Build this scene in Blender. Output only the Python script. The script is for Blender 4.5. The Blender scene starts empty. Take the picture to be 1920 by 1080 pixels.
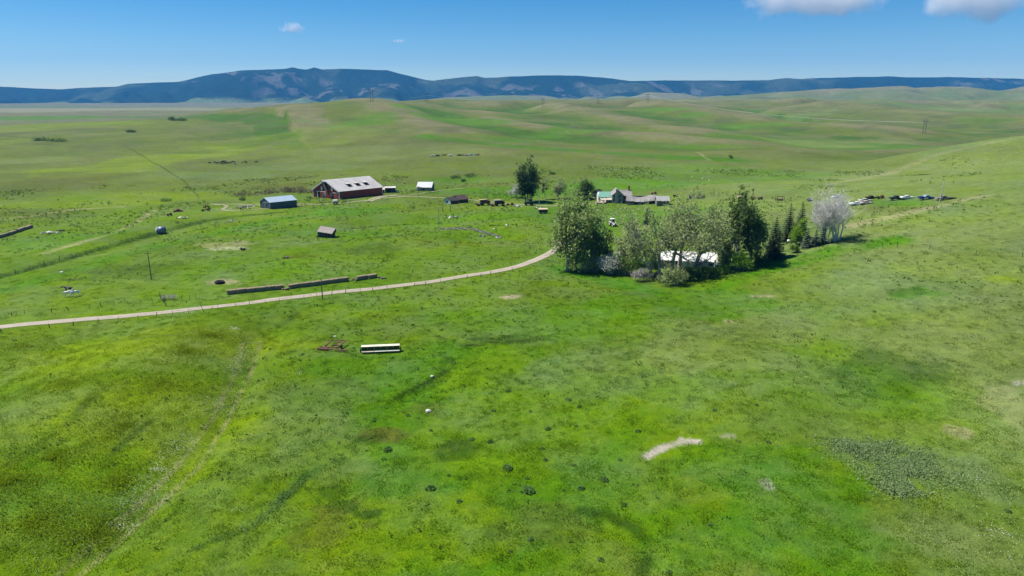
import bpy, bmesh, math, random
import numpy as np
from mathutils import Vector, Matrix, Euler

R = math.radians
SC = bpy.context.scene
COL = SC.collection

# ---------------------------------------------------------------- camera
CAM_Z = 55.0
cam = bpy.data.cameras.new('camera')
cam.sensor_width = 36.0
cam.lens = 24.0
cam.clip_start = 1.0
cam.clip_end = 60000.0
cam_ob = bpy.data.objects.new('camera', cam)
COL.objects.link(cam_ob)
cam_ob.location = (0, 0, CAM_Z)
cam_ob.rotation_euler = (R(90) - math.atan(355.0 / 1280.0), 0, 0)
SC.camera = cam_ob

# ---------------------------------------------------------------- sky and sun
SUN_EL, SUN_AZ = 58.0, -74.0            # azimuth measured from +Y towards +X
world = bpy.data.worlds.new('World')
SC.world = world
world.use_nodes = True
wn = world.node_tree
wn.nodes.clear()
sky = wn.nodes.new('ShaderNodeTexSky')
sky.sky_type = 'NISHITA'
sky.sun_disc = False
sky.sun_elevation = R(SUN_EL)
sky.sun_rotation = R(SUN_AZ)
sky.altitude = 1500
sky.air_density = 1.0
sky.dust_density = 0.0
sky.ozone_density = 4.0
bg = wn.nodes.new('ShaderNodeBackground')
bg.inputs['Strength'].default_value = 0.069
wo = wn.nodes.new('ShaderNodeOutputWorld')
hs = wn.nodes.new('ShaderNodeHueSaturation')
hs.inputs['Saturation'].default_value = 1.45
wn.links.new(sky.outputs[0], hs.inputs['Color'])
wn.links.new(hs.outputs[0], bg.inputs[0])
wn.links.new(bg.outputs[0], wo.inputs[0])

sun = bpy.data.lights.new('sun', 'SUN')
sun.energy = 5.0
sun.angle = R(0.53)
sun.color = (1.0, 0.96, 0.89)
sun_ob = bpy.data.objects.new('sun', sun)
COL.objects.link(sun_ob)
sd = Vector((math.sin(R(SUN_AZ)) * math.cos(R(SUN_EL)), math.cos(R(SUN_AZ)) * math.cos(R(SUN_EL)), math.sin(R(SUN_EL))))
sun_ob.rotation_euler = sd.to_track_quat('Z', 'Y').to_euler()
sun_ob.location = (-200, 200, 400)

vs = SC.view_settings
vs.view_transform = 'Standard'
vs.look = 'None'
vs.exposure = 0.62
vs.gamma = 1.0
vs.use_curve_mapping = False
cy = SC.cycles
cy.use_denoising = True
cy.max_bounces = 12
cy.diffuse_bounces = 2
cy.glossy_bounces = 2
cy.transmission_bounces = 4
cy.transparent_max_bounces = 12
cy.volume_bounces = 12
cy.volume_step_rate = 0.25
cy.volume_max_steps = 256

# --- terrain begin
def smooth(a, b, t):
    t = np.clip((t - a) / (b - a), 0, 1)
    return t * t * (3 - 2 * t)

def _hash(ix, iy, seed):
    n = (ix.astype(np.int64) * 374761393 + iy.astype(np.int64) * 668265263 + seed * 1442695041) & 0x7fffffff
    n = ((n ^ (n >> 13)) * 1274126177) & 0x7fffffff
    n = (n ^ (n >> 16)) & 0xffff
    return n / 65535.0

def noise(x, y, scale, seed=0):
    x = np.asarray(x, float) / scale + 1000.37
    y = np.asarray(y, float) / scale + 1000.71
    ix = np.floor(x); iy = np.floor(y)
    fx = x - ix; fy = y - iy
    fx = fx * fx * fx * (fx * (fx * 6 - 15) + 10)
    fy = fy * fy * fy * (fy * (fy * 6 - 15) + 10)
    a = _hash(ix, iy, seed); b = _hash(ix + 1, iy, seed)
    c = _hash(ix, iy + 1, seed); d = _hash(ix + 1, iy + 1, seed)
    return (a * (1 - fx) + b * fx) * (1 - fy) + (c * (1 - fx) + d * fx) * fy

def fbm(x, y, scale, octaves=4, seed=0):
    s = 0.0; a = 1.0; t = 0.0
    for k in range(octaves):
        c, q = math.cos(0.6 * k), math.sin(0.6 * k)
        s = s + a * noise(x * c - y * q, x * q + y * c, scale / 2 ** k, seed + 17 * k)
        t += a
        a *= 0.5
    return s / t

def path_dist(x, y, pts):
    """distance to a polyline and the third coordinate interpolated along it"""
    best = np.full(np.shape(x), 1e9); val = np.zeros(np.shape(x))
    for (x0, y0, z0), (x1, y1, z1) in zip(pts[:-1], pts[1:]):
        dx, dy = x1 - x0, y1 - y0
        t = np.clip(((x - x0) * dx + (y - y0) * dy) / (dx * dx + dy * dy), 0, 1)
        d = np.hypot(x - x0 - t * dx, y - y0 - t * dy)
        m = d < best
        best = np.where(m, d, best)
        val = np.where(m, z0 + t * (z1 - z0), val)
    return best, val

WEST_HILL = [(-530.9,1250.0,21.2), (-481.2,1300.0,38.9), (-411.3,1330.0,45.8), (-320.8,1330.0,48.7), (-271.4,1500.0,47.4), (-145.1,1750.0,47.4)]
SHOULDER = [(-313.6,1150.0,29.8), (-184.1,930.0,17.5), (-97.8,800.0,12.6), (-5.3,690.0,9.6), (87.7,600.0,8.8), (142.4,560.0,7.2)]
RIGHT_FOLD = [(226.0,455.0,3.9), (260.1,455.0,12.0), (279.9,455.0,19.9), (310.0,455.0,27.1), (333.6,455.0,31.2), (420.,455.,38.), (560.,440.,50.)]
EAST_HILLS = [(939.0,4300.0,51.9), (1358.2,4300.0,70.6), (1718.0,4400.0,96.4), (2159.5,4500.0,120.0), (2494.9,4500.0,133.0), (2836.2,4400.0,124.9), (3239.6,4600.0,134.7), (3926.5,4600.0,144.6), (4959.8,4600.0,144.6)]
FOOT_HILLS = [(-474.0,6300.0,68.7), (0.0,6300.0,84.7), (473.9,6300.0,73.3), (792.5,6200.0,82.0), (1187.2,6200.0,111.1), (1724.6,6200.0,86.4), (2519.0,6200.0,68.5)]

# spurs between the gullies: line, height, half-width
SPURS = [
    ([(-92.2,1350.0,18.5), (-25.1,1100.0,13.9), (50.7,950.0,8.9), (156.1,850.0,5.5), (243.2,720.0,3.9)], 11.0, 62.0),
    ([(363.8,1900.0,46.7), (408.2,1500.0,33.1), (493.0,1250.0,21.2), (577.8,1100.0,10.6)], 13.0, 95.0),
    ([(-285.3,1400.0,42.8), (-191.5,1150.0,32.4), (-125.4,970.0,18.7), (-65.6,860.0,12.6)], 8.0, 60.0),
    ([(51.4,1700.0,32.7), (163.8,1350.0,19.5), (232.0,1050.0,9.5), (262.9,930.0,5.0)], 11.0, 75.0),
    ([(855.6,2100.0,38.2), (874.7,1700.0,24.0), (923.8,1450.0,15.8), (1015.4,1350.0,10.5)], 14.0, 120.0),
    ([(1284.2,2300.0,36.6), (1278.2,1900.0,27.3), (1338.3,1700.0,21.5)], 14.0, 130.0),
    ([(203.5,600.0,3.8), (295.0,640.0,7.6), (396.9,700.0,10.0), (517.2,760.0,11.9)], 5.0, 50.0),
]

# near relief: hollows and rises along lines (depth in metres, half-width)
HOLLOWS = [
    ([(-54.6,70.0,-0.3), (-52.1,85.0,-0.3), (-51.5,106.0,1.0), (-56.8,137.0,-0.9), (-60.7,160.0,-0.3)], -1.5, 4.5),
    ([(-78.0,78.0,-0.2), (-78.6,101.0,0.7), (-80.9,136.0,-0.5), (-73.1,158.0,-0.3)], 2.6, 17.0),
    ([(-165.4,200.0,-0.5), (-157.4,228.0,0.7), (-152.1,251.0,1.4), (-147.0,281.0,1.1), (-141.0,308.0,0.9), (-130.6,325.0,0.5), (-112.3,340.0,0.1)], -0.6, 2.4),
    ([(-180.6,220.0,0.4), (-169.0,246.0,1.0), (-161.6,279.0,1.0), (-156.4,320.0,0.8)], 1.6, 12.0),
    ([(-78.6,246.0,1.0), (-53.8,260.0,1.1), (-24.1,276.0,1.2), (0.0,288.0,1.2)], 1.8, 9.0),
    ([(-90.9,287.0,1.3), (-62.8,306.0,1.5), (-25.1,318.0,1.1)], -1.4, 7.0),
    ([(-22.2,119.0,0.5), (-17.0,126.0,0.8), (-12.6,134.0,0.8), (-14.0,140.0,0.4)], -0.8, 1.6),
    ([(0.0,81.0,1.0), (11.6,81.0,0.9), (17.9,74.0,0.3), (15.4,70.0,-0.3)], -0.7, 2.2),
    ([(32.6,182.0,1.4), (44.5,145.0,2.3), (43.9,112.0,2.2), (34.0,88.0,1.7)], 1.5, 12.0),
    ([(64.2,128.0,4.0), (69.7,122.0,4.2), (80.4,120.0,6.1)], -1.2, 8.0),
    ([(69.6,196.0,3.9), (92.0,190.0,5.5), (106.1,165.0,6.4), (113.8,140.0,9.0)], 1.6, 9.0),
]

def ground_height(x, y):
    x = np.asarray(x, float); y = np.asarray(y, float)
    f = []
    d, z = path_dist(x, y, WEST_HILL)
    f.append(z * np.exp(-(d / 390.0) ** 2))
    d, z = path_dist(x, y, SHOULDER)
    f.append(z * np.exp(-(d / 150.0) ** 2))
    # the bench that rises to the east, with the near crest in front of the parked vehicles
    u = x - 62
    rise = 0.185 * 14 * np.log1p(np.exp(np.clip(u / 14, -30, 30)))
    rise = np.where(rise > 30, 30 + (rise - 30) * 0.35, rise)
    g = np.interp(y, [-400, 0, 60, 150, 225, 243, 262, 300, 360, 430, 560], [0.2, 0.45, 0.6, 0.85, 1.0, 1.02, 0.90, 0.82, 0.55, 0.25, 0.0])
    f.append(rise * g)
    d, z = path_dist(x, y, RIGHT_FOLD)
    f.append(z * np.exp(-(d / np.where(y < 455, 110, 95)) ** 2))
    # rolling plateau
    start = 760 + 260 * smooth(200, 700, x)
    plat = 50 * smooth(start, start + 1500, y) * smooth(-820, -150, x + 0.12 * (y - 1500) - 0.15 * np.maximum(y - 2500, 0))
    plat = plat * np.where(y > 3000, 1 - 0.75 * smooth(3000, 4200, y), 1)
    f.append(plat)
    d, z = path_dist(x, y, EAST_HILLS)
    f.append(np.maximum(z, 0) * np.exp(-(d / 900.0) ** 2))
    d, z = path_dist(x, y, FOOT_HILLS)
    f.append(np.maximum(z, 0) * np.exp(-(d / 420.0) ** 2))
    s = sum(np.maximum(a, 0) ** 3 for a in f)
    h = np.cbrt(s)
    # folds and gullies on the far slopes
    far = smooth(620, 1500, y) * smooth(-380, 20, x - 0.05 * (y - 1500))
    wx = x + 160 * (fbm(x, y, 500, 2, 5) - 0.5); wy = y + 160 * (fbm(x, y, 500, 2, 6) - 0.5)
    rg = 1 - np.abs(2 * fbm(wx, wy * 0.8, 520, 3, 9) - 1)
    h = h - far * 28 * (smooth(0.72, 1.0, rg)) * np.clip(h / 30, 0, 1) + far * 5 * (fbm(x, y, 260, 3, 3) - 0.5)
    h = h + smooth(400, 1500, y) * 5 * (fbm(x, y, 330, 3, 11) - 0.5)
    for pts, amp, w in SPURS:
        d, _ = path_dist(x, y, pts)
        h = h + 1.15 * amp * np.exp(-(d / w) ** 2)
    for pts, amp, w in HOLLOWS:
        xs = [q[0] for q in pts]; ys = [q[1] for q in pts]
        m = (x > min(xs) - 3 * w) & (x < max(xs) + 3 * w) & (y > min(ys) - 3 * w) & (y < max(ys) + 3 * w)
        if np.any(m):
            d, _ = path_dist(x[m], y[m], pts)
            h[m] += amp * np.exp(-(d / w) ** 2)
    # low terraces on the western plain
    w = smooth(1500, 2600, y) * smooth(-300, -900, x)
    h = h + w * 16 * smooth(0.52, 0.58, fbm(x * 0.55, y, 900, 3, 21))
    # small unevenness everywhere
    h = h + 2.6 * (fbm(x, y, 85, 3, 31) - 0.5) + 0.5 * (fbm(x, y, 12, 3, 41) - 0.5)
    return h
# --- terrain end

def G(x, y):
    return float(ground_height(np.array([x]), np.array([y]))[0])

# ---------------------------------------------------------------- helpers
def srgb(r, g, b):
    f = lambda c: c / 12.92 if c <= 0.04045 else ((c + 0.055) / 1.055) ** 2.4
    return (f(r / 255), f(g / 255), f(b / 255))

MATS = {}
def mat(name, color, rough=0.85, var=0.25, scale=2.0, metal=0.0, color2=None, streak=None, bump=0.0, spec=0.3, island=0.0):
    """a weathered procedural surface: base colour broken up by two noises, optional vertical/plank streaks and per-piece variation"""
    if name in MATS:
        return MATS[name]
    m = bpy.data.materials.new(name)
    m.use_nodes = True
    nt = m.node_tree; N = nt.nodes; L = nt.links
    b = N['Principled BSDF']
    b.inputs['Roughness'].default_value = rough
    b.inputs['Metallic'].default_value = metal
    b.inputs['Specular IOR Level'].default_value = spec
    tc = N.new('ShaderNodeTexCoord')
    mp = N.new('ShaderNodeMapping')
    L.new(tc.outputs['Object'], mp.inputs[0])
    if streak:
        mp.inputs['Scale'].default_value = streak
    n1 = N.new('ShaderNodeTexNoise'); n1.inputs['Scale'].default_value = scale; n1.inputs['Detail'].default_value = 6; n1.inputs['Roughness'].default_value = 0.65
    n2 = N.new('ShaderNodeTexNoise'); n2.inputs['Scale'].default_value = scale * 0.23; n2.inputs['Detail'].default_value = 3
    L.new(mp.outputs[0], n1.inputs[0]); L.new(tc.outputs['Object'], n2.inputs[0])
    c2 = color2 or tuple(c * 0.55 for c in color)
    mx = N.new('ShaderNodeMix'); mx.data_type = 'RGBA'
    mx.inputs[6].default_value = (*color, 1); mx.inputs[7].default_value = (*c2, 1)
    rp = N.new('ShaderNodeMapRange'); rp.inputs[1].default_value = 0.42; rp.inputs[2].default_value = 0.72
    rp.inputs[4].default_value = min(1.0, var * 2.2)
    av = N.new('ShaderNodeMath'); av.operation = 'ADD'
    ml = N.new('ShaderNodeMath'); ml.operation = 'MULTIPLY'; ml.inputs[1].default_value = 0.5
    L.new(n1.outputs[0], av.inputs[0]); L.new(n2.outputs[0], av.inputs[1]); L.new(av.outputs[0], ml.inputs[0])
    L.new(ml.outputs[0], rp.inputs[0]); L.new(rp.outputs[0], mx.inputs[0])
    out = mx.outputs[2]
    if island:
        ge = N.new('ShaderNodeNewGeometry')
        hv = N.new('ShaderNodeHueSaturation')
        r1 = N.new('ShaderNodeMapRange'); r1.inputs[3].default_value = 1 - island; r1.inputs[4].default_value = 1 + island
        L.new(ge.outputs['Random Per Island'], r1.inputs[0]); L.new(r1.outputs[0], hv.inputs['Value'])
        L.new(out, hv.inputs['Color']); out = hv.outputs[0]
    L.new(out, b.inputs['Base Color'])
    if bump:
        bp = N.new('ShaderNodeBump'); bp.inputs['Strength'].default_value = bump; bp.inputs['Distance'].default_value = 0.05
        L.new(n1.outputs[0], bp.inputs['Height']); L.new(bp.outputs[0], b.inputs['Normal'])
    MATS[name] = m
    return m

def leaf_mat(name, color, color2, trans=0.35, var=0.35):
    """leaves: two greens mixed leaf by leaf, a share of the light passing through"""
    if name in MATS:
        return MATS[name]
    m = bpy.data.materials.new(name); m.use_nodes = True
    nt = m.node_tree; N = nt.nodes; L = nt.links
    N.remove(N['Principled BSDF'])
    out = N['Material Output']
    ge = N.new('ShaderNodeNewGeometry')
    mx = N.new('ShaderNodeMix'); mx.data_type = 'RGBA'
    mx.inputs[6].default_value = (*[min(0.8, c * 1.35) for c in color], 1); mx.inputs[7].default_value = (*[min(0.8, c * 1.35) for c in color2], 1)
    L.new(ge.outputs['Random Per Island'], mx.inputs[0])
    oi = N.new('ShaderNodeObjectInfo')
    hv = N.new('ShaderNodeHueSaturation')
    r1 = N.new('ShaderNodeMapRange'); r1.inputs[3].default_value = 1 - var * 0.5; r1.inputs[4].default_value = 1 + var * 0.5
    L.new(oi.outputs['Random'], r1.inputs[0]); L.new(r1.outputs[0], hv.inputs['Value']); L.new(mx.outputs[2], hv.inputs['Color'])
    d = N.new('ShaderNodeBsdfDiffuse'); t = N.new('ShaderNodeBsdfTranslucent')
    L.new(hv.outputs[0], d.inputs[0]); L.new(hv.outputs[0], t.inputs[0])
    ms = N.new('ShaderNodeMixShader'); ms.inputs[0].default_value = min(0.55, trans + 0.15)
    up = N.new('ShaderNodeVectorMath'); up.operation = 'ADD'; up.inputs[1].default_value = (0, 0, 0.9)
    nn = N.new('ShaderNodeVectorMath'); nn.operation = 'NORMALIZE'
    L.new(ge.outputs['Normal'], up.inputs[0]); L.new(up.outputs[0], nn.inputs[0]); L.new(nn.outputs[0], d.inputs['Normal'])
    L.new(d.outputs[0], ms.inputs[1]); L.new(t.outputs[0], ms.inputs[2]); L.new(ms.outputs[0], out.inputs[0])
    MATS[name] = m
    return m

class MB:
    """collects faces and links them as one mesh object"""
    def __init__(self):
        self.v = []; self.f = []
    def add(self, vs, fs):
        o = len(self.v)
        self.v.extend([tuple(p) for p in vs]); self.f.extend([tuple(i + o for i in f) for f in fs])
        return self
    def box(self, c, s, rz=0.0, rx=0.0, ry=0.0):
        M = Matrix.Translation(c) @ Euler((rx, ry, rz)).to_matrix().to_4x4()
        p = [M @ Vector((s[0] / 2 * a, s[1] / 2 * b, s[2] / 2 * d)) for d in (-1, 1) for b in (-1, 1) for a in (-1, 1)]
        return self.add(p, [(0, 2, 3, 1), (4, 5, 7, 6), (0, 1, 5, 4), (2, 6, 7, 3), (0, 4, 6, 2), (1, 3, 7, 5)])
    def span(self, x0, x1, y0, y1, z0, z1):
        return self.box(((x0 + x1) / 2, (y0 + y1) / 2, (z0 + z1) / 2), (x1 - x0, y1 - y0, z1 - z0))
    def tube(self, p0, p1, r0, r1=None, n=6, cap=True):
        r1 = r0 if r1 is None else r1
        p0, p1 = Vector(p0), Vector(p1)
        d = (p1 - p0)
        if d.length < 1e-6:
            return self
        d.normalize()
        a = d.orthogonal().normalized(); b = d.cross(a)
        vs = []
        for p, r in ((p0, r0), (p1, r1)):
            for k in range(n):
                t = 2 * math.pi * k / n
                vs.append(p + a * (r * math.cos(t)) + b * (r * math.sin(t)))
        fs = [(k, (k + 1) % n, n + (k + 1) % n, n + k) for k in range(n)]
        if cap:
            fs += [tuple(range(n))[::-1], tuple(range(n, 2 * n))]
        return self.add(vs, fs)
    def path(self, pts, rad, n=5):
        """a continuous tube through points with a radius each"""
        pts = [Vector(p) for p in pts]
        rings = []
        a = None
        for i, p in enumerate(pts):
            d = (pts[min(i + 1, len(pts) - 1)] - pts[max(i - 1, 0)]).normalized()
            if a is None:
                a = d.orthogonal().normalized()
            a = (a - d * a.dot(d)).normalized() if (a - d * a.dot(d)).length > 1e-5 else d.orthogonal().normalized()
            b = d.cross(a)
            rings.append([p + a * (rad[i] * math.cos(2 * math.pi * k / n)) + b * (rad[i] * math.sin(2 * math.pi * k / n)) for k in range(n)])
        vs = [q for r in rings for q in r]
        fs = []
        for i in range(len(pts) - 1):
            for k in range(n):
                fs.append((i * n + k, i * n + (k + 1) % n, (i + 1) * n + (k + 1) % n, (i + 1) * n + k))
        fs += [tuple(range(n))[::-1], tuple((len(pts) - 1) * n + k for k in range(n))]
        return self.add(vs, fs)
    def prism(self, poly, axis, a0, a1):
        """extrude a 2D polygon along x (poly in yz), y (poly in xz) or z (poly in xy)"""
        def P(p, t):
            return (t, p[0], p[1]) if axis == 'x' else ((p[0], t, p[1]) if axis == 'y' else (p[0], p[1], t))
        n = len(poly)
        vs = [P(p, a0) for p in poly] + [P(p, a1) for p in poly]
        fs = [(k, (k + 1) % n, n + (k + 1) % n, n + k) for k in range(n)] + [tuple(range(n))[::-1], tuple(range(n, 2 * n))]
        return self.add(vs, fs)
    def slab(self, quad, t):
        """a plate of thickness t under four corner points"""
        q = [Vector(p) for p in quad]
        nrm = (q[1] - q[0]).cross(q[3] - q[0]).normalized()
        vs = q + [p - nrm * t for p in q]
        return self.add(vs, [(0, 1, 2, 3), (7, 6, 5, 4), (0, 4, 5, 1), (1, 5, 6, 2), (2, 6, 7, 3), (3, 7, 4, 0)])
    def wheel(self, c, r, w, axis='y', n=14):
        d = Vector((0, w / 2, 0)) if axis == 'y' else Vector((w / 2, 0, 0))
        c = Vector(c)
        self.path([c - d, c - d * 0.8, c + d * 0.8, c + d], [r * 0.88, r, r, r * 0.88], n)
        return self
    def mesh(self, name, m=None, smooth=False):
        me = bpy.data.meshes.new(name)
        me.from_pydata(self.v, [], self.f)
        me.validate()
        bm = bmesh.new(); bm.from_mesh(me)
        bmesh.ops.recalc_face_normals(bm, faces=bm.faces)
        bm.to_mesh(me); bm.free()
        if smooth:
            me.polygons.foreach_set('use_smooth', [True] * len(me.polygons))
        if m:
            me.materials.append(m)
        return me
    def build(self, name, m, parent=None, smooth=False, label=None):
        o = bpy.data.objects.new(name, self.mesh(name, m, smooth))
        COL.objects.link(o)
        if parent is not None:
            o.parent = parent
        if label:
            o['label'] = label
        return o

def tag(o, label=None, cat=None, group=None, kind=None):
    if label: o['label'] = label
    if cat: o['category'] = cat
    if group: o['group'] = group
    if kind: o['kind'] = kind
    return o

def thing(name, label, cat, x, y, rz=0.0, z=None, group=None, rx=0.0, ry=0.0):
    o = bpy.data.objects.new(name, None)
    COL.objects.link(o)
    o.empty_display_size = 0.3
    o.location = (x, y, G(x, y) if z is None else z)
    o.rotation_euler = (rx, ry, rz)
    return tag(o, label, cat, group)

def copy_tree(o, parent=None):
    c = o.copy(); COL.objects.link(c); c.parent = parent
    for ch in [q for q in bpy.data.objects if q.parent == o]:
        copy_tree(ch, c)
    return c

def instance(name, mesh, parent=None):
    o = bpy.data.objects.new(name, mesh); COL.objects.link(o)
    if parent is not None:
        o.parent = parent
    return o

# ---------------------------------------------------------------- the ground
LUSH = (0.058, 0.160, 0.001); YEL = (0.135, 0.200, 0.002); MID = (0.092, 0.158, 0.006)
DRY = (0.138, 0.182, 0.044); TAN = (0.270, 0.245, 0.125); SAGE = (0.108, 0.168, 0.045)
DARK = (0.024, 0.060, 0.003); BROWN = (0.078, 0.092, 0.012); DIRT = (0.34, 0.305, 0.245)

# meadow patches: centre, half-widths in metres, turn in degrees, colour, strength
PATCHES = [
    ((0.0,107.2),34.9,44.4,-3, LUSH, .75),
    ((3.8,116.7),24.5,28.3,-3, YEL, .35),
    ((-14.1,79.8),19.1,10.6,-0, YEL, .5),
    ((-27.3,137.5),19.4,14.9,-1, LUSH, .6),
    ((6.7,164.7),34.4,16.6,-5, LUSH, .35),
    ((-45.3,172.8),16.6,6.5,4, YEL, .4),
    ((48.6,175.5),26.2,14.7,-8, LUSH, .6),
    ((-75.0,145.4),31.7,11.1,2, YEL, .85),
    ((-90.7,134.9),25.8,10.4,-2, YEL, .5),
    ((-78.8,112.6),19.1,12.9,1, YEL, .35),
    ((-98.9,130.5),19.5,12.8,-8, YEL, .4),
    ((-58.8,96.5),10.4,12.6,13, YEL, .3),
    ((-61.4,112.1),19.8,21.0,8, YEL, .4),
    ((-63.2,88.1),13.4,13.3,14, LUSH, .35),
    ((-36.2,119.5),12.3,13.9,-3, SAGE, .35),
    ((-38.9,94.7),9.3,17.2,-4, MID, .6),
    ((-29.6,101.0),9.6,10.3,-1, SAGE, .3),
    ((17.8,133.9),17.5,17.1,-6, SAGE, .45),
    ((42.9,142.6),18.5,19.9,-5, DRY, .5),
    ((30.1,123.3),11.0,9.8,-11, SAGE, .4),
    ((-22.5,106.5),5.1,3.9,-1, BROWN, .9),
    ((-24.5,105.2),2.6,2.3,-1, DARK, .5),
    ((-26.6,89.0),2.4,2.3,-0, DARK, .6),
    ((-23.5,85.4),2.6,2.0,-2, DARK, .7),
    ((-26.7,84.4),1.8,1.6,-0, BROWN, .6),
    ((-19.9,83.1),2.3,1.3,-3, DARK, .75),
    ((-18.8,80.5),1.5,1.1,-1, BROWN, .6),
    ((-25.5,79.0),4.2,4.8,0, BROWN, .5),
    ((5.1,80.2),5.1,5.4,-1, BROWN, .4),
    ((-9.6,100.8),3.9,4.0,-0, DARK, .65),
    ((-15.8,115.8),4.9,3.1,0, BROWN, .4),
    ((-2.1,78.5),1.8,2.0,4, DARK, .4),
    ((0.0,152.8),10.7,3.2,-0, DARK, .75),
    ((5.1,154.1),6.4,3.0,-0, LUSH, .7),
    ((74.1,128.1),9.2,12.7,-15, DARK, .62),
    ((71.3,123.0),10.8,14.0,-7, LUSH, .3),
    ((84.0,128.5),4.7,8.2,-15, DARK, .5),
    ((101.3,165.4),6.9,3.8,-35, LUSH, .8),
    ((100.2,166.8),4.7,2.6,-36, DARK, .4),
    ((124.6,167.7),4.4,3.1,-28, YEL, .6),
    ((38.1,80.3),14.8,12.3,-0, LUSH, .7),
    ((37.9,92.9),14.6,7.5,-2, LUSH, .55),
    ((24.7,76.5),10.8,8.3,-6, LUSH, .6),
    ((58.6,93.7),9.5,7.1,-2, SAGE, .6),
    ((68.8,88.9),5.2,9.5,-3, SAGE, .5),
    ((57.3,75.8),9.1,6.1,-3, DRY, .4),
    ((87.1,110.6),4.0,10.9,-15, TAN, .25),
    ((35.4,101.2),1.7,0.9,-12, DIRT, .35),
    ((23.8,98.7),1.2,0.9,-9, DIRT, .6),
    ((28.5,101.1),2.0,1.3,-13, DIRT, .7),
    ((36.8,87.1),0.9,1.4,1, DIRT, .5),
    ((94.2,117.6),1.5,0.9,-16, DIRT, .95),
    ((53.7,161.5),2.3,1.8,1, TAN, .9),
    ((68.8,179.9),3.3,1.2,-20, TAN, .8),
    ((73.9,102.2),2.5,2.6,-5, TAN, .5),
    ((65.8,154.3),14.3,13.8,-8, DRY, .6),
    ((95.0,144.3),13.0,15.0,-25, DRY, .5),
    ((-0.8,188.4),4.0,2.1,-2, TAN, .9),
    ((-127.2,217.1),20.7,12.4,1, DARK, .30),
    ((-111.4,259.0),12.4,7.8,-1, TAN, .45),
    ((-112.1,195.5),34.5,14.3,1, MID, .4),
    ((-51.7,247.3),11.6,8.8,10, DARK, .35),
    ((-76.0,237.3),7.5,3.3,3, BROWN, .5),
    ((-90.6,204.4),5.6,3.5,-1, TAN, .8),
    ((-34.3,226.1),21.7,11.9,1, MID, .5),
    ((-323.6,593.4),48.4,162.6,-6, YEL, .8),
    ((-205.2,393.8),33.7,30.6,-1, YEL, .7),
    ((-317.3,468.1),47.0,74.1,-2, BROWN, .65),
    ((-236.4,362.4),41.9,18.9,1, YEL, .5),
    ((-238.6,337.1),28.8,18.9,1, BROWN, .4),
    ((-181.1,268.0),28.0,21.6,-6, LUSH, .5),
    ((-86.3,341.8),29.4,13.5,1, LUSH, .6),
    ((-17.4,275.7),26.5,13.1,-0, LUSH, .45),
    ((-15.5,326.6),28.3,15.0,1, LUSH, .4),
    ((-70.8,280.8),24.1,10.8,2, LUSH, .45),
    ((-101.4,290.8),20.1,18.1,8, LUSH, .4),
    ((29.0,307.3),19.2,28.4,-1, LUSH, .5),
    ((66.6,316.5),27.8,22.0,-31, LUSH, .5),
    ((-3.2,412.0),44.8,28.4,-5, LUSH, .7),
    ((-36.1,464.7),22.0,20.4,-7, LUSH, .7),
    ((133.2,465.3),82.0,61.0,-11, LUSH, .55),
    ((72.5,425.5),38.9,29.3,-10, LUSH, .6),
    ((10.8,344.7),16.3,12.1,6, LUSH, .4),
    ((108.2,280.8),32.1,8.6,-47, DRY, .8),
    ((143.5,253.5),14.1,9.4,-61, BROWN, .4),
    ((149.7,273.4),20.2,7.7,-51, LUSH, .7),
    ((128.1,219.3),22.8,14.6,-39, DRY, .8),
    ((147.8,211.8),12.5,20.8,-46, DRY, .6),
    ((-152.8,447.4),24.8,17.1,-3, BROWN, .8),
    ((-203.3,980.5),47.6,98.4,-11, LUSH, .5),
    ((-243.6,791.5),127.0,147.7,-18, YEL, .35),
    ((-127.5,644.5),110.0,85.3,-18, DRY, .3),
    ((-211.4,507.0),46.8,25.9,-1, SAGE, .6),
    ((-170.1,555.5),54.0,30.5,-8, SAGE, .5),
    ((-1241.2,1857.5),177.7,173.6,-10, LUSH, .7),
    ((-766.3,1169.8),239.4,149.8,-34, YEL, .5),
    ((-2179.8,3362.2),894.3,1157.1,-38, TAN, .5),
    ((-439.8,630.4),40.3,47.8,-3, DRY, .5),
    ((-584.1,825.0),42.3,48.0,-8, YEL, .5),
    ((84.0,926.3),93.8,44.3,45, LUSH, .8),
    ((0.0,788.8),54.0,39.3,38, LUSH, .7),
    ((-73.3,1078.3),73.7,108.1,39, LUSH, .7),
    ((-159.5,1182.8),36.6,64.3,0, LUSH, .8),
    ((402.1,1193.2),68.6,48.4,-18, LUSH, .7),
    ((337.1,1539.9),66.5,41.4,-43, LUSH, .7),
    ((362.4,1404.7),45.8,39.1,-40, LUSH, .6),
    ((335.3,839.6),161.6,138.1,45, LUSH, .7),
    ((195.8,690.3),48.7,15.5,-34, LUSH, .6),
    ((388.6,874.1),128.9,85.2,43, DRY, .6),
    ((659.1,1618.8),198.3,36.0,31, SAGE, .5),
    ((1231.6,1880.4),281.4,407.3,30, SAGE, .6),
    ((906.2,1342.3),59.0,33.1,-33, LUSH, .4),
    ((208.0,385.3),24.3,64.7,0, DRY, .6),
    ((283.1,417.1),23.7,25.1,-59, DRY, .4),
]

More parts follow.
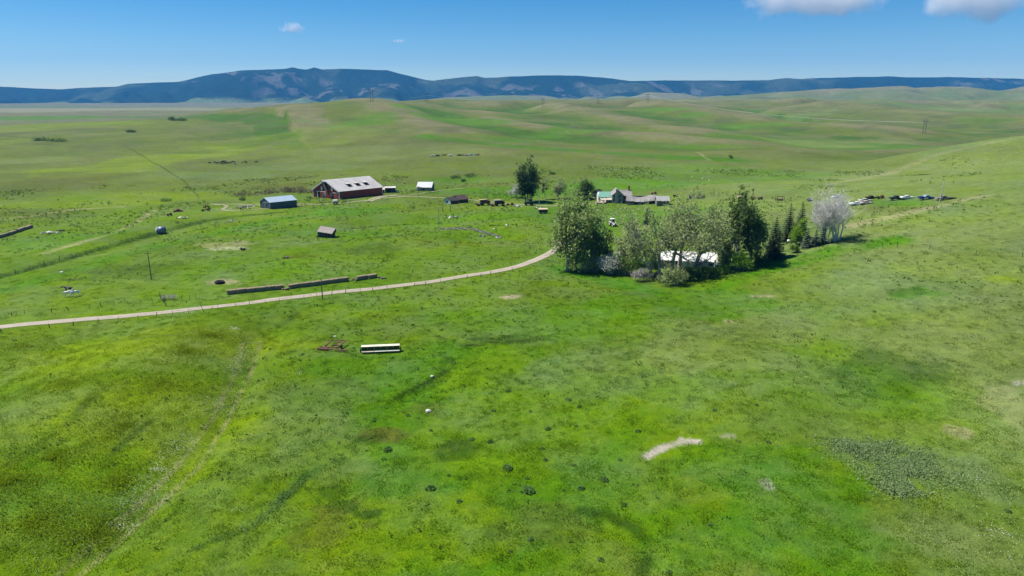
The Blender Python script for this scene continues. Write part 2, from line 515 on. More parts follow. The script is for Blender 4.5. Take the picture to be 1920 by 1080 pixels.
# long narrow marks: points, half-width in metres, colour, strength
STRIPS = [
    ([(-22.7,121.5), (-18.3,127.5), (-14.6,133.7), (-12.7,138.4), (-13.4,141.3), (-15.2,142.1)], 0.5, DARK, 0.75),
    ([(-22.6,122.1), (-18.9,120.0), (-15.6,117.9)], 0.45, DARK, 0.5),
    ([(-33.2,86.6), (-32.1,91.0), (-31.7,94.6)], 0.7, DARK, 0.4),
    ([(-40.7,75.0), (-37.6,78.0), (-34.6,80.4)], 0.6, DARK, 0.4),
    ([(-32.4,92.2), (-29.4,96.0), (-26.5,98.0)], 1.0, (0.035, 0.11, 0.004), 0.45),
    ([(-59.0,162.7), (-57.5,166.6), (-58.2,174.3)], 1.0, DARK, 0.4),
    ([(9.7,83.7), (13.3,82.5), (16.3,79.1), (18.1,75.1), (15.5,70.5)], 0.8, DARK, 0.55),
    ([(-10.8,163.9), (-5.5,167.2), (-2.1,171.7)], 0.4, DARK, 0.5),
    ([(-18.0,155.4), (-11.1,148.9), (-3.8,151.6)], 0.5, DARK, 0.5),
    ([(-162.5,209.7), (-158.6,229.7), (-154.4,254.7), (-148.4,283.5), (-141.7,309.4), (-130.9,325.9), (-114.3,337.9)], 1.5, DARK, 0.85),
    ([(-136.3,243.6), (-130.6,260.2), (-123.7,278.4), (-99.0,313.6), (-82.0,336.4)], 0.7, DARK, 0.7),
    ([(-86.3,343.3), (-71.7,351.3), (-43.4,345.2), (-15.9,336.6)], 0.8, DARK, 0.4),
    ([(-151.2,194.1), (-143.1,219.5), (-136.9,260.4), (-123.2,287.9), (-102.2,324.4), (-65.7,348.6)], 5.0, LUSH, 0.5),
    ([(-83.8,293.7), (-62.6,304.3), (-39.5,312.2), (-14.8,311.7), (10.3,328.0)], 1.0, DARK, 0.4),
    ([(-166.7,238.3), (-165.9,257.3), (-164.5,276.5), (-169.7,302.5), (-179.8,336.0), (-181.9,346.6)], 1.2, TAN, 0.55),
    ([(-240.4,317.4), (-231.3,333.9), (-222.2,349.3), (-204.2,356.3)], 1.6, TAN, 0.5),
    ([(118.9,240.0), (134.0,242.8), (150.9,246.3), (171.5,253.5)], 3.5, TAN, 0.40),
    ([(170.4,365.0), (222.1,421.2), (257.4,450.3), (279.7,454.7), (310.4,455.4), (334.5,456.6)], 3.5, TAN, 0.30),
    ([(16.1,222.2), (27.3,211.3), (41.6,189.9), (57.7,192.3), (82.1,208.3), (102.9,214.8), (122.8,214.4)], 5.0, LUSH, 0.75),
    ([(184.5,543.8), (129.2,578.7), (67.8,630.3), (10.5,685.8), (-45.2,737.5), (-95.9,785.3)], 13.0, (0.055, 0.130, 0.006), 0.75),
    ([(157.3,551.5), (159.2,574.5), (165.2,617.9)], 1.5, TAN, 0.3),
    ([(-430.9,772.5), (-363.0,676.1), (-290.0,568.8), (-226.7,474.3), (-183.8,402.0)], 0.6, DARK, 0.3),
    ([(-53.3,71.7), (-52.2,79.2), (-51.4,87.7), (-50.4,97.7), (-52.2,112.5), (-56.0,136.1), (-59.7,153.2)], 0.4, TAN, 0.38),
    ([(-55.7,71.4), (-54.7,79.9), (-54.1,88.5), (-53.9,99.6), (-55.1,113.7), (-58.9,134.8), (-62.9,150.4)], 0.4, TAN, 0.34),
    ([(21.4,97.1), (24.6,99.7), (27.4,100.7), (30.1,100.5)], 0.8, DIRT, 0.75),
    ([(-660.2,900.7), (-553.8,852.4), (-480.8,862.1)], 4.0, DARK, 0.3),
    ([(-170.7,861.5), (-240.5,930.3), (-301.4,992.9)], 8.0, SAGE, 0.3),
    ([(-89.5,173.4), (-97.2,171.9), (-104.6,167.6)], 1.2, DARK, 0.25),
    ([(-98.6,140.9), (-91.8,147.7), (-77.7,149.2)], 1.0, DARK, 0.25),
    ([(-62.8,90.5), (-64.1,99.9), (-64.1,109.9)], 0.8, DARK, 0.45),
    ([(-50.6,124.4), (-54.6,121.1), (-55.4,111.2)], 0.6, DARK, 0.35),
    ([(-75.7,92.2), (-75.5,99.2), (-75.9,108.2), (-77.2,116.7)], 1.0, DARK, 0.35),
]

def ground_colors(x, y, h):
    C = np.zeros(x.shape + (3,))
    def lay(c, w):
        w = np.clip(w, 0, 1)[..., None]
        C[...] = C * (1 - w) + np.array(c) * w
    lay(MID, np.ones_like(x))
    n1 = fbm(x, y, 120, 4, 101); n2 = fbm(x, y, 38, 4, 102); n3 = fbm(x, y, 14, 3, 103)
    # how wet: hollows are lush, crests dry
    e = np.clip(y * 0.05, 8, 90)
    i0, i1 = slice(None, None, 5), slice(None, None, 5)
    xs_, ys_, es_ = x[i0, i1], y[i0, i1], e[i0, i1]
    lp = (ground_height(xs_ + es_, ys_) + ground_height(xs_ - es_, ys_) + ground_height(xs_, ys_ + es_) + ground_height(xs_, ys_ - es_) - 4 * h[i0, i1]) / (es_ * es_) * 100
    ri = np.minimum(np.arange(x.shape[0]) / 5.0, lp.shape[0] - 1.001); ci = np.minimum(np.arange(x.shape[1]) / 5.0, lp.shape[1] - 1.001)
    r0, c0 = ri.astype(int), ci.astype(int); fr, fc = (ri - r0)[:, None], (ci - c0)[None]
    lap = (lp[r0][:, c0] * (1 - fc) + lp[r0][:, c0 + 1] * fc) * (1 - fr) + (lp[r0 + 1][:, c0] * (1 - fc) + lp[r0 + 1][:, c0 + 1] * fc) * fr
    far = smooth(420, 900, y)
    lay((0.092, 0.122, 0.018), smooth(300, 480, y))
    lay((0.108, 0.120, 0.038), far * smooth(0.35, 0.62, n1 + 0.2 * (n2 - 0.5)) * 0.8)
    lay((0.138, 0.134, 0.058), far * smooth(-0.02, -0.25, lap + 0.25 * (n2 - 0.5)) * 0.9)
    lay((0.040, 0.098, 0.005), far * smooth(0.03, 0.26, lap + 0.3 * (n2 - 0.5)) * 0.9)
    n4 = fbm(x, y, 70, 4, 119)
    lay((0.072, 0.094, 0.028), far * smooth(0.55, 0.72, n4) * 0.55)
    vf = smooth(1500, 3500, y)
    lay((0.120, 0.142, 0.055), vf * 0.75)
    lay((0.165, 0.152, 0.085), vf * smooth(0.5, 0.6, fbm(x * 0.4, y, 700, 3, 107)) * 0.7)
    plain = smooth(1250, 1700, y) * smooth(-250, -600, x + 0.1 * (y - 1500))
    lay((0.135, 0.128, 0.075), plain * 0.55)
    lay((0.070, 0.118, 0.022), plain * smooth(0.5, 0.6, fbm(x * 0.25, y, 260, 3, 109)) * 0.7)
    near = 1 - smooth(380, 620, y)
    # the east bench is dry, the bottom land lush
    lay(DRY, near * smooth(35, 110, x + 30 * (n2 - 0.5) - 0.06 * (y - 150)) * (0.55 + 0.4 * n3))
    lay(SAGE, near * smooth(30, 120, x) * smooth(0.55, 0.72, n2) * 0.6)
    lay(LUSH, near * smooth(0.47, 0.62, n1 * 0.5 + n2 * 0.5) * smooth(120, 20, x) * 0.35)
    lay(YEL, near * smooth(0.50, 0.66, fbm(x, y, 55, 3, 111)) * smooth(110, 20, x) * 0.30)
    lay(BROWN, near * smooth(0.60, 0.74, fbm(x * 0.6, y, 42, 4, 113)) * 0.15)
    lay(SAGE, near * smooth(0.62, 0.76, fbm(x, y, 26, 4, 117)) * 0.35)
    for (cx, cy), rx, ry, a, col, s in PATCHES:
        ca, sa = math.cos(R(a)), math.sin(R(a))
        if cy > 450:        # distant patches are mixed towards a dull olive
            col = tuple(0.82 * c_ + 0.18 * d_ for c_, d_ in zip(col, (0.095, 0.105, 0.035)))
        m = (np.abs(x - cx) < 1.6 * max(rx, ry)) & (np.abs(y - cy) < 1.6 * max(rx, ry))
        if not m.any():
            continue
        xm, ym = x[m], y[m]
        u = ((xm - cx) * ca + (ym - cy) * sa) / rx; v = (-(xm - cx) * sa + (ym - cy) * ca) / ry
        d = np.hypot(u, v) + 1.25 * (fbm(xm, ym, max(min(rx, ry) * 0.9, 1.5), 5, 131) - 0.5)
        wm = (s * smooth(1.06, 0.70, d))[..., None]
        C[m] = C[m] * (1 - wm) + np.array(col) * wm
    for pts, w, col, s in STRIPS:
        px = [p[0] for p in pts]; py = [p[1] for p in pts]
        m = (x > min(px) - 4 * w) & (x < max(px) + 4 * w) & (y > min(py) - 4 * w) & (y < max(py) + 4 * w)
        xm, ym = x[m], y[m]
        d, _ = path_dist(xm + w * 1.2 * (fbm(xm, ym, 3 + w * 2, 2, 133) - 0.5), ym, [(a, b, 0.0) for a, b in pts])
        wm = np.clip(s * smooth(1.5 * w, 0.5 * w, d) * (0.55 + 0.9 * smooth(0.3, 0.6, fbm(xm, ym, 4 + w * 2, 3, 135))), 0, 1)[..., None]
        C[m] = C[m] * (1 - wm) + np.array(col) * wm
    # mottling
    C *= (0.86 + 0.28 * fbm(x, y, 4, 3, 141))[..., None]
    C *= (0.82 + 0.36 * fbm(x, y, 30, 3, 142))[..., None]
    return C

def ground_material():
    m = bpy.data.materials.new('meadow'); m.use_nodes = True
    nt = m.node_tree; N = nt.nodes; L = nt.links
    b = N['Principled BSDF']; b.inputs['Roughness'].default_value = 0.95; b.inputs['Specular IOR Level'].default_value = 0.1
    at = N.new('ShaderNodeAttribute'); at.attribute_name = 'meadow'
    tc = N.new('ShaderNodeTexCoord')
    def nz(scale, det=4, rough=0.6):
        n = N.new('ShaderNodeTexNoise'); n.inputs['Scale'].default_value = scale; n.inputs['Detail'].default_value = det; n.inputs['Roughness'].default_value = rough
        L.new(tc.outputs['Object'], n.inputs[0]); return n
    def rng(src, a, b_, c, d):
        r = N.new('ShaderNodeMapRange'); r.inputs[1].default_value = a; r.inputs[2].default_value = b_; r.inputs[3].default_value = c; r.inputs[4].default_value = d
        L.new(src, r.inputs[0]); return r.outputs[0]
    def mul(a, b_):
        q = N.new('ShaderNodeMath'); q.operation = 'MULTIPLY'; L.new(a, q.inputs[0]); L.new(b_, q.inputs[1]); return q.outputs[0]
    fine = nz(2.6, 5, 0.7); mid = nz(0.45, 4); big = nz(0.06, 4); tiny = nz(7.0, 3, 0.7)
    k = mul(mul(rng(fine.outputs[0], 0.3, 0.7, 0.74, 1.26), rng(mid.outputs[0], 0.3, 0.7, 0.85, 1.15)), rng(tiny.outputs[0], 0.3, 0.7, 0.70, 1.30))
    hv = N.new('ShaderNodeHueSaturation')
    L.new(at.outputs['Color'], hv.inputs['Color']); L.new(k, hv.inputs['Value'])
    L.new(rng(mid.outputs[0], 0.3, 0.7, 0.51, 0.49), hv.inputs['Hue'])
    L.new(rng(big.outputs[0], 0.3, 0.7, 1.1, 0.85), hv.inputs['Saturation'])
    # scattered pale seed heads and flowers
    fl = N.new('ShaderNodeAttribute'); fl.attribute_name = 'flowers'
    vo = nz(3.4, 3, 0.8)
    q = N.new('ShaderNodeMath'); q.operation = 'ADD'; L.new(vo.outputs[0], q.inputs[0]); L.new(rng(fl.outputs['Fac'], 0, 1, -0.32, 0.10), q.inputs[1])
    mx = N.new('ShaderNodeMix'); mx.data_type = 'RGBA'; mx.inputs[7].default_value = (0.52, 0.52, 0.36, 1)
    L.new(hv.outputs[0], mx.inputs[6]); L.new(rng(q.outputs[0], 0.55, 0.62, 0.0, 0.8), mx.inputs[0])
    L.new(mx.outputs[2], b.inputs['Base Color'])
    bp = N.new('ShaderNodeBump'); bp.inputs['Strength'].default_value = 1.0; bp.inputs['Distance'].default_value = 0.30
    s = N.new('ShaderNodeMath'); s.operation = 'ADD'; L.new(fine.outputs[0], s.inputs[0]); L.new(mid.outputs[0], s.inputs[1])
    L.new(s.outputs[0], bp.inputs['Height']); L.new(bp.outputs[0], b.inputs['Normal'])
    return m

# pale flowering swathes: centre, half-widths, turn, strength
FLOWERS = [
    ((-55.3,78.2),7.1,6.1,6, .55),
    ((-55.0,88.9),5.6,6.0,12, .6),
    ((-55.5,99.8),4.6,5.5,22, .6),
    ((-56.2,118.1),5.5,9.7,15, .5),
    ((-60.5,136.5),5.2,6.7,29, .4),
    ((-63.6,157.5),5.0,2.4,39, .5),
    ((-55.5,96.1),1.8,1.8,31, .9),
    ((-53.7,81.9),2.6,2.1,12, .9),
    ((-98.1,136.3),8.5,2.7,-14, .6),
    ((-74.9,95.8),6.1,1.6,8, .5),
    ((-48.0,136.6),8.6,8.5,-8, .5),
    ((-107.0,253.0),12.2,5.7,-1, .9),
    ((-74.7,224.1),7.2,2.9,0, .5),
    ((-47.1,225.6),7.3,3.0,-2, .6),
    ((-0.8,188.4),4.0,2.1,-2, .9),
    ((-67.0,156.2),2.4,1.3,33, .9),
    ((-38.2,84.2),3.0,1.3,1, .7),
    ((-27.8,103.7),2.7,2.6,-0, .4),
    ((-86.4,172.8),3.2,2.0,-11, .9),
    ((61.7,180.5),8.3,2.5,-15, .5),
    ((45.3,162.3),12.0,4.7,-1, .35),
    ((28.9,121.9),4.0,1.5,-11, .4),
    ((71.0,94.5),4.7,9.1,-3, .45),
    ((61.2,76.6),3.8,6.2,-6, .5),
    ((44.3,76.8),2.8,2.1,1, .4),
    ((-121.8,290.4),18.6,7.2,-1, .4),
    ((-147.5,347.6),8.4,7.7,-3, .7),
    ((-139.1,354.2),8.6,9.2,-4, .8),
    ((-125.6,402.9),19.3,13.2,-4, .6),
    ((-28.4,328.4),5.1,3.6,2, .6),
    ((117.7,248.8),12.3,8.0,-55, .6),
]
def flower_mask(x, y):
    w = 0.10 + 0.25 * smooth(0.56, 0.75, fbm(x, y, 22, 3, 151))
    w = w * (1 - smooth(300, 700, y))
    for (cx, cy), rx, ry, a, s in FLOWERS:
        ca, sa = math.cos(R(a)), math.sin(R(a))
        m = (np.abs(x - cx) < 1.6 * max(rx, ry)) & (np.abs(y - cy) < 1.6 * max(rx, ry))
        xm, ym = x[m], y[m]
        u = ((xm - cx) * ca + (ym - cy) * sa) / rx; v = (-(xm - cx) * sa + (ym - cy) * ca) / ry
        d = np.hypot(u, v) + 0.8 * (fbm(xm, ym, max(min(rx, ry), 1.5), 3, 153) - 0.5)
        w[m] = np.maximum(w[m], s * smooth(1.05, 0.5, d))
    return np.clip(w, 0, 1)

def grid_mesh(name, X, Y, Z, m, wrap=False):
    nr, nc = X.shape
    me = bpy.data.meshes.new(name)
    co = np.stack([X, Y, Z], -1).reshape(-1, 3)
    i = np.arange(nr * nc).reshape(nr, nc)
    if wrap:
        i = np.concatenate([i, i[:, :1]], 1)
    q = np.stack([i[:-1, :-1], i[:-1, 1:], i[1:, 1:], i[1:, :-1]], -1).reshape(-1, 4)
    me.vertices.add(len(co)); me.vertices.foreach_set('co', co.ravel())
    me.loops.add(q.size); me.loops.foreach_set('vertex_index', q.ravel())
    me.polygons.add(len(q)); me.polygons.foreach_set('loop_start', np.arange(0, q.size, 4)); me.polygons.foreach_set('loop_total', np.full(len(q), 4))
    me.polygons.foreach_set('use_smooth', np.ones(len(q), bool))
    me.update(); me.validate()
    me.materials.append(m)
    o = bpy.data.objects.new(name, me); COL.objects.link(o)
    return o

def add_color(o, name, C):
    a = o.data.color_attributes.new(name, 'FLOAT_COLOR', 'POINT')
    a.data.foreach_set('color', np.concatenate([C.reshape(-1, 3), np.ones((C.size // 3, 1))], 1).ravel().astype(np.float32))
def add_float(o, name, w):
    a = o.data.attributes.new(name, 'FLOAT', 'POINT')
    a.data.foreach_set('value', w.ravel().astype(np.float32))

az = np.concatenate([np.linspace(-47, 47, 600), np.linspace(50, 310, 66)])
rr = np.exp(np.linspace(math.log(12), math.log(7600), 800))
A, RR = np.meshgrid(np.radians(az), rr)
GX = RR * np.sin(A); GY = RR * np.cos(A)
GZ = ground_height(GX, GY)
ground = grid_mesh('ground', GX[:, ::-1], GY[:, ::-1], GZ[:, ::-1], ground_material(), wrap=True)
ground['kind'] = 'structure'
GC = ground_colors(GX, GY, GZ)
add_color(ground, 'meadow', GC[:, ::-1])
add_float(ground, 'flowers', flower_mask(GX, GY)[:, ::-1])

# ---------------------------------------------------------------- the mountains
SKYLINE = [(-10057.4,9200.0,234.2), (-8683.2,9200.0,221.0), (-7309.3,9200.0,201.2), (-6618.4,9200.0,207.8), (-6209.1,9200.0,184.6), (-5865.9,9200.0,174.7), (-5101.7,9200.0,207.8), (-4958.8,9200.0,240.8), (-4301.1,9200.0,267.2), (-3843.0,9200.0,359.2), (-3495.4,9200.0,401.7),
           (-3014.1,9200.0,418.1), (-2910.8,9200.0,424.6), (-2813.2,9200.0,444.2), (-2726.1,9200.0,421.3), (-2637.6,9200.0,414.8), (-2539.7,9200.0,440.9), (-2439.2,9200.0,411.5), (-2191.6,9200.0,424.6), (-1781.4,9200.0,411.5), (-1610.1,9200.0,411.5), (-1440.8,9200.0,365.7), (-1100.4,9200.0,287.0), (-1018.1,9200.0,280.4),
           (-755.9,9200.0,313.3), (-446.4,9200.0,336.2), (-357.4,9200.0,313.3), (0.0,9200.0,333.0), (274.6,9200.0,342.8), (824.0,9200.0,339.5), (1168.0,9200.0,319.8), (1513.7,9200.0,273.8), (1994.7,9200.0,283.7), (2889.2,9200.0,280.4),
           (3301.3,9200.0,287.0), (3539.1,9200.0,313.3), (3712.1,9200.0,303.4), (4122.5,9200.0,319.8), (4807.6,9200.0,333.0), (5084.4,9200.0,319.8), (5633.5,9200.0,323.1), (6323.6,9200.0,306.7), (6599.9,9200.0,300.1), (7834.2,9200.0,313.3), (9216.0,9200.0,287.0), (11292.8,9200.0,247.4)]
def mountain_material():
    m = bpy.data.materials.new('forested_slope'); m.use_nodes = True
    nt = m.node_tree; N = nt.nodes; L = nt.links
    b = N['Principled BSDF']; b.inputs['Roughness'].default_value = 0.95; b.inputs['Specular IOR Level'].default_value = 0.05
    at = N.new('ShaderNodeAttribute'); at.attribute_name = 'slope_color'
    tc = N.new('ShaderNodeTexCoord')
    n = N.new('ShaderNodeTexNoise'); n.inputs['Scale'].default_value = 0.03; n.inputs['Detail'].default_value = 5; n.inputs['Roughness'].default_value = 0.7
    L.new(tc.outputs['Object'], n.inputs[0])
    r = N.new('ShaderNodeMapRange'); r.inputs[1].default_value = 0.3; r.inputs[2].default_value = 0.7; r.inputs[3].default_value = 0.55; r.inputs[4].default_value = 1.45
    L.new(n.outputs[0], r.inputs[0])
    hv = N.new('ShaderNodeHueSaturation'); L.new(at.outputs['Color'], hv.inputs['Color']); L.new(r.outputs[0], hv.inputs['Value'])
    L.new(hv.outputs[0], b.inputs['Base Color'])
    bp = N.new('ShaderNodeBump'); bp.inputs['Strength'].default_value = 1.0; bp.inputs['Distance'].default_value = 25.0
    L.new(n.outputs[0], bp.inputs['Height']); L.new(bp.outputs[0], b.inputs['Normal'])
    return m

def build_mountains():
    sx = np.array([p[0] for p in SKYLINE]); sz = np.array([p[2] for p in SKYLINE])
    xs = np.linspace(-10500, 11500, 900)
    ts = np.concatenate([np.linspace(-0.12, 1, 120), np.linspace(1.03, 1.6, 10)])
    X, T = np.meshgrid(xs, ts)
    crest = np.interp(X, sx, sz) + 14 * (fbm(X, X * 0, 300, 3, 205) - 0.5)
    Y = 6900 + 2300 * T
    # spurs and ravines running down the front
    wx = X + 420 * (fbm(X, Y, 1500, 3, 201) - 0.5) + 380 * (1 - T) * (fbm(X, X * 0 + 3, 2600, 2, 203) - 0.5)
    rg = np.abs(2 * fbm(wx, Y * 0.22, 950, 2, 207) - 1) * 1.6
    rg2 = np.abs(2 * fbm(wx + 0.5 * Y, Y * 0.5, 430, 3, 209) - 1)
    base = np.clip(T, 0, 1)
    prof = 0.30 * base + 0.70 * smooth(0.05, 1.0, base)
    cut = np.sin(np.pi * np.clip(base, 0, 1)) ** 0.8
    Z = crest * prof
    Z = Z * (1 - 0.62 * cut * np.clip(1 - rg, 0, 1)) - 95 * cut * np.clip(1 - 2.2 * rg2, 0, 1)
    Z = Z + 40 * cut * (fbm(X, Y, 260, 4, 211) - 0.5)
    Z = np.where(T > 1, crest - (T - 1) * 420, Z)
    Z = np.where(T < 0.02, np.minimum(Z, 10 + 260 * T), Z)
    C = np.zeros(X.shape + (3,)); C[...] = (0.012, 0.030, 0.015)
    def lay(c, w):
        w = np.clip(w, 0, 1)[..., None]; C[...] = C * (1 - w) + np.array(c) * w
    grass = smooth(0.40, 0.22, base + 0.75 * (fbm(X, Y, 1100, 4, 221) - 0.5))
    lay((0.125, 0.165, 0.065), grass)
    rock = smooth(0.66, 0.72, fbm(wx * 1.6 + 0.9 * Y, Y * 0.9 - 0.6 * X, 260, 5, 223) + 0.10 * smooth(0.15, 0.9, base) * (rg2 < 0.45)) * smooth(0.2, 0.4, base) * smooth(0.50, 0.62, fbm(X, Y, 1500, 3, 229))
    lay((0.27, 0.24, 0.22), rock * 0.34)
    lay((0.10, 0.12, 0.06), smooth(0.60, 0.75, fbm(X, Y, 700, 4, 227)) * 0.4)
    o = grid_mesh('mountains', X, Y, Z, mountain_material())
    o['kind'] = 'structure'
    add_color(o, 'slope_color', C)
build_mountains()

# ---------------------------------------------------------------- clouds
def cloud(name, label, c, r, scale, dens, thr, seed):
    m = bpy.data.materials.new(name); m.use_nodes = True
    nt = m.node_tree; N = nt.nodes; L = nt.links; N.remove(N['Principled BSDF'])
    tc = N.new('ShaderNodeTexCoord'); mp = N.new('ShaderNodeMapping'); mp.inputs['Location'].default_value = (seed, seed * 2, seed * 3)
    mp.inputs['Scale'].default_value = (r[0] / r[2], r[1] / r[2], 1.0)
    L.new(tc.outputs['Object'], mp.inputs[0])
    n = N.new('ShaderNodeTexNoise'); n.inputs['Scale'].default_value = scale; n.inputs['Detail'].default_value = 7; n.inputs['Roughness'].default_value = 0.62; L.new(mp.outputs[0], n.inputs[0])
    ln = N.new('ShaderNodeVectorMath'); ln.operation = 'LENGTH'; L.new(tc.outputs['Object'], ln.inputs[0])
    fo = N.new('ShaderNodeMapRange'); fo.inputs[1].default_value = 0.15; fo.inputs[2].default_value = 1.0; fo.inputs[3].default_value = 0.42; fo.inputs[4].default_value = -0.35; L.new(ln.outputs['Value'], fo.inputs[0])
    ad = N.new('ShaderNodeMath'); ad.operation = 'ADD'; L.new(n.outputs[0], ad.inputs[0]); L.new(fo.outputs[0], ad.inputs[1])
    mr = N.new('ShaderNodeMapRange'); mr.inputs[1].default_value = thr; mr.inputs[2].default_value = thr + 0.22; mr.inputs[3].default_value = 0; mr.inputs[4].default_value = dens; L.new(ad.outputs[0], mr.inputs[0])
    v = N.new('ShaderNodeVolumePrincipled'); v.inputs['Color'].default_value = (1, 1, 1, 1); v.inputs['Anisotropy'].default_value = 0.0
    L.new(mr.outputs[0], v.inputs['Density']); L.new(v.outputs[0], N['Material Output'].inputs['Volume'])
    me = bpy.data.meshes.new(name); bm = bmesh.new(); bmesh.ops.create_icosphere(bm, subdivisions=3, radius=1.0); bm.to_mesh(me); bm.free(); me.materials.append(m)
    o = bpy.data.objects.new(name, me); COL.objects.link(o); o.location = c; o.scale = r
    return tag(o, label, 'cloud')
cloud('cloud', 'wide white cloud cut by the upper edge, left of the corner one', (5734.5,14000.0,1923.1), (2000, 520, 560), 1.1, 0.0028, 0.40, 3.0)
cloud('cloud', 'white cloud at the upper right corner', (8880.9,14000.0,1923.1), (1500, 520, 620), 1.1, 0.0028, 0.40, 8.4)
cloud('cloud_wisp', 'small torn white wisp high over the mountain top', (-4229.2,14000.0,1370.6), (520, 260, 230), 2.2, 0.006, 0.66, 1.7)
cloud('cloud_wisp', 'tiny flat white wisp right of the torn one', (-2186.9,14000.0,1128.6), (280, 160, 80), 1.6, 0.005, 0.60, 5.2)

# ---------------------------------------------------------------- haze
def build_haze():
    m = bpy.data.materials.new('blue_air'); m.use_nodes = True
    nt = m.node_tree; nt.nodes.remove(nt.nodes['Principled BSDF'])
    v = nt.nodes.new('ShaderNodeVolumePrincipled')
    v.inputs['Color'].default_value = (0.07, 0.40, 1.0, 1)
    v.inputs['Density'].default_value = 0.000046
    v.inputs['Anisotropy'].default_value = 0.0
    nt.links.new(v.outputs[0], nt.nodes['Material Output'].inputs['Volume'])
    b = MB().span(-11500, 12500, -7800, 10900, -60, 660)
    o = b.build('haze', m)
    o['kind'] = 'stuff'
    tag(o, 'thin blue haze in the air over the whole valley', 'haze')
build_haze()

# ---------------------------------------------------------------- roads
def drape_road(name, pts, w, m, lift=0.10, crown=0.06):
    """a gravel sheet laid over the ground along a smoothed line"""
    P = []
    n = len(pts)
    for i in range(n - 1):
        p0, p1, p2, p3 = pts[max(i - 1, 0)], pts[i], pts[i + 1], pts[min(i + 2, n - 1)]
        steps = max(2, int(math.hypot(p2[0] - p1[0], p2[1] - p1[1]) / 1.5))
        for k in range(steps):
            t = k / steps
            P.append(tuple(0.5 * (2 * p1[a] + (p2[a] - p0[a]) * t + (2 * p0[a] - 5 * p1[a] + 4 * p2[a] - p3[a]) * t * t + (3 * p1[a] - p0[a] - 3 * p2[a] + p3[a]) * t ** 3) for a in (0, 1)))
    P.append(pts[-1])
    P = np.array(P)
    T = np.gradient(P, axis=0); T /= np.linalg.norm(T, axis=1)[:, None]
    Nn = np.stack([-T[:, 1], T[:, 0]], 1)
    offs = np.array([-1.15, -1.0, -0.55, 0.0, 0.55, 1.0, 1.15])
    hz = np.array([-0.25, lift, lift + crown * 0.4, lift + crown, lift + crown * 0.4, lift, -0.25])
    s = np.arange(len(P))[:, None] * 1.0
    wob = 1 + 0.16 * (fbm(s + np.sign(offs)[None] * 40, s * 0 + 7, 9, 3, 301) - 0.5)
    X = P[:, 0:1] + Nn[:, 0:1] * offs[None] * w * wob
    Y = P[:, 1:2] + Nn[:, 1:2] * offs[None] * w * wob
    zc = ground_height(P[:, 0:1], P[:, 1:2])
    Z = np.maximum(ground_height(X, Y), zc - 0.1) * 0.5 + 0.5 * zc + hz[None] + 0.04
    o = grid_mesh(name, X, Y, Z, m)
    o['kind'] = 'structure'
    add_float(o, 'across', np.broadcast_to(np.abs(offs)[None], X.shape))
    return o

def road_material(name, base, worn, grassy, centre):
    m = mat(name, base, 0.95, 0.30, 0.9, color2=worn, bump=0.4)
    N = m.node_tree.nodes; L = m.node_tree.links; b = N['Principled BSDF']
    src = b.inputs['Base Color'].links[0].from_socket
    at = N.new('ShaderNodeAttribute'); at.attribute_name = 'across'; tc = N.new('ShaderNodeTexCoord')
    n = N.new('ShaderNodeTexNoise'); n.inputs['Scale'].default_value = 1.1; n.inputs['Detail'].default_value = 5; L.new(tc.outputs['Object'], n.inputs[0])
    cr = N.new('ShaderNodeValToRGB'); e = cr.color_ramp
    e.elements[0].position = 0.0; e.elements[0].color = (centre,) * 3 + (1,)
    e.elements[1].position = 1.0; e.elements[1].color = (1, 1, 1, 1)
    for pos, v in ((0.18, centre * 0.9), (0.32, 0.0), (0.70, 0.0), (0.84, 0.45)):
        q = e.elements.new(pos); q.color = (v, v, v, 1)
    L.new(at.outputs['Fac'], cr.inputs[0])
    ad = N.new('ShaderNodeMath'); ad.operation = 'ADD'; L.new(cr.outputs[0], ad.inputs[0]); L.new(n.outputs[0], ad.inputs[1])
    r = N.new('ShaderNodeMapRange'); r.inputs[1].default_value = 0.82; r.inputs[2].default_value = 1.02; L.new(ad.outputs[0], r.inputs[0])
    mx = N.new('ShaderNodeMix'); mx.data_type = 'RGBA'; mx.inputs[7].default_value = (*grassy, 1)
    L.new(src, mx.inputs[6]); L.new(r.outputs[0], mx.inputs[0]); L.new(mx.outputs[2], b.inputs['Base Color'])
    return m

gravel = road_material('gravel', (0.36, 0.305, 0.245), (0.24, 0.20, 0.15), (0.10, 0.15, 0.012), 0.30)
gravel_b = road_material('packed_dirt', (0.31, 0.265, 0.195), (0.20, 0.18, 0.10), (0.09, 0.14, 0.010), 0.55)
drape_road('gravel_road', [(-141.7,152.8), (-126.8,160.3), (-110.5,166.1), (-95.5,171.5), (-79.0,179.1), (-61.8,189.8), (-41.9,198.8), (-23.5,207.7), (-7.0,217.7), (4.6,228.3), (13.6,243.1), (18.0,256.2), (21.7,273.2), (28.0,295.0), (32.5,316.5), (32.8,333.0)], 1.9, gravel)
drape_road('house_driveway', [(17.9,255.4), (23.0,250.2), (29.5,246.2), (37.0,243.6), (46.1,245.6)], 1.8, gravel)
drape_road('farm_lane', [(-162.0,365.8), (-148.3,363.6), (-133.2,361.3), (-114.1,363.9), (-97.0,363.9), (-81.9,373.6), (-69.6,387.1), (-55.3,392.8), (-33.2,385.8), (-14.7,375.5), (5.7,363.6), (22.6,360.5), (40.3,366.8), (49.6,372.5)], 1.15, gravel_b)
drape_road('shed_lane', [(-162.0,365.8), (-150.5,358.6), (-147.2,345.8), (-138.6,339.1), (-129.8,344.2), (-121.1,350.5), (-109.9,359.1)], 1.0, gravel_b)
drape_road('cabin_lane', [(-65.9,392.0), (-53.8,405.2), (-42.6,419.8), (-30.0,427.3)], 0.8, gravel_b)
drape_road('barn_yard', [(-78.7,372.2), (-74.8,390.7), (-67.1,399.2)], 2.6, gravel_b)

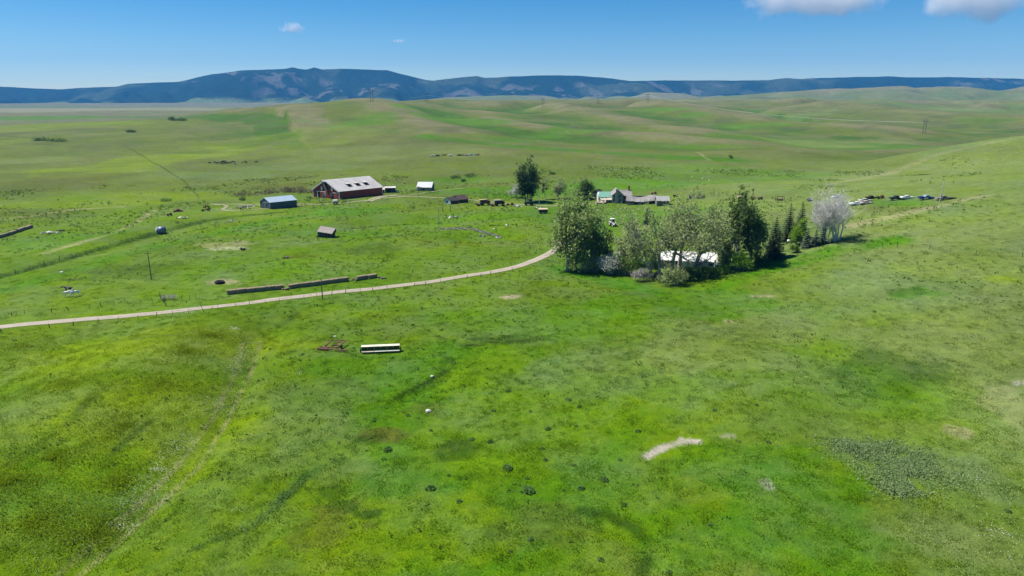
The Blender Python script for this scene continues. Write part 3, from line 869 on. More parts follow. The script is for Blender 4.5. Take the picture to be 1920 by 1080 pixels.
# ---------------------------------------------------------------- grass
def grass_tile(name, rad, n, hmin, hmax, wid, seed):
    rnd = random.Random(seed)
    b = MB()
    for _ in range(n):
        r = rad * math.sqrt(rnd.random()); a = rnd.random() * 6.283
        x, y = r * math.cos(a), r * math.sin(a)
        h = rnd.uniform(hmin, hmax)
        for k in range(3):
            t = rnd.random() * 6.283; w = wid * rnd.uniform(0.6, 1.2)
            lx, ly = rnd.gauss(0, 0.4) * h, rnd.gauss(0, 0.4) * h
            b.add([(x - w * math.cos(t), y - w * math.sin(t), -0.05), (x + w * math.cos(t), y + w * math.sin(t), -0.05), (x + lx, y + ly, h * rnd.uniform(0.7, 1))], [(0, 1, 2)])
    me = bpy.data.meshes.new(name); me.from_pydata(b.v, [], b.f)
    return me

def grass_material():
    m = bpy.data.materials.new('grass_blades'); m.use_nodes = True
    nt = m.node_tree; N = nt.nodes; L = nt.links
    N.remove(N['Principled BSDF'])
    at = N.new('ShaderNodeAttribute'); at.attribute_type = 'INSTANCER'; at.attribute_name = 'meadow'
    ge = N.new('ShaderNodeNewGeometry')
    hv = N.new('ShaderNodeHueSaturation')
    r = N.new('ShaderNodeMapRange'); r.inputs[3].default_value = 1.25; r.inputs[4].default_value = 2.1
    L.new(ge.outputs['Random Per Island'], r.inputs[0]); L.new(r.outputs[0], hv.inputs['Value']); L.new(at.outputs['Color'], hv.inputs['Color'])
    d = N.new('ShaderNodeBsdfDiffuse'); t = N.new('ShaderNodeBsdfTranslucent'); ms = N.new('ShaderNodeMixShader'); ms.inputs[0].default_value = 0.5
    L.new(hv.outputs[0], d.inputs[0]); L.new(hv.outputs[0], t.inputs[0]); L.new(d.outputs[0], ms.inputs[1]); L.new(t.outputs[0], ms.inputs[2])
    # blades stand so close together that the sward is lit like its top, not like single upright walls
    up = N.new('ShaderNodeVectorMath'); up.operation = 'ADD'; up.inputs[1].default_value = (0, 0, 1.6)
    nn = N.new('ShaderNodeVectorMath'); nn.operation = 'NORMALIZE'
    L.new(ge.outputs['Normal'], up.inputs[0]); L.new(up.outputs[0], nn.inputs[0]); L.new(nn.outputs[0], d.inputs['Normal'])
    L.new(ms.outputs[0], N['Material Output'].inputs[0])
    return m

def scatter_grass():
    gm = grass_material()
    src = []
    for k in range(4):
        me = grass_tile('grass_tile', 1.4, 70, 0.06, 0.19, 0.04, 400 + k)
        me.materials.append(gm)
        src.append(me)
    # the sward to plant: the part of the ground within 300 m in front of the viewpoint
    a2 = np.radians(np.linspace(-43, 43, 170)); r2 = np.exp(np.linspace(math.log(58), math.log(330), 190))
    A2, R2 = np.meshgrid(a2, r2)
    X, Y = R2 * np.sin(A2), R2 * np.cos(A2)
    Z = ground_height(X, Y)
    o = grid_mesh('grass', X[:, ::-1], Y[:, ::-1], Z[:, ::-1], gm)
    ri = np.clip(np.rint(np.interp(np.log(R2), np.log(rr), np.arange(len(rr)))).astype(int), 0, len(rr) - 1)
    ci = np.clip(np.rint(np.interp(np.degrees(A2), az[:600], np.arange(600))).astype(int), 0, 599)
    add_color(o, 'meadow', GC[ri, ci][:, ::-1])
    keep = np.ones_like(X)
    for pts, w in GRAVEL_LINES:
        d, _ = path_dist(X, Y, [(p[0], p[1], 0.0) for p in pts]); keep *= smooth(w, w + 1.5, d)
    for (cx, cy), rx, ry, a, col, s in PATCHES:
        if col in (DIRT,):
            keep *= smooth(0.8, 1.4, np.hypot((X - cx) / rx, (Y - cy) / ry))
    dens = keep * np.interp(R2, [58, 130, 200, 330], [0.36, 0.26, 0.10, 0.0])
    add_float(o, 'thick', dens[:, ::-1])
    tag(o, 'short meadow grass covering the near pasture', 'grass', kind='stuff')
    ng = bpy.data.node_groups.new('planted_grass', 'GeometryNodeTree')
    ng.interface.new_socket('Geometry', in_out='INPUT', socket_type='NodeSocketGeometry')
    ng.interface.new_socket('Geometry', in_out='OUTPUT', socket_type='NodeSocketGeometry')
    N = ng.nodes; L = ng.links
    gi = N.new('NodeGroupInput'); go = N.new('NodeGroupOutput')
    dp = N.new('GeometryNodeDistributePointsOnFaces'); dp.distribute_method = 'RANDOM'
    na = N.new('GeometryNodeInputNamedAttribute'); na.data_type = 'FLOAT'; na.inputs['Name'].default_value = 'thick'
    L.new(gi.outputs[0], dp.inputs['Mesh']); L.new(na.outputs[0], dp.inputs['Density'])
    jn = N.new('GeometryNodeJoinGeometry')
    gt = N.new('GeometryNodeGeometryToInstance')
    for k, me in enumerate(src):
        holder = bpy.data.objects.new('grass_tile', me)     # not linked: only a source for the copies
        oi = N.new('GeometryNodeObjectInfo'); oi.inputs['Object'].default_value = holder
        L.new(oi.outputs['Geometry'], gt.inputs[0])
    ip = N.new('GeometryNodeInstanceOnPoints'); ip.inputs['Pick Instance'].default_value = True
    L.new(dp.outputs['Points'], ip.inputs['Points']); L.new(gt.outputs[0], ip.inputs['Instance'])
    rv = N.new('FunctionNodeRandomValue'); rv.data_type = 'FLOAT_VECTOR'; rv.inputs[0].default_value = (0, 0, 0); rv.inputs[1].default_value = (0.12, 0.12, 6.283)
    L.new(rv.outputs[0], ip.inputs['Rotation'])
    rs = N.new('FunctionNodeRandomValue'); rs.data_type = 'FLOAT'; rs.inputs[2].default_value = 0.7; rs.inputs[3].default_value = 1.4
    L.new(rs.outputs[1], ip.inputs['Scale'])
    L.new(ip.outputs[0], go.inputs[0])
    md = o.modifiers.new('planted_grass', 'NODES'); md.node_group = ng
    return o
GRAVEL_LINES = [
    ([(-141.7,152.8), (-126.8,160.3), (-95.5,171.5), (-61.8,189.8), (-23.5,207.7), (4.6,228.3), (13.6,243.1), (18.0,256.2), (28.0,295.0)], 2.3),
    ([(17.9,255.4), (29.5,246.2), (46.1,245.6)], 2.0),
    ([(21.4,97.1), (24.6,99.7), (27.4,100.7), (30.1,100.5)], 0.9),
]
scatter_grass()

# ---------------------------------------------------------------- buildings
red_boards = mat('red_boards', (0.32, 0.056, 0.034), 0.8, 0.3, 1.6, color2=(0.20, 0.040, 0.027), streak=(6, 6, 0.4))
white_trim = mat('white_trim', (0.72, 0.71, 0.68), 0.7, 0.2, 3.0)
old_tin = mat('old_tin_roof', (0.58, 0.55, 0.52), 0.6, 0.35, 0.9, color2=(0.33, 0.26, 0.22), streak=(0.35, 3, 3), metal=0.0)
dark_open = mat('dark_interior', (0.012, 0.011, 0.010), 0.9, 0.1)
blue_steel = mat('blue_grey_steel', (0.085, 0.10, 0.115), 0.55, 0.15, 2.0, streak=(5, 5, 0.3))
pale_steel = mat('pale_blue_roof', (0.40, 0.50, 0.58), 0.45, 0.12, 1.5, streak=(4, 4, 4))
grey_green = mat('grey_green_door', (0.20, 0.25, 0.24), 0.6, 0.2, 2)
old_wood = mat('weathered_boards', (0.20, 0.175, 0.15), 0.9, 0.45, 2.5, color2=(0.085, 0.07, 0.058), streak=(1.2, 1.2, 5), bump=0.3)
pale_wood = mat('bleached_boards', (0.46, 0.40, 0.33), 0.9, 0.4, 2.5, color2=(0.20, 0.18, 0.16), streak=(5, 5, 0.6), bump=0.3)
dark_wood = mat('dark_boards', (0.075, 0.062, 0.052), 0.9, 0.4, 2.5, color2=(0.03, 0.026, 0.022), streak=(1, 1, 5), bump=0.3)
shingle = mat('grey_shingles', (0.30, 0.28, 0.265), 0.9, 0.45, 1.6, color2=(0.12, 0.105, 0.095), streak=(1, 4, 4), bump=0.4)
shingle_brown = mat('brown_shingles', (0.13, 0.085, 0.07), 0.9, 0.4, 2.0, color2=(0.055, 0.04, 0.035), bump=0.4)
green_tin = mat('green_tin_roof', (0.17, 0.36, 0.27), 0.5, 0.15, 1.5, streak=(4, 1, 1))
stone = mat('field_stone', (0.42, 0.38, 0.33), 0.9, 0.4, 2.2, color2=(0.22, 0.2, 0.18), bump=0.6)
brick_red = mat('brick_red', (0.26, 0.085, 0.05), 0.9, 0.3, 4.0)
white_tin = mat('white_tin_roof', (0.66, 0.66, 0.64), 0.4, 0.08, 1.0, color2=(0.62, 0.62, 0.6))
white_siding = mat('white_siding', (0.66, 0.66, 0.63), 0.75, 0.25, 1.5, color2=(0.42, 0.4, 0.36), streak=(0.5, 0.5, 7))
teal_paint = mat('pale_teal_paint', (0.36, 0.50, 0.47), 0.7, 0.2, 2)
glass = mat('window_glass', (0.02, 0.025, 0.03), 0.12, 0.1, 1, spec=0.6)
beige_tin = mat('beige_roofing', (0.48, 0.42, 0.34), 0.8, 0.3, 1.2)
pink_tin = mat('faded_red_roofing', (0.46, 0.33, 0.29), 0.8, 0.3, 1.2)
log_mat = mat('old_logs', (0.20, 0.16, 0.13), 0.9, 0.4, 3.0, color2=(0.08, 0.06, 0.05), streak=(0.5, 0.5, 4))

class Shed:
    """a gabled building set out from its near corner: a along the side wall, b along the gable wall, z up"""
    def __init__(self, root, sdir, gdir):
        self.root = root
        self.e1 = Vector((math.cos(R(sdir)), math.sin(R(sdir)), 0)); self.e2 = Vector((math.cos(R(gdir)), math.sin(R(gdir)), 0))
    def P(self, a, b, z):
        return self.e1 * a + self.e2 * b + Vector((0, 0, z))
    def brick(self, name, m, a0, a1, b0, b1, z0, z1, parent=None):
        vs = [self.P(a, b, z) for z in (z0, z1) for b in (b0, b1) for a in (a0, a1)]
        return MB().add(vs, [(0, 2, 3, 1), (4, 5, 7, 6), (0, 1, 5, 4), (2, 6, 7, 3), (0, 4, 6, 2), (1, 3, 7, 5)]).build(name, m, parent or self.root)
    def walls(self, m, L, W, eave, peak, split=0.5, name='wall', skirt=0.6, a0=0.0):
        prof = [(0, -skirt), (W, -skirt), (W, eave), (W * split, peak), (0, eave)]
        vs = [self.P(a0, b, z) for b, z in prof] + [self.P(L, b, z) for b, z in prof]
        fs = [(k, (k + 1) % 5, 5 + (k + 1) % 5, 5 + k) for k in range(5)] + [(4, 3, 2, 1, 0), (5, 6, 7, 8, 9)]
        return MB().add(vs, fs).build(name, m, self.root)
    def roof(self, m, L, W, eave, peak, split=0.5, over=0.4, t=0.14, name='roof', a0=0.0):
        r = []
        s0 = (peak - eave) / (W * split); s1 = (peak - eave) / (W * (1 - split))
        for k in (0, 1):
            if k == 0:
                q = [self.P(a0 - over, -over, eave - over * s0), self.P(L + over, -over, eave - over * s0), self.P(L + over, W * split, peak), self.P(a0 - over, W * split, peak)]
            else:
                q = [self.P(L + over, W + over, eave - over * s1), self.P(a0 - over, W + over, eave - over * s1), self.P(a0 - over, W * split, peak), self.P(L + over, W * split, peak)]
            q = [p + Vector((0, 0, t + 0.02)) for p in q]
            n = (q[1] - q[0]).cross(q[3] - q[0])
            if n.z < 0:
                q = q[::-1]
            r.append(MB().slab(q, t).build(name, m, self.root))
        return r
    def on_roof(self, L, W, eave, peak, a, s, h=0.0):
        """point on the near slope: a metres along, s from 0 (eave) to 1 (ridge)"""
        return self.P(a, W * 0.5 * s, eave + (peak - eave) * s + 0.16 + h)

# red barn
root = thing('red_barn', 'big red barn with a weathered tin roof and three dark roof hatches', 'barn', *(-96.1,379.5))
b = Shed(root, 44, 151)
BL, BW, BE, BP = 28.5, 19.6, 4.5, 10.2
b.walls(red_boards, BL, BW, BE, BP)
rf = b.roof(old_tin, BL, BW, BE, BP, over=0.5)
for k, a in enumerate((8.5, 14.0, 19.5)):
    s0, s1 = 0.24, 0.46
    q = [b.on_roof(BL, BW, BE, BP, a, s0, 0.02), b.on_roof(BL, BW, BE, BP, a + 2.7, s0, 0.02), b.on_roof(BL, BW, BE, BP, a + 2.7, s1, 0.02), b.on_roof(BL, BW, BE, BP, a, s1, 0.02)]
    MB().slab([p + Vector((0, 0, 0.06)) for p in q], 0.08).build('roof_hatch', dark_open, root)
    q2 = [b.on_roof(BL, BW, BE, BP, a - 0.15, s1 - 0.06, 0.75), b.on_roof(BL, BW, BE, BP, a + 2.85, s1 - 0.06, 0.75), b.on_roof(BL, BW, BE, BP, a + 2.85, s1 + 0.12, 0.12), b.on_roof(BL, BW, BE, BP, a - 0.15, s1 + 0.12, 0.12)]
    MB().slab(q2, 0.08).build('hatch_lid', old_tin, root)
b.brick('corner_board', white_trim, -0.06, 0.25, -0.08, 0.22, 0, BE, root)
b.brick('corner_board', white_trim, -0.06, 0.25, BW - 0.22, BW + 0.06, 0, BE, root)
b.brick('corner_board', white_trim, BL - 0.25, BL + 0.06, -0.08, 0.22, 0, BE, root)
for s in (0, 1):      # white rake boards under the roof edge
    o0, o1 = ((-0.3, BE - 0.3), (BW / 2, BP)) if s == 0 else ((BW + 0.3, BE - 0.3), (BW / 2, BP))
    MB().add([b.P(-0.55, o0[0], o0[1]), b.P(-0.55, o1[0], o1[1]), b.P(-0.55, o1[0], o1[1] - 0.4), b.P(-0.55, o0[0], o0[1] - 0.4),
              b.P(-0.42, o0[0], o0[1]), b.P(-0.42, o1[0], o1[1]), b.P(-0.42, o1[0], o1[1] - 0.4), b.P(-0.42, o0[0], o0[1] - 0.4)],
             [(0, 1, 2, 3), (7, 6, 5, 4), (0, 4, 5, 1), (1, 5, 6, 2), (2, 6, 7, 3), (3, 7, 4, 0)]).build('rake_board', white_trim, root)
b.brick('door_opening', dark_open, -0.05, 0.02, 14.0, 15.9, 0, 3.3)
b.brick('door_track', white_trim, -0.14, -0.02, 9.8, 16.6, 3.4, 3.75)
b.brick('sliding_door', red_boards, -0.16, -0.04, 11.4, 13.9, 0.1, 3.4)
b.brick('door_frame', white_trim, -0.12, -0.01, 15.9, 16.3, 0, 3.4)
b.brick('door_frame', white_trim, -0.12, -0.01, 10.1, 10.6, 1.2, 3.4)
MB().add([b.P(-0.2, 10.9, 3.1), b.P(-0.2, 10.6, 0), b.P(-1.0, 11.8, 0), b.P(-0.25, 11.2, 3.1)], [(0, 1, 2), (0, 2, 3), (1, 0, 3), (1, 3, 2)]).build('hanging_door', grey_green, root)
b.brick('door_track', white_trim, -0.14, -0.02, 0.3, 4.6, 3.3, 3.6)
b.brick('sliding_door', red_boards, -0.13, -0.03, 0.5, 3.0, 0.1, 3.25)
b.brick('door_frame', white_trim, -0.10, -0.01, 3.02, 3.12, 0, 3.3)
w = b.brick('window', white_trim, -0.10, -0.01, 5.4, 6.3, 1.5, 3.3)
b.brick('pane', glass, -0.12, -0.09, 5.55, 6.0, 1.8, 3.1, w)
for bb in (4.6, 12.3):
    w = b.brick('loft_window', white_trim, -0.10, -0.01, bb, bb + 0.95, 4.4, 6.4)
MB().slab([b.P(-1.5, 9.4, BP - 0.55), b.P(-0.2, 11.3, BP - 2.2), b.P(-0.45, 9.1, BP - 6.2), b.P(-1.0, 7.4, BP - 5.6)], 0.12).build('loft_door', grey_green, root, label='grey hay door hanging open below the ridge')
MB().slab([b.P(-0.5, BW / 2 - 1.4, BP - 0.85), b.P(-0.5, BW / 2, BP + 0.1), b.P(-2.6, BW / 2, BP + 0.25), b.P(-2.4, BW / 2 - 1.2, BP - 0.6)], 0.12).build('hay_hood', old_tin, root)
MB().slab([b.P(-2.6, BW / 2, BP + 0.25), b.P(-0.5, BW / 2, BP + 0.1), b.P(-0.5, BW / 2 + 1.4, BP - 0.85), b.P(-2.4, BW / 2 + 1.2, BP - 0.6)], 0.12).build('hay_hood', old_tin, root)
b.brick('hood_shade_panel', dark_open, -0.06, 0.02, 8.3, 10.6, BP - 3.0, BP - 1.6)  # dark panel that paints the shade under the hay hood

# grey steel shed
root = thing('steel_shed', 'blue grey steel shed with a pale roof beside the dirt lane', 'shed', *(-123.4,346.4))
b = Shed(root, 42, 146)
b.walls(blue_steel, 14.5, 7.8, 3.3, 5.4)
b.roof(pale_steel, 14.5, 7.8, 3.3, 5.4, over=0.25)
dr = b.brick('sliding_door', blue_steel, -0.12, -0.02, 2.6, 5.4, 0, 3.0)
b.brick('door_seam', pale_steel, -0.14, -0.12, 3.95, 4.02, 0.1, 2.95, dr)
b.brick('door_rail', pale_steel, -0.13, -0.02, 0.5, 5.6, 3.02, 3.14)
b.brick('side_door', blue_steel, -0.07, -0.01, 0.7, 1.7, 0, 2.1)
b.brick('corner_trim', pale_steel, -0.05, 0.1, -0.05, 0.1, 0, 3.3)

# white roofed log cabin
root = thing('log_cabin', 'small log cabin with a bright white tin roof', 'cabin', *(-49.2,417.6))
b = Shed(root, 176, 78)
b.walls(log_mat, 8.8, 5.6, 2.3, 5.0)
b.roof(mat('bright_tin', (0.66, 0.66, 0.66), 0.5, 0.2, 1.0), 8.8, 5.6, 2.3, 5.0, over=0.35)
for k in range(8):
    b.brick('log', mat('pale_logs', (0.42, 0.35, 0.29), 0.9, 0.35, 3), 0.0, 8.8, -0.12, 0.0, 0.05 + k * 0.28, 0.27 + k * 0.28)
b.brick('door', dark_wood, 4.2, 5.1, -0.17, -0.12, 0.1, 1.95); b.brick('window', glass, 6.4, 7.2, -0.16, -0.12, 0.9, 1.6); b.brick('window', glass, 1.6, 2.4, -0.16, -0.12, 0.9, 1.6)
root = thing('lean_to_shed', 'low dark lean-to at the left end of the white roofed cabin', 'shed', *(-57.9,416.8))
b = Shed(root, 5, 80)
b.walls(old_wood, 2.4, 4.2, 1.6, 2.6); b.roof(dark_wood, 2.4, 4.2, 1.6, 2.6, over=0.2); b.brick('board', pale_wood, 0.2, 1.0, -0.1, -0.02, 0, 1.5); b.brick('board', pale_wood, 1.3, 2.1, -0.1, -0.02, 0, 1.4)

# sheds tacked on to the right end of the barn
root = thing('tin_shed', 'dark low shed with a pale tin roof at the barn end', 'shed', *(-76.1,409.6))
b = Shed(root, 8, 100)
b.walls(dark_wood, 6.2, 5.0, 3.0, 3.5); b.roof(old_tin, 6.2, 5.0, 3.0, 3.5, over=0.3); b.brick('door_opening', dark_open, 1.0, 3.4, -0.05, 0.0, 0, 2.2); b.brick('post', old_wood, 3.8, 4.0, -0.3, -0.1, 0, 2.9)
root = thing('machine_shelter', 'black open shelter full of scrap between barn and tin shed', 'shelter', *(-79.2,410.1))
b = Shed(root, 10, 100)
b.walls(dark_wood, 2.6, 3.0, 2.0, 2.5); b.roof(old_tin, 2.6, 3.0, 2.1, 3.0, over=0.4); b.brick('post', old_wood, 0.1, 0.25, -0.9, -0.75, 0, 2.0); b.brick('scrap', mat('scrap_grey', (0.25, 0.24, 0.23), 0.7, 0.4, 3), 0.5, 1.7, -0.9, -0.3, 0, 1.1)
root = thing('white_tank_trailer', 'small white trailer parked at the right end of the tin shed', 'trailer', *(-70.5,412.6))
MB().box((0, 0, 0.9), (2.6, 1.6, 0.9)).build('box', white_trim, root); MB().box((1.6, 0, 0.55), (1.2, 0.12, 0.12)).build('drawbar', dark_open, root)
for s in (-1, 1): MB().wheel((0, s * 0.85, 0.35), 0.35, 0.2).build('wheel', dark_open, root)

# the pair of little sheds beside the lane
root = thing('white_front_shed', 'little shed with a white boarded front and grey gable roof', 'shed', *(-32.8,364.0))
b = Shed(root, 30, 150)
b.walls(white_siding, 4.6, 4.2, 1.9, 3.5); b.roof(mat('dark_shingles', (0.075, 0.07, 0.068), 0.9, 0.4, 2.0), 4.6, 4.2, 1.9, 3.5, over=0.3)
b.brick('side_wall', dark_wood, 0, 4.6, -0.06, 0.0, 0, 1.85)
b.brick('window', dark_open, -0.06, 0.0, 1.8, 2.7, 0.7, 1.6)
root = thing('brown_shed', 'brown shingled shed standing behind the white fronted one', 'shed', *(-28.6,368.0))
b = Shed(root, 32, 150)
b.walls(dark_wood, 5.6, 5.0, 2.0, 4.0); b.roof(shingle_brown, 5.6, 5.0, 2.0, 4.0, over=0.35); b.brick('door', old_wood, -0.06, 0.0, 1.6, 2.6, 0, 1.8)

# the shed tilting in the pasture
x, y = (-75.8,274.3)
root = thing('tilted_shed', 'weathered shed tilting over a dug out hollow in the pasture', 'shed', x, y, rz=R(-9), ry=R(7), rx=R(-4))
MB().span(-3.0, 2.9, -1.8, 1.8, -0.8, 2.0).build('wall', dark_wood, root)
MB().slab([(-3.3, -2.2, 1.95), (3.2, -2.2, 1.95), (3.2, 1.0, 3.9), (-3.3, 1.0, 3.9)], 0.12).build('roof', mat('pale_pink_boards', (0.33, 0.285, 0.26), 0.9, 0.35, 2.5, streak=(0.5, 4, 4)), root)
MB().slab([(3.2, 2.1, 2.2), (-3.3, 2.1, 2.2), (-3.3, 1.0, 3.9), (3.2, 1.0, 3.9)], 0.12).build('roof', old_wood, root)
MB().add([(-3.0, -1.8, 2.0), (-3.0, 1.8, 2.0), (-3.0, 1.0, 3.7), (2.9, -1.8, 2.0), (2.9, 1.8, 2.0), (2.9, 1.0, 3.7)], [(0, 1, 2), (3, 5, 4), (0, 2, 5, 3), (1, 4, 5, 2)]).build('gable', dark_wood, root)
for k in range(5): MB().box((-2.4 + k * 1.2, -1.84, 0.8), (0.16, 0.06, 2.2)).build('batten', old_wood, root)

# tipped grain bin
x, y = (-147.5,282.9)
root = thing('grain_bin', 'tipped over galvanised grain bin with a bright cone top', 'grain bin', x, y, rz=R(196), z=G(x, y) + 1.45)
tin = mat('galvanised_tin', (0.17, 0.21, 0.26), 0.45, 0.15, 2.0, metal=0.3)
body = MB(); body.path([(-1.7, 0, 0.15), (1.3, 0, -0.1)], [1.55, 1.6], 20); body.build('drum', tin, root, True)
MB().path([(1.3, 0, -0.1), (1.9, 0, -0.13), (2.1, 0, -0.15)], [1.66, 0.7, 0.12], 20).build('cone_top', mat('white_tin_cone', (0.62, 0.64, 0.66), 0.5, 0.1), root, True)
for k in range(4): MB().path([(-1.4 + k * 0.8, 0, 0.13 - 0.08 * k), (-1.34 + k * 0.8, 0, 0.125 - 0.08 * k)], [1.64, 1.64], 20).build('rib', tin, root)
MB().box((-1.75, 0.3, 0.2), (0.1, 0.9, 1.2)).build('hatch', dark_open, root)

# ranch house with stone chimney
hx, hy = (57.5,366.9)
root = thing('ranch_house', 'old ranch house with a green tin roof, stone chimney and grey two storey gable', 'house', hx, hy); root.scale = (1, 1, 0.84)
b = Shed(root, 0, 90)       # a to the right, b away from the viewer
M_ = lambda px: (px - 1160) * 0.283
# two storey part, gable to the viewer
def block(name, x0, x1, y0, y1, z1, m): return MB().span(x0, x1, y0, y1, -0.6, z1).build(name, m, root)
grey_side = mat('grey_siding', (0.30, 0.30, 0.285), 0.9, 0.35, 1.8, color2=(0.15, 0.145, 0.135), streak=(0.6, 0.6, 6))
tx0, tx1 = M_(1147.5), M_(1168.5)
MB().prism([(tx0, -0.6), (tx1, -0.6), (tx1, 5.2), ((tx0 + tx1) / 2, 8.4), (tx0, 5.2)], 'y', 0, 9.0).build('wall', grey_side, root)
mid = (tx0 + tx1) / 2
MB().slab([(tx1 + 0.5, -0.5, 4.85), (tx1 + 0.5, 9.4, 4.85), (mid, 9.4, 8.65), (mid, -0.5, 8.65)], 0.14).build('roof', shingle, root)
MB().slab([(mid, -0.5, 8.65), (mid, 9.4, 8.65), (tx0 - 0.5, 9.4, 4.85), (tx0 - 0.5, -0.5, 4.85)], 0.14).build('roof', shingle, root)
ch = MB().prism([(-0.9 + M_(1155.5), -0.6), (0.9 + M_(1155.5), -0.6), (0.75 + M_(1155.5), 4.0), (0.55 + M_(1155.5), 8.9), (-0.55 + M_(1155.5), 8.9), (-0.75 + M_(1155.5), 4.0)], 'y', -0.85, -0.02).build('stone_chimney', stone, root)
MB().span(M_(1155.5) - 0.7, M_(1155.5) + 0.7, -0.95, 0.15, 8.9, 9.15).build('chimney_cap', stone, ch)
for (px, z0, z1) in ((1151, 3.6, 5.2), (1162, 3.7, 5.3), (1150.5, 1.0, 2.6), (1162, 0.9, 2.7)):
    w = MB().span(M_(px) - 0.5, M_(px) + 0.5, -0.07, 0, z0, z1).build('window', pale_wood, root)
    MB().span(M_(px) - 0.36, M_(px) + 0.36, -0.09, -0.07, z0 + 0.12, z1 - 0.12).build('pane', glass, w)
MB().span(tx1 - 0.9, tx1 + 0.04, -0.10, -0.02, 0, 3.2).build('door', pale_wood, root)
# rear cross wing with brick chimney
MB().prism([(3.2, -0.6), (10.5, -0.6), (10.5, 4.4), (6.8, 7.3), (3.2, 4.4)], 'x', tx1 - 0.2, M_(1186)).build('rear_wing', dark_wood, root)
MB().slab([(tx1 - 1.0, 2.8, 4.35), (M_(1188), 2.8, 4.35), (M_(1186.5), 6.8, 7.5), (tx1 - 1.8, 6.8, 7.5)], 0.14).build('roof', shingle, root)
MB().slab([(M_(1188), 10.8, 4.3), (tx1 - 1.0, 10.8, 4.3), (tx1 - 1.8, 6.8, 7.5), (M_(1186.5), 6.8, 7.5)], 0.14).build('roof', shingle, root)
bc = MB().span(M_(1182.5) - 0.42, M_(1182.5) + 0.42, 6.4, 7.3, 6.5, 10.2).build('brick_chimney', brick_red, root)
MB().span(M_(1182.5) - 0.52, M_(1182.5) + 0.52, 6.3, 7.4, 9.85, 10.05).build('chimney_band', brick_red, bc)
# green roofed wing
gx0, gx1 = M_(1123), tx0
MB().prism([(4.5, -0.6), (12.0, -0.6), (12.0, 3.4), (8.2, 6.0), (4.5, 3.4)], 'x', gx0, gx1).build('green_wing', white_siding, root)
MB().slab([(gx0 - 0.5, 3.9, 3.2), (gx1 + 0.2, 3.9, 3.2), (gx1 + 0.2, 8.2, 6.2), (gx0 + 0.9, 8.2, 6.2)], 0.12).build('green_roof', green_tin, root)
MB().slab([(gx1 + 0.2, 12.5, 3.2), (gx0 - 0.5, 12.5, 3.2), (gx0 + 0.9, 8.2, 6.2), (gx1 + 0.2, 8.2, 6.2)], 0.12).build('green_roof', green_tin, root)
for px in (1127, 1132.5, 1138, 1143.5):
    w = MB().span(M_(px) - 0.55, M_(px) + 0.55, 4.40, 4.5, 1.0, 2.6).build('window', white_trim, root); MB().span(M_(px) - 0.42, M_(px) + 0.42, 4.36, 4.40, 1.15, 2.45).build('pane', glass, w)
# porch and low lean-to in front of it
MB().slab([(M_(1124), 0.6, 1.9), (tx0 - 0.1, 0.6, 2.1), (tx0 - 0.1, 4.4, 3.0), (M_(1127), 4.4, 2.8)], 0.12).build('porch_roof', beige_tin, root)
for px in (1126, 1133, 1140): MB().span(M_(px) - 0.09, M_(px) + 0.09, 0.8, 0.98, -0.4, 1.95).build('porch_post', white_trim, root)
MB().slab([(M_(1114), -2.2, 0.35), (M_(1134.5), -2.2, 0.9), (M_(1136), 1.0, 2.0), (M_(1121), 1.0, 1.7)], 0.12).build('lean_to_roof', pink_tin, root)
MB().span(M_(1117), M_(1134), -1.6, 0.3, -0.5, 0.62).build('lean_to_wall', dark_wood, root)

root = thing('log_outbuilding', 'dark log outbuilding with a shed roof left of the green roof', 'outbuilding', *(49.0,387.7))
b = Shed(root, 60, 165)
b.walls(log_mat, 6.0, 3.4, 2.4, 3.9); b.roof(dark_wood, 6.0, 3.4, 2.4, 3.9, over=0.4)
for k in range(7): b.brick('log', mat('pale_logs', (0.42, 0.35, 0.29)), -0.1, 0.0, 0.0, 3.4, 0.05 + k * 0.32, 0.28 + k * 0.32)

ox, oy = (69.3,360.7)
root = thing('open_front_shed', 'long sagging grey shed with an open dark front beside the ranch house', 'shed', ox, oy)
O_ = lambda px: (px - 1205) * 0.283
b0, b1 = O_(1173), O_(1232)
r = MB(); n = 14
vs = []
for k in range(n + 1):
    t = k / n; xx = b0 + (b1 - b0) * t
    sag = -0.55 * math.sin(math.pi * min(1, t * 1.25)) + 0.15 * math.sin(9 * t)
    vs += [(xx, -0.7, 1.95 + sag * 0.8 + (0.2 if k % 3 == 0 else 0)), (xx + (1.0 if k == 0 else 0), 4.4, 4.3 + sag * 1.3), (xx, -0.7, 1.80 + sag * 0.8), (xx + (1.0 if k == 0 else 0), 4.4, 4.15 + sag * 1.3)]
fs = []
for k in range(n):
    o = 4 * k
    fs += [(o, o + 4, o + 5, o + 1), (o + 2, o + 3, o + 7, o + 6), (o, o + 2, o + 6, o + 4), (o + 1, o + 5, o + 7, o + 3)]
r.add(vs, fs).build('roof', shingle, root)
MB().slab([(b1, 8.0, 2.0), (b0, 8.0, 2.0), (b0 + 1.0, 4.4, 4.1), (b1, 4.4, 4.1)], 0.12).build('roof', shingle, root)
MB().span(b0 + 0.3, b1, 3.6, 7.6, -0.5, 2.1).build('back_wall', dark_wood, root)
for k in range(8):
    xx = b0 + 0.4 + (b1 - b0 - 0.8) * k / 7
    MB().span(xx - 0.09, xx + 0.09, -0.3, -0.12, -0.4, 1.5).build('post', old_wood, root)
for k in (0, 1, 3, 5): MB().span(b0 + 0.5 + k * 2.0, b0 + 2.3 + k * 2.0, -0.10, -0.02, -0.3, 0.9).build('board', pale_wood, root)
root = thing('board_shed', 'square board shed with a pale roof ending the long grey shed', 'shed', *(78.2,351.2))
MB().prism([(0, -0.6), (4.6, -0.6), (4.6, 2.7), (2.3, 4.5), (0, 2.7)], 'x', -3.4, 3.0).build('wall', old_wood, root)
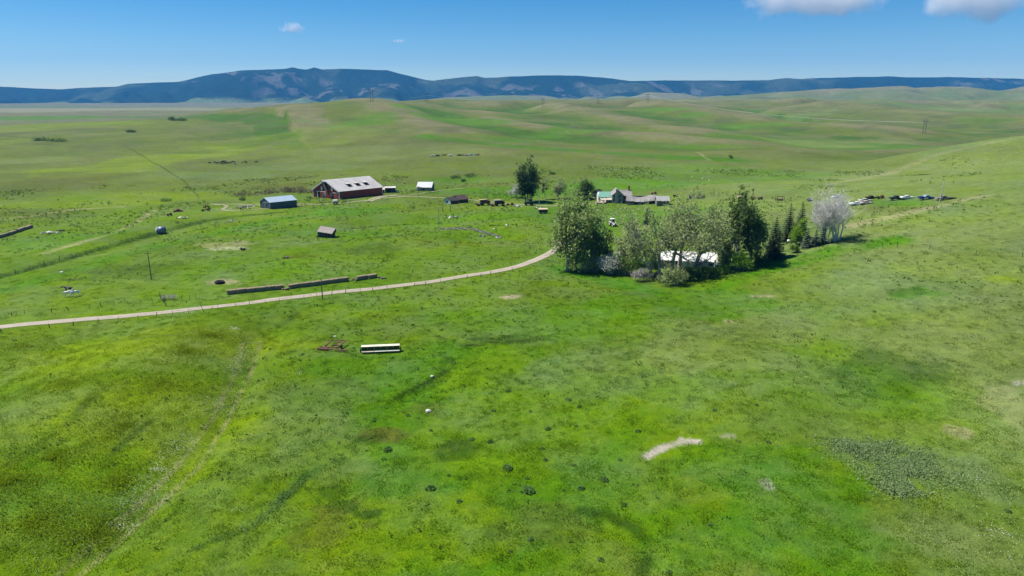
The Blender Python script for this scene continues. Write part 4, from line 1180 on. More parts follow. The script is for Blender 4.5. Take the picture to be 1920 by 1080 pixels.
MB().slab([(-3.7, -0.4, 2.5), (3.3, -0.4, 2.5), (3.3, 2.3, 4.7), (-3.7, 2.3, 4.7)], 0.12).build('roof', mat('pale_shingles', (0.40, 0.385, 0.365), 0.9, 0.3, 2.0, streak=(1, 5, 5)), root)
MB().slab([(3.3, 5.0, 2.5), (-3.7, 5.0, 2.5), (-3.7, 2.3, 4.7), (3.3, 2.3, 4.7)], 0.12).build('roof', shingle, root)
for k in range(8): MB().span(-3.42, 3.02, -0.06, 0.0, 0.05 + k * 0.33, 0.33 + k * 0.33).build('board', old_wood, root)

# white house inside the grove
hx, hy = (59.2,216.6)
root = thing('white_house', 'white low house with a bright white roof hidden among the grove trees', 'house', hx, hy, rz=R(-11))
MB().prism([(0, -0.8), (8.4, -0.8), (8.4, 2.7), (4.2, 4.5), (0, 2.7)], 'x', -10.6, 9.5).build('wall', white_siding, root)
for s in (0, 1):
    q = [(-11.1, -0.6, 2.45), (10.0, -0.6, 2.45), (10.0, 4.2, 4.65), (-11.1, 4.2, 4.65)] if s == 0 else [(10.0, 9.0, 2.45), (-11.1, 9.0, 2.45), (-11.1, 4.2, 4.65), (10.0, 4.2, 4.65)]
    MB().slab(q, 0.14).build('roof', white_tin, root)
for k in range(11): MB().slab([(-10.0 + k * 1.9, -0.6, 2.62), (-9.93 + k * 1.9, -0.6, 2.62), (-9.93 + k * 1.9, 4.15, 4.72), (-10.0 + k * 1.9, 4.15, 4.72)], 0.09).build('roof_seam', white_tin, root)
for xx in (-8.5, -5.0, 1.5, 5.5):
    w = MB().span(xx - 0.8, xx + 0.8, -0.07, 0, 0.9, 2.2).build('window', white_trim, root); MB().span(xx - 0.66, xx + 0.66, -0.09, -0.07, 1.03, 2.07).build('pane', glass, w)
MB().span(-2.2, -1.2, -0.08, 0, 0, 2.1).build('door', teal_paint, root)
MB().span(-10.72, -10.6, 2.4, 5.8, 0.8, 2.2).build('window', glass, root)
MB().span(6.4, 9.4, -2.4, -0.3, -0.6, 2.0).build('porch_box', teal_paint, root)
MB().span(-10.6, 9.5, -0.14, -0.02, -0.5, 0.25).build('foundation', mat('tan_concrete', (0.42, 0.33, 0.25), 0.9, 0.3, 2), root)

# ---------------------------------------------------------------- trees
bark = mat('grey_bark', (0.30, 0.27, 0.24), 0.95, 0.35, 4, bump=0.4)
dead_bark = mat('bleached_dead_wood', (0.60, 0.57, 0.53), 0.9, 0.35, 3, color2=(0.32, 0.29, 0.26))
spruce_bark = mat('spruce_bark', (0.10, 0.075, 0.06), 0.95, 0.3, 4)
L_COTTON = leaf_mat('cottonwood_leaves', (0.120, 0.185, 0.035), (0.265, 0.320, 0.130), 0.35)
L_PALE = leaf_mat('pale_poplar_leaves', (0.175, 0.235, 0.070), (0.330, 0.370, 0.180), 0.35)
L_DARK = leaf_mat('dark_poplar_leaves', (0.040, 0.080, 0.016), (0.110, 0.165, 0.045), 0.25)
L_BRIGHT = leaf_mat('bright_young_leaves', (0.130, 0.260, 0.015), (0.235, 0.360, 0.045), 0.4)
L_SILVER = leaf_mat('silver_olive_leaves', (0.30, 0.32, 0.26), (0.46, 0.47, 0.40), 0.2)
L_GREEN = leaf_mat('green_shrub_leaves', (0.085, 0.165, 0.018), (0.175, 0.260, 0.055), 0.35)
L_SPRUCE = leaf_mat('spruce_needles', (0.028, 0.052, 0.024), (0.080, 0.110, 0.055), 0.1)
L_BLUE = leaf_mat('blue_spruce_needles', (0.065, 0.100, 0.062), (0.135, 0.170, 0.115), 0.1)
L_PINE = leaf_mat('dark_pine_needles', (0.024, 0.052, 0.015), (0.070, 0.115, 0.036), 0.15)
L_GREY = leaf_mat('grey_twig_tips', (0.25, 0.22, 0.20), (0.42, 0.39, 0.36), 0.1)

def leaf(b, p, s, rnd, flat=0.0):
    """one bent leaf spray: two triangles sharing an edge"""
    n = Vector((rnd.gauss(0, 1), rnd.gauss(0, 1), rnd.gauss(0, 1) + flat)).normalized()
    u = n.orthogonal().normalized(); v = n.cross(u)
    a = rnd.random() * 6.283
    u, v = u * math.cos(a) + v * math.sin(a), v * math.cos(a) - u * math.sin(a)
    s *= rnd.uniform(0.6, 1.4)
    p = Vector(p)
    b.add([p - u * s, p + v * s * 0.45 + n * s * 0.2, p + u * s, p - v * s * 0.45 + n * s * 0.15], [(0, 1, 2), (0, 2, 3)])

def grow(b, p, d, length, rad, depth, rnd, tips, spread=0.6, up=0.15, segs=3, kids=3, wander=0.25, shrink=0.68, minr=0.012):
    """a bending branch and its side branches; collects the twig points"""
    pts = [Vector(p)]; rads = [rad]
    d = Vector(d).normalized()
    for k in range(segs):
        d = (d + Vector((rnd.gauss(0, wander), rnd.gauss(0, wander), rnd.gauss(0, wander * 0.7) + up * 0.5))).normalized()
        pts.append(pts[-1] + d * (length / segs)); rads.append(rad * (1 - 0.55 * (k + 1) / segs))
    b.path(pts, rads, 6 if rad > 0.12 else (4 if rad > 0.04 else 3))
    if depth == 0:
        tips += [pts[-1], pts[-2]]
        return
    if depth == 1:
        tips += [pts[-1], pts[len(pts) // 2]]
    elif depth == 2:
        tips.append(pts[-1])
    for k in range(kids):
        t = rnd.uniform(0.35, 1.0) if k else 1.0
        i = min(int(t * segs), segs - 1); f = t * segs - i
        q = pts[i].lerp(pts[i + 1], f)
        a = d.orthogonal().normalized(); a.rotate(Matrix.Rotation(rnd.random() * 6.283, 3, d))
        nd = (d * (1 - spread * 0.5) + a * spread * rnd.uniform(0.6, 1.3) + Vector((0, 0, up))).normalized()
        grow(b, q, nd, length * shrink * rnd.uniform(0.75, 1.2), max(rads[min(i + 1, segs)] * 0.72, minr), depth - 1, rnd, tips, spread, up, max(2, segs - 1) if depth > 1 else 2, kids, wander, shrink, minr)

def broadleaf(name, label, x, y, height, width, leafm, seed, leaves=5200, leafsize=0.34, lean=(0, 0), bare=0.12, stems=1, cat='tree', group=None, base=0.14, barkm=None, top=1.0, clump=1.0):
    rnd = random.Random(seed)
    root = thing(name, label, cat, x, y, group=group)
    b = MB(); tips = []
    for s in range(stems):
        a = rnd.random() * 6.283
        off = Vector((math.cos(a), math.sin(a), 0)) * (0.0 if stems == 1 else width * 0.09)
        d = Vector((lean[0] + (rnd.gauss(0, 0.22) if stems > 1 else 0), lean[1] + (rnd.gauss(0, 0.22) if stems > 1 else 0), 1))
        hh = height * rnd.uniform(0.8, 1.0) if s else height
        grow(b, off + Vector((0, 0, -0.4)), d, hh * (0.30 if stems == 1 else 0.20), max(0.05, height * 0.02), 3 if height > 6 else 2, rnd, tips, 0.62 * min(1.4, 1.7 * width / height), 0.03, 4, 5, 0.12, 0.74)
    # keep the twigs inside the wanted outline
    zmax = sorted(t.z for t in tips)[int(len(tips) * 0.95)]; rmax = sorted(math.hypot(t.x - lean[0] * t.z, t.y - lean[1] * t.z) for t in tips)[int(len(tips) * 0.93)]
    kz, kr = height * 0.95 / zmax, width * 0.46 / rmax
    b.v = [((vx - lean[0] * vz) * kr + lean[0] * vz * kz, (vy - lean[1] * vz) * kr + lean[1] * vz * kz, vz * kz if vz > 0 else vz) for vx, vy, vz in b.v]
    tips = [Vector(((t.x - lean[0] * t.z) * kr + lean[0] * t.z * kz, (t.y - lean[1] * t.z) * kr + lean[1] * t.z * kz, t.z * kz)) for t in tips]
    b.build('trunk', barkm or bark, root)
    lb = MB()
    live = [t for t in tips if rnd.random() > bare and t.z > height * base]
    if not live: live = tips
    # leaf clumps of uneven size round the twigs
    weights = [rnd.uniform(0.3, 1.7) for _ in live]
    tot = sum(weights)
    for t, w in zip(live, weights):
        n = int(leaves * w / tot) + 1
        cr = clump * width * 0.075 * rnd.uniform(0.6, 1.5)
        for _ in range(n):
            q = Vector((rnd.gauss(0, 1), rnd.gauss(0, 1), rnd.gauss(0, 0.8)))
            p = t + q * cr * 0.62
            if p.z < 0.05: p.z = rnd.uniform(0.1, 0.6)
            leaf(lb, p, leafsize, rnd, 0.5)
    lb.build('crown', leafm, root)
    return root

def conifer(name, label, x, y, height, width, leafm, seed, whorls=15, per=11, group=None, irregular=0.15):
    rnd = random.Random(seed)
    root = thing(name, label, 'tree', x, y, group=group)
    MB().path([(0, 0, -0.3), (0.02 * height * rnd.uniform(-1, 1), 0, height * 0.5), (0, 0, height)], [height * 0.017, height * 0.010, 0.02], 6).build('trunk', spruce_bark, root)
    b = MB()
    for i in range(whorls):
        t = (i + 0.35) / whorls
        z = height * (0.04 + 0.95 * t)
        r = width / 2 * (1 - t) ** 0.85 + 0.12
        a0 = rnd.random() * 6.283
        n = max(6, int(per * 1.25 * (1 - 0.45 * t)))
        for k in range(n):
            a = a0 + 6.283 * k / n + rnd.gauss(0, 0.12)
            rl = r * rnd.uniform(1 - irregular * 2, 1 + irregular)
            d = Vector((math.cos(a), math.sin(a), 0)); s = Vector((-d.y, d.x, 0))
            steps = max(2, int(rl / 0.42))
            for j in range(steps):
                u0 = (j + 0.2) / steps
                p = d * rl * u0 + Vector((0, 0, z - 0.30 * rl * u0 + 0.16 * rl * u0 * u0))
                ww = 0.62 * (1.2 - u0) * min(1.0, rl * 0.6) + 0.22
                for sg in (-1, 1):
                    q = p + s * sg * ww * rnd.uniform(0.7, 1.3) + d * 0.35 * rl / steps + Vector((0, 0, -0.14 - rnd.random() * 0.14))
                    b.add([p, p + d * rl / steps * 1.25 + Vector((0, 0, -0.05)), q], [(0, 1, 2)])
                leaf(b, p + Vector((0, 0, -0.1)), 0.30, rnd)
    for _ in range(12):
        leaf(b, (rnd.gauss(0, 0.06), rnd.gauss(0, 0.06), height * rnd.uniform(0.94, 1.0)), 0.15, rnd)
    b.build('crown', leafm, root)
    return root

def shrub(name, label, x, y, height, width, leafm, seed, leaves=900, leafsize=0.22, bare=0.1, cat='shrub', group=None, depth=0.8):
    """a many stemmed bush: stems from the ground and leaf sprays in lobes"""
    rnd = random.Random(seed)
    root = thing(name, label, cat, x, y, group=group)
    b = MB(); tips = []
    n = max(6, int(width * 2.2))
    for k in range(n):
        a = rnd.random() * 6.283; r = math.sqrt(rnd.random())
        top = Vector((math.cos(a) * r * width * 0.45, math.sin(a) * r * width * 0.45 * depth, height * (1.0 - 0.55 * r * r) * rnd.uniform(0.65, 1.0)))
        base = Vector((top.x * 0.45, top.y * 0.45, -0.1))
        mid = base.lerp(top, 0.5) + Vector((rnd.gauss(0, 0.1), rnd.gauss(0, 0.1), 0.12 * height))
        b.path([base, mid, top], [0.03 + 0.006 * height, 0.022, 0.01], 3)
        tips += [top, mid.lerp(top, 0.5), mid]
    b.build('stems', bark, root)
    lb = MB()
    live = [t for t in tips if rnd.random() > bare]
    for _ in range(leaves):
        t = rnd.choice(live)
        s = 0.13 * width + 0.12
        p = t + Vector((rnd.gauss(0, s * 0.55), rnd.gauss(0, s * 0.55), rnd.gauss(0, s * 0.42)))
        p.z = max(p.z, 0.05)
        leaf(lb, p, leafsize, rnd, 0.6)
    lb.build('crown', leafm, root)
    return root

# the grove round the white house
broadleaf('cottonwood_tree', 'big leafy cottonwood at the road bend, leftmost of the grove', *(19.9,220.8), 23.0, 17.0, L_COTTON, 1, leaves=6000, leafsize=0.50, stems=3, bare=0.32, base=0.10)
broadleaf('cottonwood_tree', 'leafy cottonwood close behind the silver shrub by the road bend', *(26.7,221.3), 13.5, 12.5, L_COTTON, 2, leaves=3600, leafsize=0.44, stems=2, bare=0.32, base=0.06)
broadleaf('poplar_tree', 'thin half bare poplar leaning left in front of the white house', *(44.4,206.5), 21.5, 17.0, L_PALE, 3, leaves=2600, leafsize=0.42, lean=(-0.24, 0), bare=0.5, base=0.2, stems=2, barkm=mat('pale_bark', (0.34, 0.31, 0.28), 0.9, 0.3, 4))
broadleaf('poplar_tree', 'wide forked poplar with a pale green crown over the white roof', *(55.0,209.1), 21.5, 25.0, L_PALE, 14, leaves=4600, leafsize=0.46, stems=3, bare=0.35, base=0.42)
broadleaf('poplar_tree', 'round pale green tree rising behind the white roof', *(68.3,227.4), 17.0, 15.0, L_COTTON, 5, leaves=3200, leafsize=0.44, stems=2, bare=0.2, base=0.1)
broadleaf('dark_poplar_tree', 'tall dark poplar with grey dead tips right of the white roof', *(71.5,213.8), 22.5, 11.0, L_DARK, 6, leaves=4200, leafsize=0.42, stems=3, bare=0.28, base=0.05)
broadleaf('dark_poplar_tree', 'dark poplar with two leafy spires left of the tallest spruce', *(76.9,212.6), 17.5, 11.0, L_DARK, 7, leaves=4200, leafsize=0.42, stems=4, bare=0.08, base=0.04)
shrub('silver_shrub', 'large silvery grey shrub below the two cottonwoods', *(32.0,214.5), 7.5, 9.5, L_SILVER, 8, leaves=3200, leafsize=0.26, bare=0.15)
shrub('grey_shrub', 'grey twiggy shrub between the big cottonwood and the silver shrub', *(26.8,217.2), 6.5, 8.5, L_GREY, 9, leaves=1500, leafsize=0.2)
shrub('green_shrub', 'dense green shrub between the silver shrub and the leaning poplar', *(37.8,213.0), 8.5, 11.0, L_GREEN, 10, leaves=2800)
shrub('grey_shrub', 'brownish twiggy shrub at the foot of the leaning poplar', *(40.1,204.0), 4.2, 7.0, L_GREY, 11, leaves=1400, leafsize=0.2)
shrub('green_shrub', 'pale green bush spilling into the meadow below the forked poplar', *(48.4,198.0), 6.2, 9.0, L_PALE, 12, leaves=2600)
shrub('dark_shrub', 'dark low bush under the right end of the white house', *(58.9,203.8), 3.6, 9.0, L_DARK, 13, leaves=2400)
shrub('bright_shrub', 'bright yellow green bush at the right end of the white house', *(70.7,207.0), 6.5, 8.0, L_BRIGHT, 15, leaves=2600, leafsize=0.25)
shrub('dark_shrub', 'dark bush between the bright bush and the tallest spruce', *(79.3,212.2), 3.4, 6.5, L_DARK, 16, leaves=1600)
shrub('dark_shrub', 'dark bush at the foot of the bright yellow green bush', *(64.8,205.2), 3.2, 6.5, L_GREEN, 17, leaves=1500)
conifer('spruce_tree', 'big dark spruce standing alone in the middle of the spruces', *(85.4,217.9), 13.8, 8.4, L_SPRUCE, 21, whorls=20, per=13)
conifer('spruce_tree', 'dark narrow spruce, left one of the pair behind the bright tree', *(96.4,234.7), 13.4, 6.8, L_SPRUCE, 22, whorls=19)
conifer('spruce_tree', 'dark narrow spruce, right one of the pair behind the bright tree', *(99.9,233.4), 13.6, 6.6, L_SPRUCE, 23, whorls=19)
conifer('blue_spruce_tree', 'short grey blue spruce right of the small round bush', *(98.1,223.2), 6.4, 3.6, L_BLUE, 24, whorls=11)
conifer('blue_spruce_tree', 'short grey blue spruce touching the dead white tree', *(101.0,223.2), 5.6, 3.6, L_BLUE, 25, whorls=10)
conifer('blue_spruce_tree', 'slim grey blue spruce inside the dead white branches', *(103.7,224.1), 9.0, 3.4, L_BLUE, 29, whorls=13)
conifer('spruce_tree', 'small dark spruce beside the white tractor', *(50.5,284.2), 6.2, 3.8, L_SPRUCE, 26, whorls=11)
conifer('spruce_tree', 'small dark spruce tip rising behind the half bare poplar', *(59.1,298.1), 7.4, 3.6, L_SPRUCE, 27, whorls=12)
broadleaf('young_tree', 'bright lime green young tree in front of the spruce pair', *(96.1,227.1), 8.2, 6.6, L_BRIGHT, 28, leaves=3000, leafsize=0.26, bare=0.0, base=0.05, stems=2)
shrub('small_bush', 'small round green bush casting a shadow on the lawn', *(92.6,220.1), 3.6, 3.6, L_GREEN, 30, leaves=900)

broadleaf('poplar_tree', 'half bare grey green poplar between the silver shrub and leaning poplar', *(38.4,225.2), 12.0, 11.0, L_PALE, 31, leaves=2600, leafsize=0.42, bare=0.45, stems=3, base=0.1)
broadleaf('poplar_tree', 'pale bushy tree filling the gap behind the leaning poplar', *(52.8,230.4), 13.0, 9.0, L_COTTON, 32, leaves=1800, leafsize=0.42, bare=0.3, stems=3, base=0.08)
broadleaf('poplar_tree', 'low leafy tree against the right end of the white roof', *(68.9,213.0), 9.0, 7.5, L_COTTON, 33, leaves=1800, leafsize=0.4, bare=0.1, stems=3, base=0.05)
shrub('green_shrub', 'green bush hiding the left wall of the white house', *(47.5,211.8), 6.5, 8.5, L_PALE, 34, leaves=1800, leafsize=0.3)
shrub('dark_shrub', 'leafy undergrowth below the two left cottonwoods', *(23.0,219.3), 8.0, 14.0, L_COTTON, 35, leaves=3000, leafsize=0.3)
shrub('dark_shrub', 'dark undergrowth in front of the white house wall', *(54.9,204.7), 3.4, 10.0, L_DARK, 36, leaves=2200, leafsize=0.3)
shrub('grey_shrub', 'grey thicket right of the silver shrub in the grove shade', *(35.0,214.1), 7.0, 8.0, L_GREY, 37, leaves=1400, leafsize=0.24)

# bleached dead trees
def dead_tree(label, x, y, height, seed, stems=6):
    rnd = random.Random(seed)
    root = thing('dead_tree', label, 'tree', x, y)
    b = MB(); tips = []
    for s in range(stems):
        a = rnd.random() * 6.283
        off = Vector((math.cos(a) * 0.7, math.sin(a) * 0.7, -0.3))
        grow(b, off, (math.cos(a) * 0.33, math.sin(a) * 0.33, 1), height * rnd.uniform(0.40, 0.55), 0.32, 3, rnd, tips, 0.56, 0.18, 5, 5, 0.14, 0.64, 0.030)
    zm = max(t.z for t in tips); k = height / zm
    b.v = [(vx * k, vy * k, vz * k if vz > 0 else vz) for vx, vy, vz in b.v]
    b.build('trunk', dead_bark, root)
    tw = MB()
    for t in tips:
        for _ in range(1):
            d = Vector((rnd.gauss(0, 0.7), rnd.gauss(0, 0.7), rnd.gauss(0.3, 0.6)))
            p1 = t * k + d * 0.55
            tw.path([t * k, p1, p1 + d * 0.4 + Vector((0, 0, 0.15))], [0.022, 0.018, 0.010], 3)
    tw.build('twigs', dead_bark, root)
dead_tree('tall bleached dead tree with bare white branches at the grove end', *(108.8,224.5), 20.5, 41, 8)
dead_tree('low tangle of bare white branches between dead tree and spruces', *(104.9,224.9), 16.0, 43, 7)

# trees beyond the bottom land
broadleaf('dark_pine_tree', 'tall dark green tree standing behind the parked tractor', *(8.8,376.2), 19.5, 13.5, L_PINE, 51, leaves=7500, leafsize=0.46, bare=0.08, base=0.02, stems=3, clump=1.15)
shrub('silver_shrub', 'silvery shrub left of the tall dark tree', *(1.5,389.3), 8.0, 8.0, L_SILVER, 52, leaves=1500, leafsize=0.32)
broadleaf('young_poplar_tree', 'thin light green poplar just right of the tall dark tree', *(18.6,384.1), 10.5, 5.5, L_PALE, 53, leaves=1300, leafsize=0.32, bare=0.35)
broadleaf('young_poplar_tree', 'sparse light green poplar midway between the two dark trees', *(26.1,383.8), 10.5, 8.0, L_PALE, 54, leaves=1700, leafsize=0.32, bare=0.3, stems=3)
broadleaf('round_tree', 'round dark green tree left of the ranch house', *(37.7,382.3), 9.5, 14.5, L_DARK, 55, leaves=4800, leafsize=0.36, bare=0.03, base=0.02, stems=3)
for k, (pt, h, w, lab) in enumerate([
    ((-38.6,473.4), 2.2, 8.0, 'dark thicket on the bank far behind the cabin, left end'), ((-29.1,481.0), 2.4, 10.0, 'dark thicket on the bank far behind the cabin, right end'),
    ((-32.8,458.7), 1.2, 5.0, 'small dark bush below the thicket on the bank'), ((27.8,485.0), 1.2, 5.0, 'lone dark bush on the slope above the tall dark tree'),
    ((-150.7,381.3), 1.2, 5.0, 'low dark bush near the scrap pile by the lane'), ((-193.8,380.8), 1.3, 6.0, 'green bush on the creek bank left of the fence'),
    ((-91.1,369.3), 1.0, 3.6, 'low green bush at the near corner of the red barn')]):
    shrub('brush', lab, *pt, h, w, L_GREEN if k > 4 else L_DARK, 60 + k, leaves=500, leafsize=0.3, bare=0.35, depth=1.3)
for k, (pt, h, w, lab) in enumerate([
    ((-556.3,821.7), 2.6, 22.0, 'left clump of willows far out on the western plain'), ((-531.0,814.5), 2.6, 30.0, 'right clump of willows far out on the western plain'),
    ((-518.6,951.3), 2.6, 18.0, 'willow clump below the west hill on the plain'), ((-559.4,1154.9), 6.0, 16.0, 'far trees at the foot of the west hill, left clump'), ((-541.8,1151.1), 4.0, 22.0, 'far trees at the foot of the west hill, right clump'),
    ((176.5,558.8), 3.0, 5.0, 'lone dark bush in the valley beyond the grove')]):
    shrub('willow_clump', lab, *pt, h, w, L_DARK, 90 + k, leaves=420, leafsize=0.8 if w > 10 else 0.3, depth=0.6, bare=0.4)

# ---------------------------------------------------------------- animals (one continuous skinned surface each)
def skin_mesh(name, joints, links, sub=1):
    """joints: name -> (x, y, z, radius); links: pairs of names; grown with a Skin modifier"""
    keys = list(joints); idx = {k: i for i, k in enumerate(keys)}
    me = bpy.data.meshes.new(name)
    me.from_pydata([joints[k][:3] for k in keys], [(idx[a], idx[b]) for a, b in links], [])
    o = bpy.data.objects.new(name, me); COL.objects.link(o)
    md = o.modifiers.new('skin', 'SKIN'); md.use_smooth_shade = True
    o.modifiers.new('sub', 'SUBSURF').levels = sub
    sv = me.skin_vertices[0].data
    for i, k in enumerate(keys):
        r = joints[k][3]; sv[i].radius = r if isinstance(r, tuple) else (r, r); sv[i].use_root = (i == 0)
    dg = bpy.context.evaluated_depsgraph_get()
    out = bpy.data.meshes.new_from_object(o.evaluated_get(dg))
    bpy.data.objects.remove(o)
    return out

def horse_mesh(head='up'):
    hz = {'up': (1.18, 1.78, 1.02, 1.55), 'mid': (1.28, 1.45, 1.62, 1.20), 'down': (1.18, 0.75, 1.42, 0.30)}[head]
    J = {'pelvis': (-0.55, 0, 1.28, (0.25, 0.30)), 'barrel': (0.0, 0, 1.20, (0.27, 0.33)), 'chest': (0.52, 0, 1.22, (0.24, 0.32)), 'neck0': (0.78, 0, 1.42, (0.15, 0.22)),
         'neck1': (1.02, 0, (1.42 + hz[1]) / 2 + 0.08, (0.11, 0.17)), 'poll': (hz[0] + 0.05, 0, hz[1], (0.10, 0.12)), 'face': ((hz[0] + hz[2]) / 2 + 0.18, 0, (hz[1] + hz[3]) / 2, (0.085, 0.10)), 'muzzle': (hz[2] + 0.28, 0, hz[3] + 0.02, (0.06, 0.065)),
         'tail0': (-0.86, 0, 1.30, 0.06), 'tail1': (-1.00, 0, 1.00, 0.075), 'tail2': (-1.02, 0, 0.55, 0.05)}
    Lk = [('pelvis', 'barrel'), ('barrel', 'chest'), ('chest', 'neck0'), ('neck0', 'neck1'), ('neck1', 'poll'), ('poll', 'face'), ('face', 'muzzle'), ('pelvis', 'tail0'), ('tail0', 'tail1'), ('tail1', 'tail2')]
    for s, n in ((1, 'l'), (-1, 'r')):
        o = 0.06 * s
        J.update({'ear' + n: (hz[0] + 0.02, 0.06 * s, hz[1] + 0.2, 0.03), 'sh' + n: (0.55, 0.17 * s, 0.95, 0.12), 'fk' + n: (0.57 + o, 0.18 * s, 0.55, 0.065), 'ff' + n: (0.55 + o, 0.18 * s, 0.16, 0.045), 'fh' + n: (0.59 + o, 0.18 * s, 0.03, 0.06),
                  'th' + n: (-0.50, 0.18 * s, 0.98, 0.15), 'st' + n: (-0.46 + o, 0.19 * s, 0.78, 0.11), 'hk' + n: (-0.78 + o, 0.19 * s, 0.52, 0.06), 'hc' + n: (-0.70 + o, 0.19 * s, 0.16, 0.045), 'hh' + n: (-0.66 + o, 0.19 * s, 0.03, 0.06)})
        Lk += [('poll', 'ear' + n), ('chest', 'sh' + n), ('sh' + n, 'fk' + n), ('fk' + n, 'ff' + n), ('ff' + n, 'fh' + n), ('pelvis', 'th' + n), ('th' + n, 'st' + n), ('st' + n, 'hk' + n), ('hk' + n, 'hc' + n), ('hc' + n, 'hh' + n)]
    return skin_mesh('horse', J, Lk, 1)

def pinto(name, dark, thr):
    m = bpy.data.materials.new(name); m.use_nodes = True
    N = m.node_tree.nodes; L = m.node_tree.links; b = N['Principled BSDF']; b.inputs['Roughness'].default_value = 0.6
    tc = N.new('ShaderNodeTexCoord'); n = N.new('ShaderNodeTexNoise'); n.inputs['Scale'].default_value = 1.5; n.inputs['Detail'].default_value = 1
    L.new(tc.outputs['Object'], n.inputs[0])
    r = N.new('ShaderNodeMapRange'); r.inputs[1].default_value = thr; r.inputs[2].default_value = thr + 0.02
    mx = N.new('ShaderNodeMix'); mx.data_type = 'RGBA'; mx.inputs[6].default_value = (0.72, 0.70, 0.66, 1); mx.inputs[7].default_value = (*dark, 1)
    L.new(n.outputs[0], r.inputs[0]); L.new(r.outputs[0], mx.inputs[0]); L.new(mx.outputs[2], b.inputs['Base Color'])
    return m
def animal(name, label, me, m, x, y, rz, cat, group=None, s=1.0):
    o = bpy.data.objects.new(name, me.copy() if m else me); COL.objects.link(o)
    if m:
        o.data.materials.clear(); o.data.materials.append(m)
    o.location = (x, y, G(x, y) + 0.02); o.rotation_euler = (0, 0, rz); o.scale = (s, s, s)
    return tag(o, label, cat, group)
hu, hm, hd = horse_mesh('up'), horse_mesh('mid'), horse_mesh('down')
animal('horse', 'black horse with a white back patch standing behind two white horses', hm, pinto('black_pinto', (0.010, 0.009, 0.009), 0.36), *(-129.3,191.7), R(187), 'horse', 'horses in the left pasture', 1.25)
animal('horse', 'white grey horse seen from the side, left one of the two', hu, mat('grey_white_coat', (0.68, 0.66, 0.62), 0.6, 0.3, 2.5, color2=(0.38, 0.36, 0.34)), *(-127.1,187.9), R(22), 'horse', 'horses in the left pasture', 1.2)
animal('horse', 'white horse with a black rump patch, right one of the two', hd, pinto('pinto_coat', (0.012, 0.011, 0.011), 0.56), *(-125.0,188.1), R(235), 'horse', 'horses in the left pasture', 1.2)

def cow_mesh(graze):
    hz = 0.30 if graze else 1.15
    J = {'pelvis': (-0.65, 0, 1.08, (0.30, 0.30)), 'barrel': (0.0, 0, 1.0, (0.36, 0.38)), 'chest': (0.62, 0, 1.02, (0.28, 0.36)), 'neck': (0.98, 0, 0.85 if graze else 1.22, (0.16, 0.20)), 'poll': (1.22, 0, hz + 0.25, (0.14, 0.14)), 'muzzle': (1.48, 0, hz, (0.10, 0.09)),
         'tail0': (-0.98, 0, 1.15, 0.04), 'tail1': (-1.04, 0, 0.6, 0.035)}
    Lk = [('pelvis', 'barrel'), ('barrel', 'chest'), ('chest', 'neck'), ('neck', 'poll'), ('poll', 'muzzle'), ('pelvis', 'tail0'), ('tail0', 'tail1')]
    for s, n in ((1, 'l'), (-1, 'r')):
        J.update({'ear' + n: (1.14, 0.24 * s, hz + 0.32, 0.04), 'sh' + n: (0.62, 0.20 * s, 0.72, 0.12), 'fk' + n: (0.64 + 0.05 * s, 0.2 * s, 0.42, 0.075), 'ff' + n: (0.62 + 0.05 * s, 0.2 * s, 0.03, 0.07),
                  'th' + n: (-0.62, 0.22 * s, 0.78, 0.16), 'hk' + n: (-0.82 - 0.05 * s, 0.22 * s, 0.45, 0.075), 'hf' + n: (-0.74 - 0.05 * s, 0.22 * s, 0.03, 0.07)})
        Lk += [('poll', 'ear' + n), ('chest', 'sh' + n), ('sh' + n, 'fk' + n), ('fk' + n, 'ff' + n), ('pelvis', 'th' + n), ('th' + n, 'hk' + n), ('hk' + n, 'hf' + n)]
    me = skin_mesh('cow', J, Lk, 1)
    me.materials.append(mat('black_hide', (0.010, 0.009, 0.009), 0.6, 0.2))
    return me
cg, cu = cow_mesh(True), cow_mesh(False)
COWS = [((-260.0,594.1), 20, 0, 0.9, 'black cow standing apart, leftmost of the herd'), ((-256.4,597.1), 160, 0, 1.05, 'black cow, second of the herd from the left'), ((-251.4,590.0), 10, 1, 1.0, 'black cow just left of the tight bunch'),
        ((-248.8,591.4), 95, 0, 1.15, 'black cow on the left side of the tight bunch'), ((-250.7,599.5), 30, 1, 1.15, 'black cow at the back of the tight bunch'), ((-245.5,590.1), 170, 0, 1.15, 'black cow in front of the tight bunch'), ((-246.3,595.5), 60, 0, 1.1, 'black cow on the right side of the tight bunch'),
        ((-242.6,594.1), 200, 0, 1.0, 'black cow grazing just right of the tight bunch'), ((-242.0,599.7), 10, 0, 1.05, 'black cow between the bunch and the right hand cows'), ((-235.6,587.9), 120, 0, 0.75, 'black calf lying nearest below the herd'),
        ((-234.5,601.7), 185, 0, 0.6, 'small black calf beside the second cow from the right'), ((-231.2,600.4), 150, 1, 1.15, 'black cow, second of the herd from the right'), ((-224.5,607.6), 165, 0, 0.95, 'black cow standing apart, rightmost of the herd')]
for (x, y), a, up_, s, lab in COWS:
    animal('cow', lab, cu if up_ else cg, None, x, y, R(a), 'cow', 'black cattle on the far slope', s * 1.4)

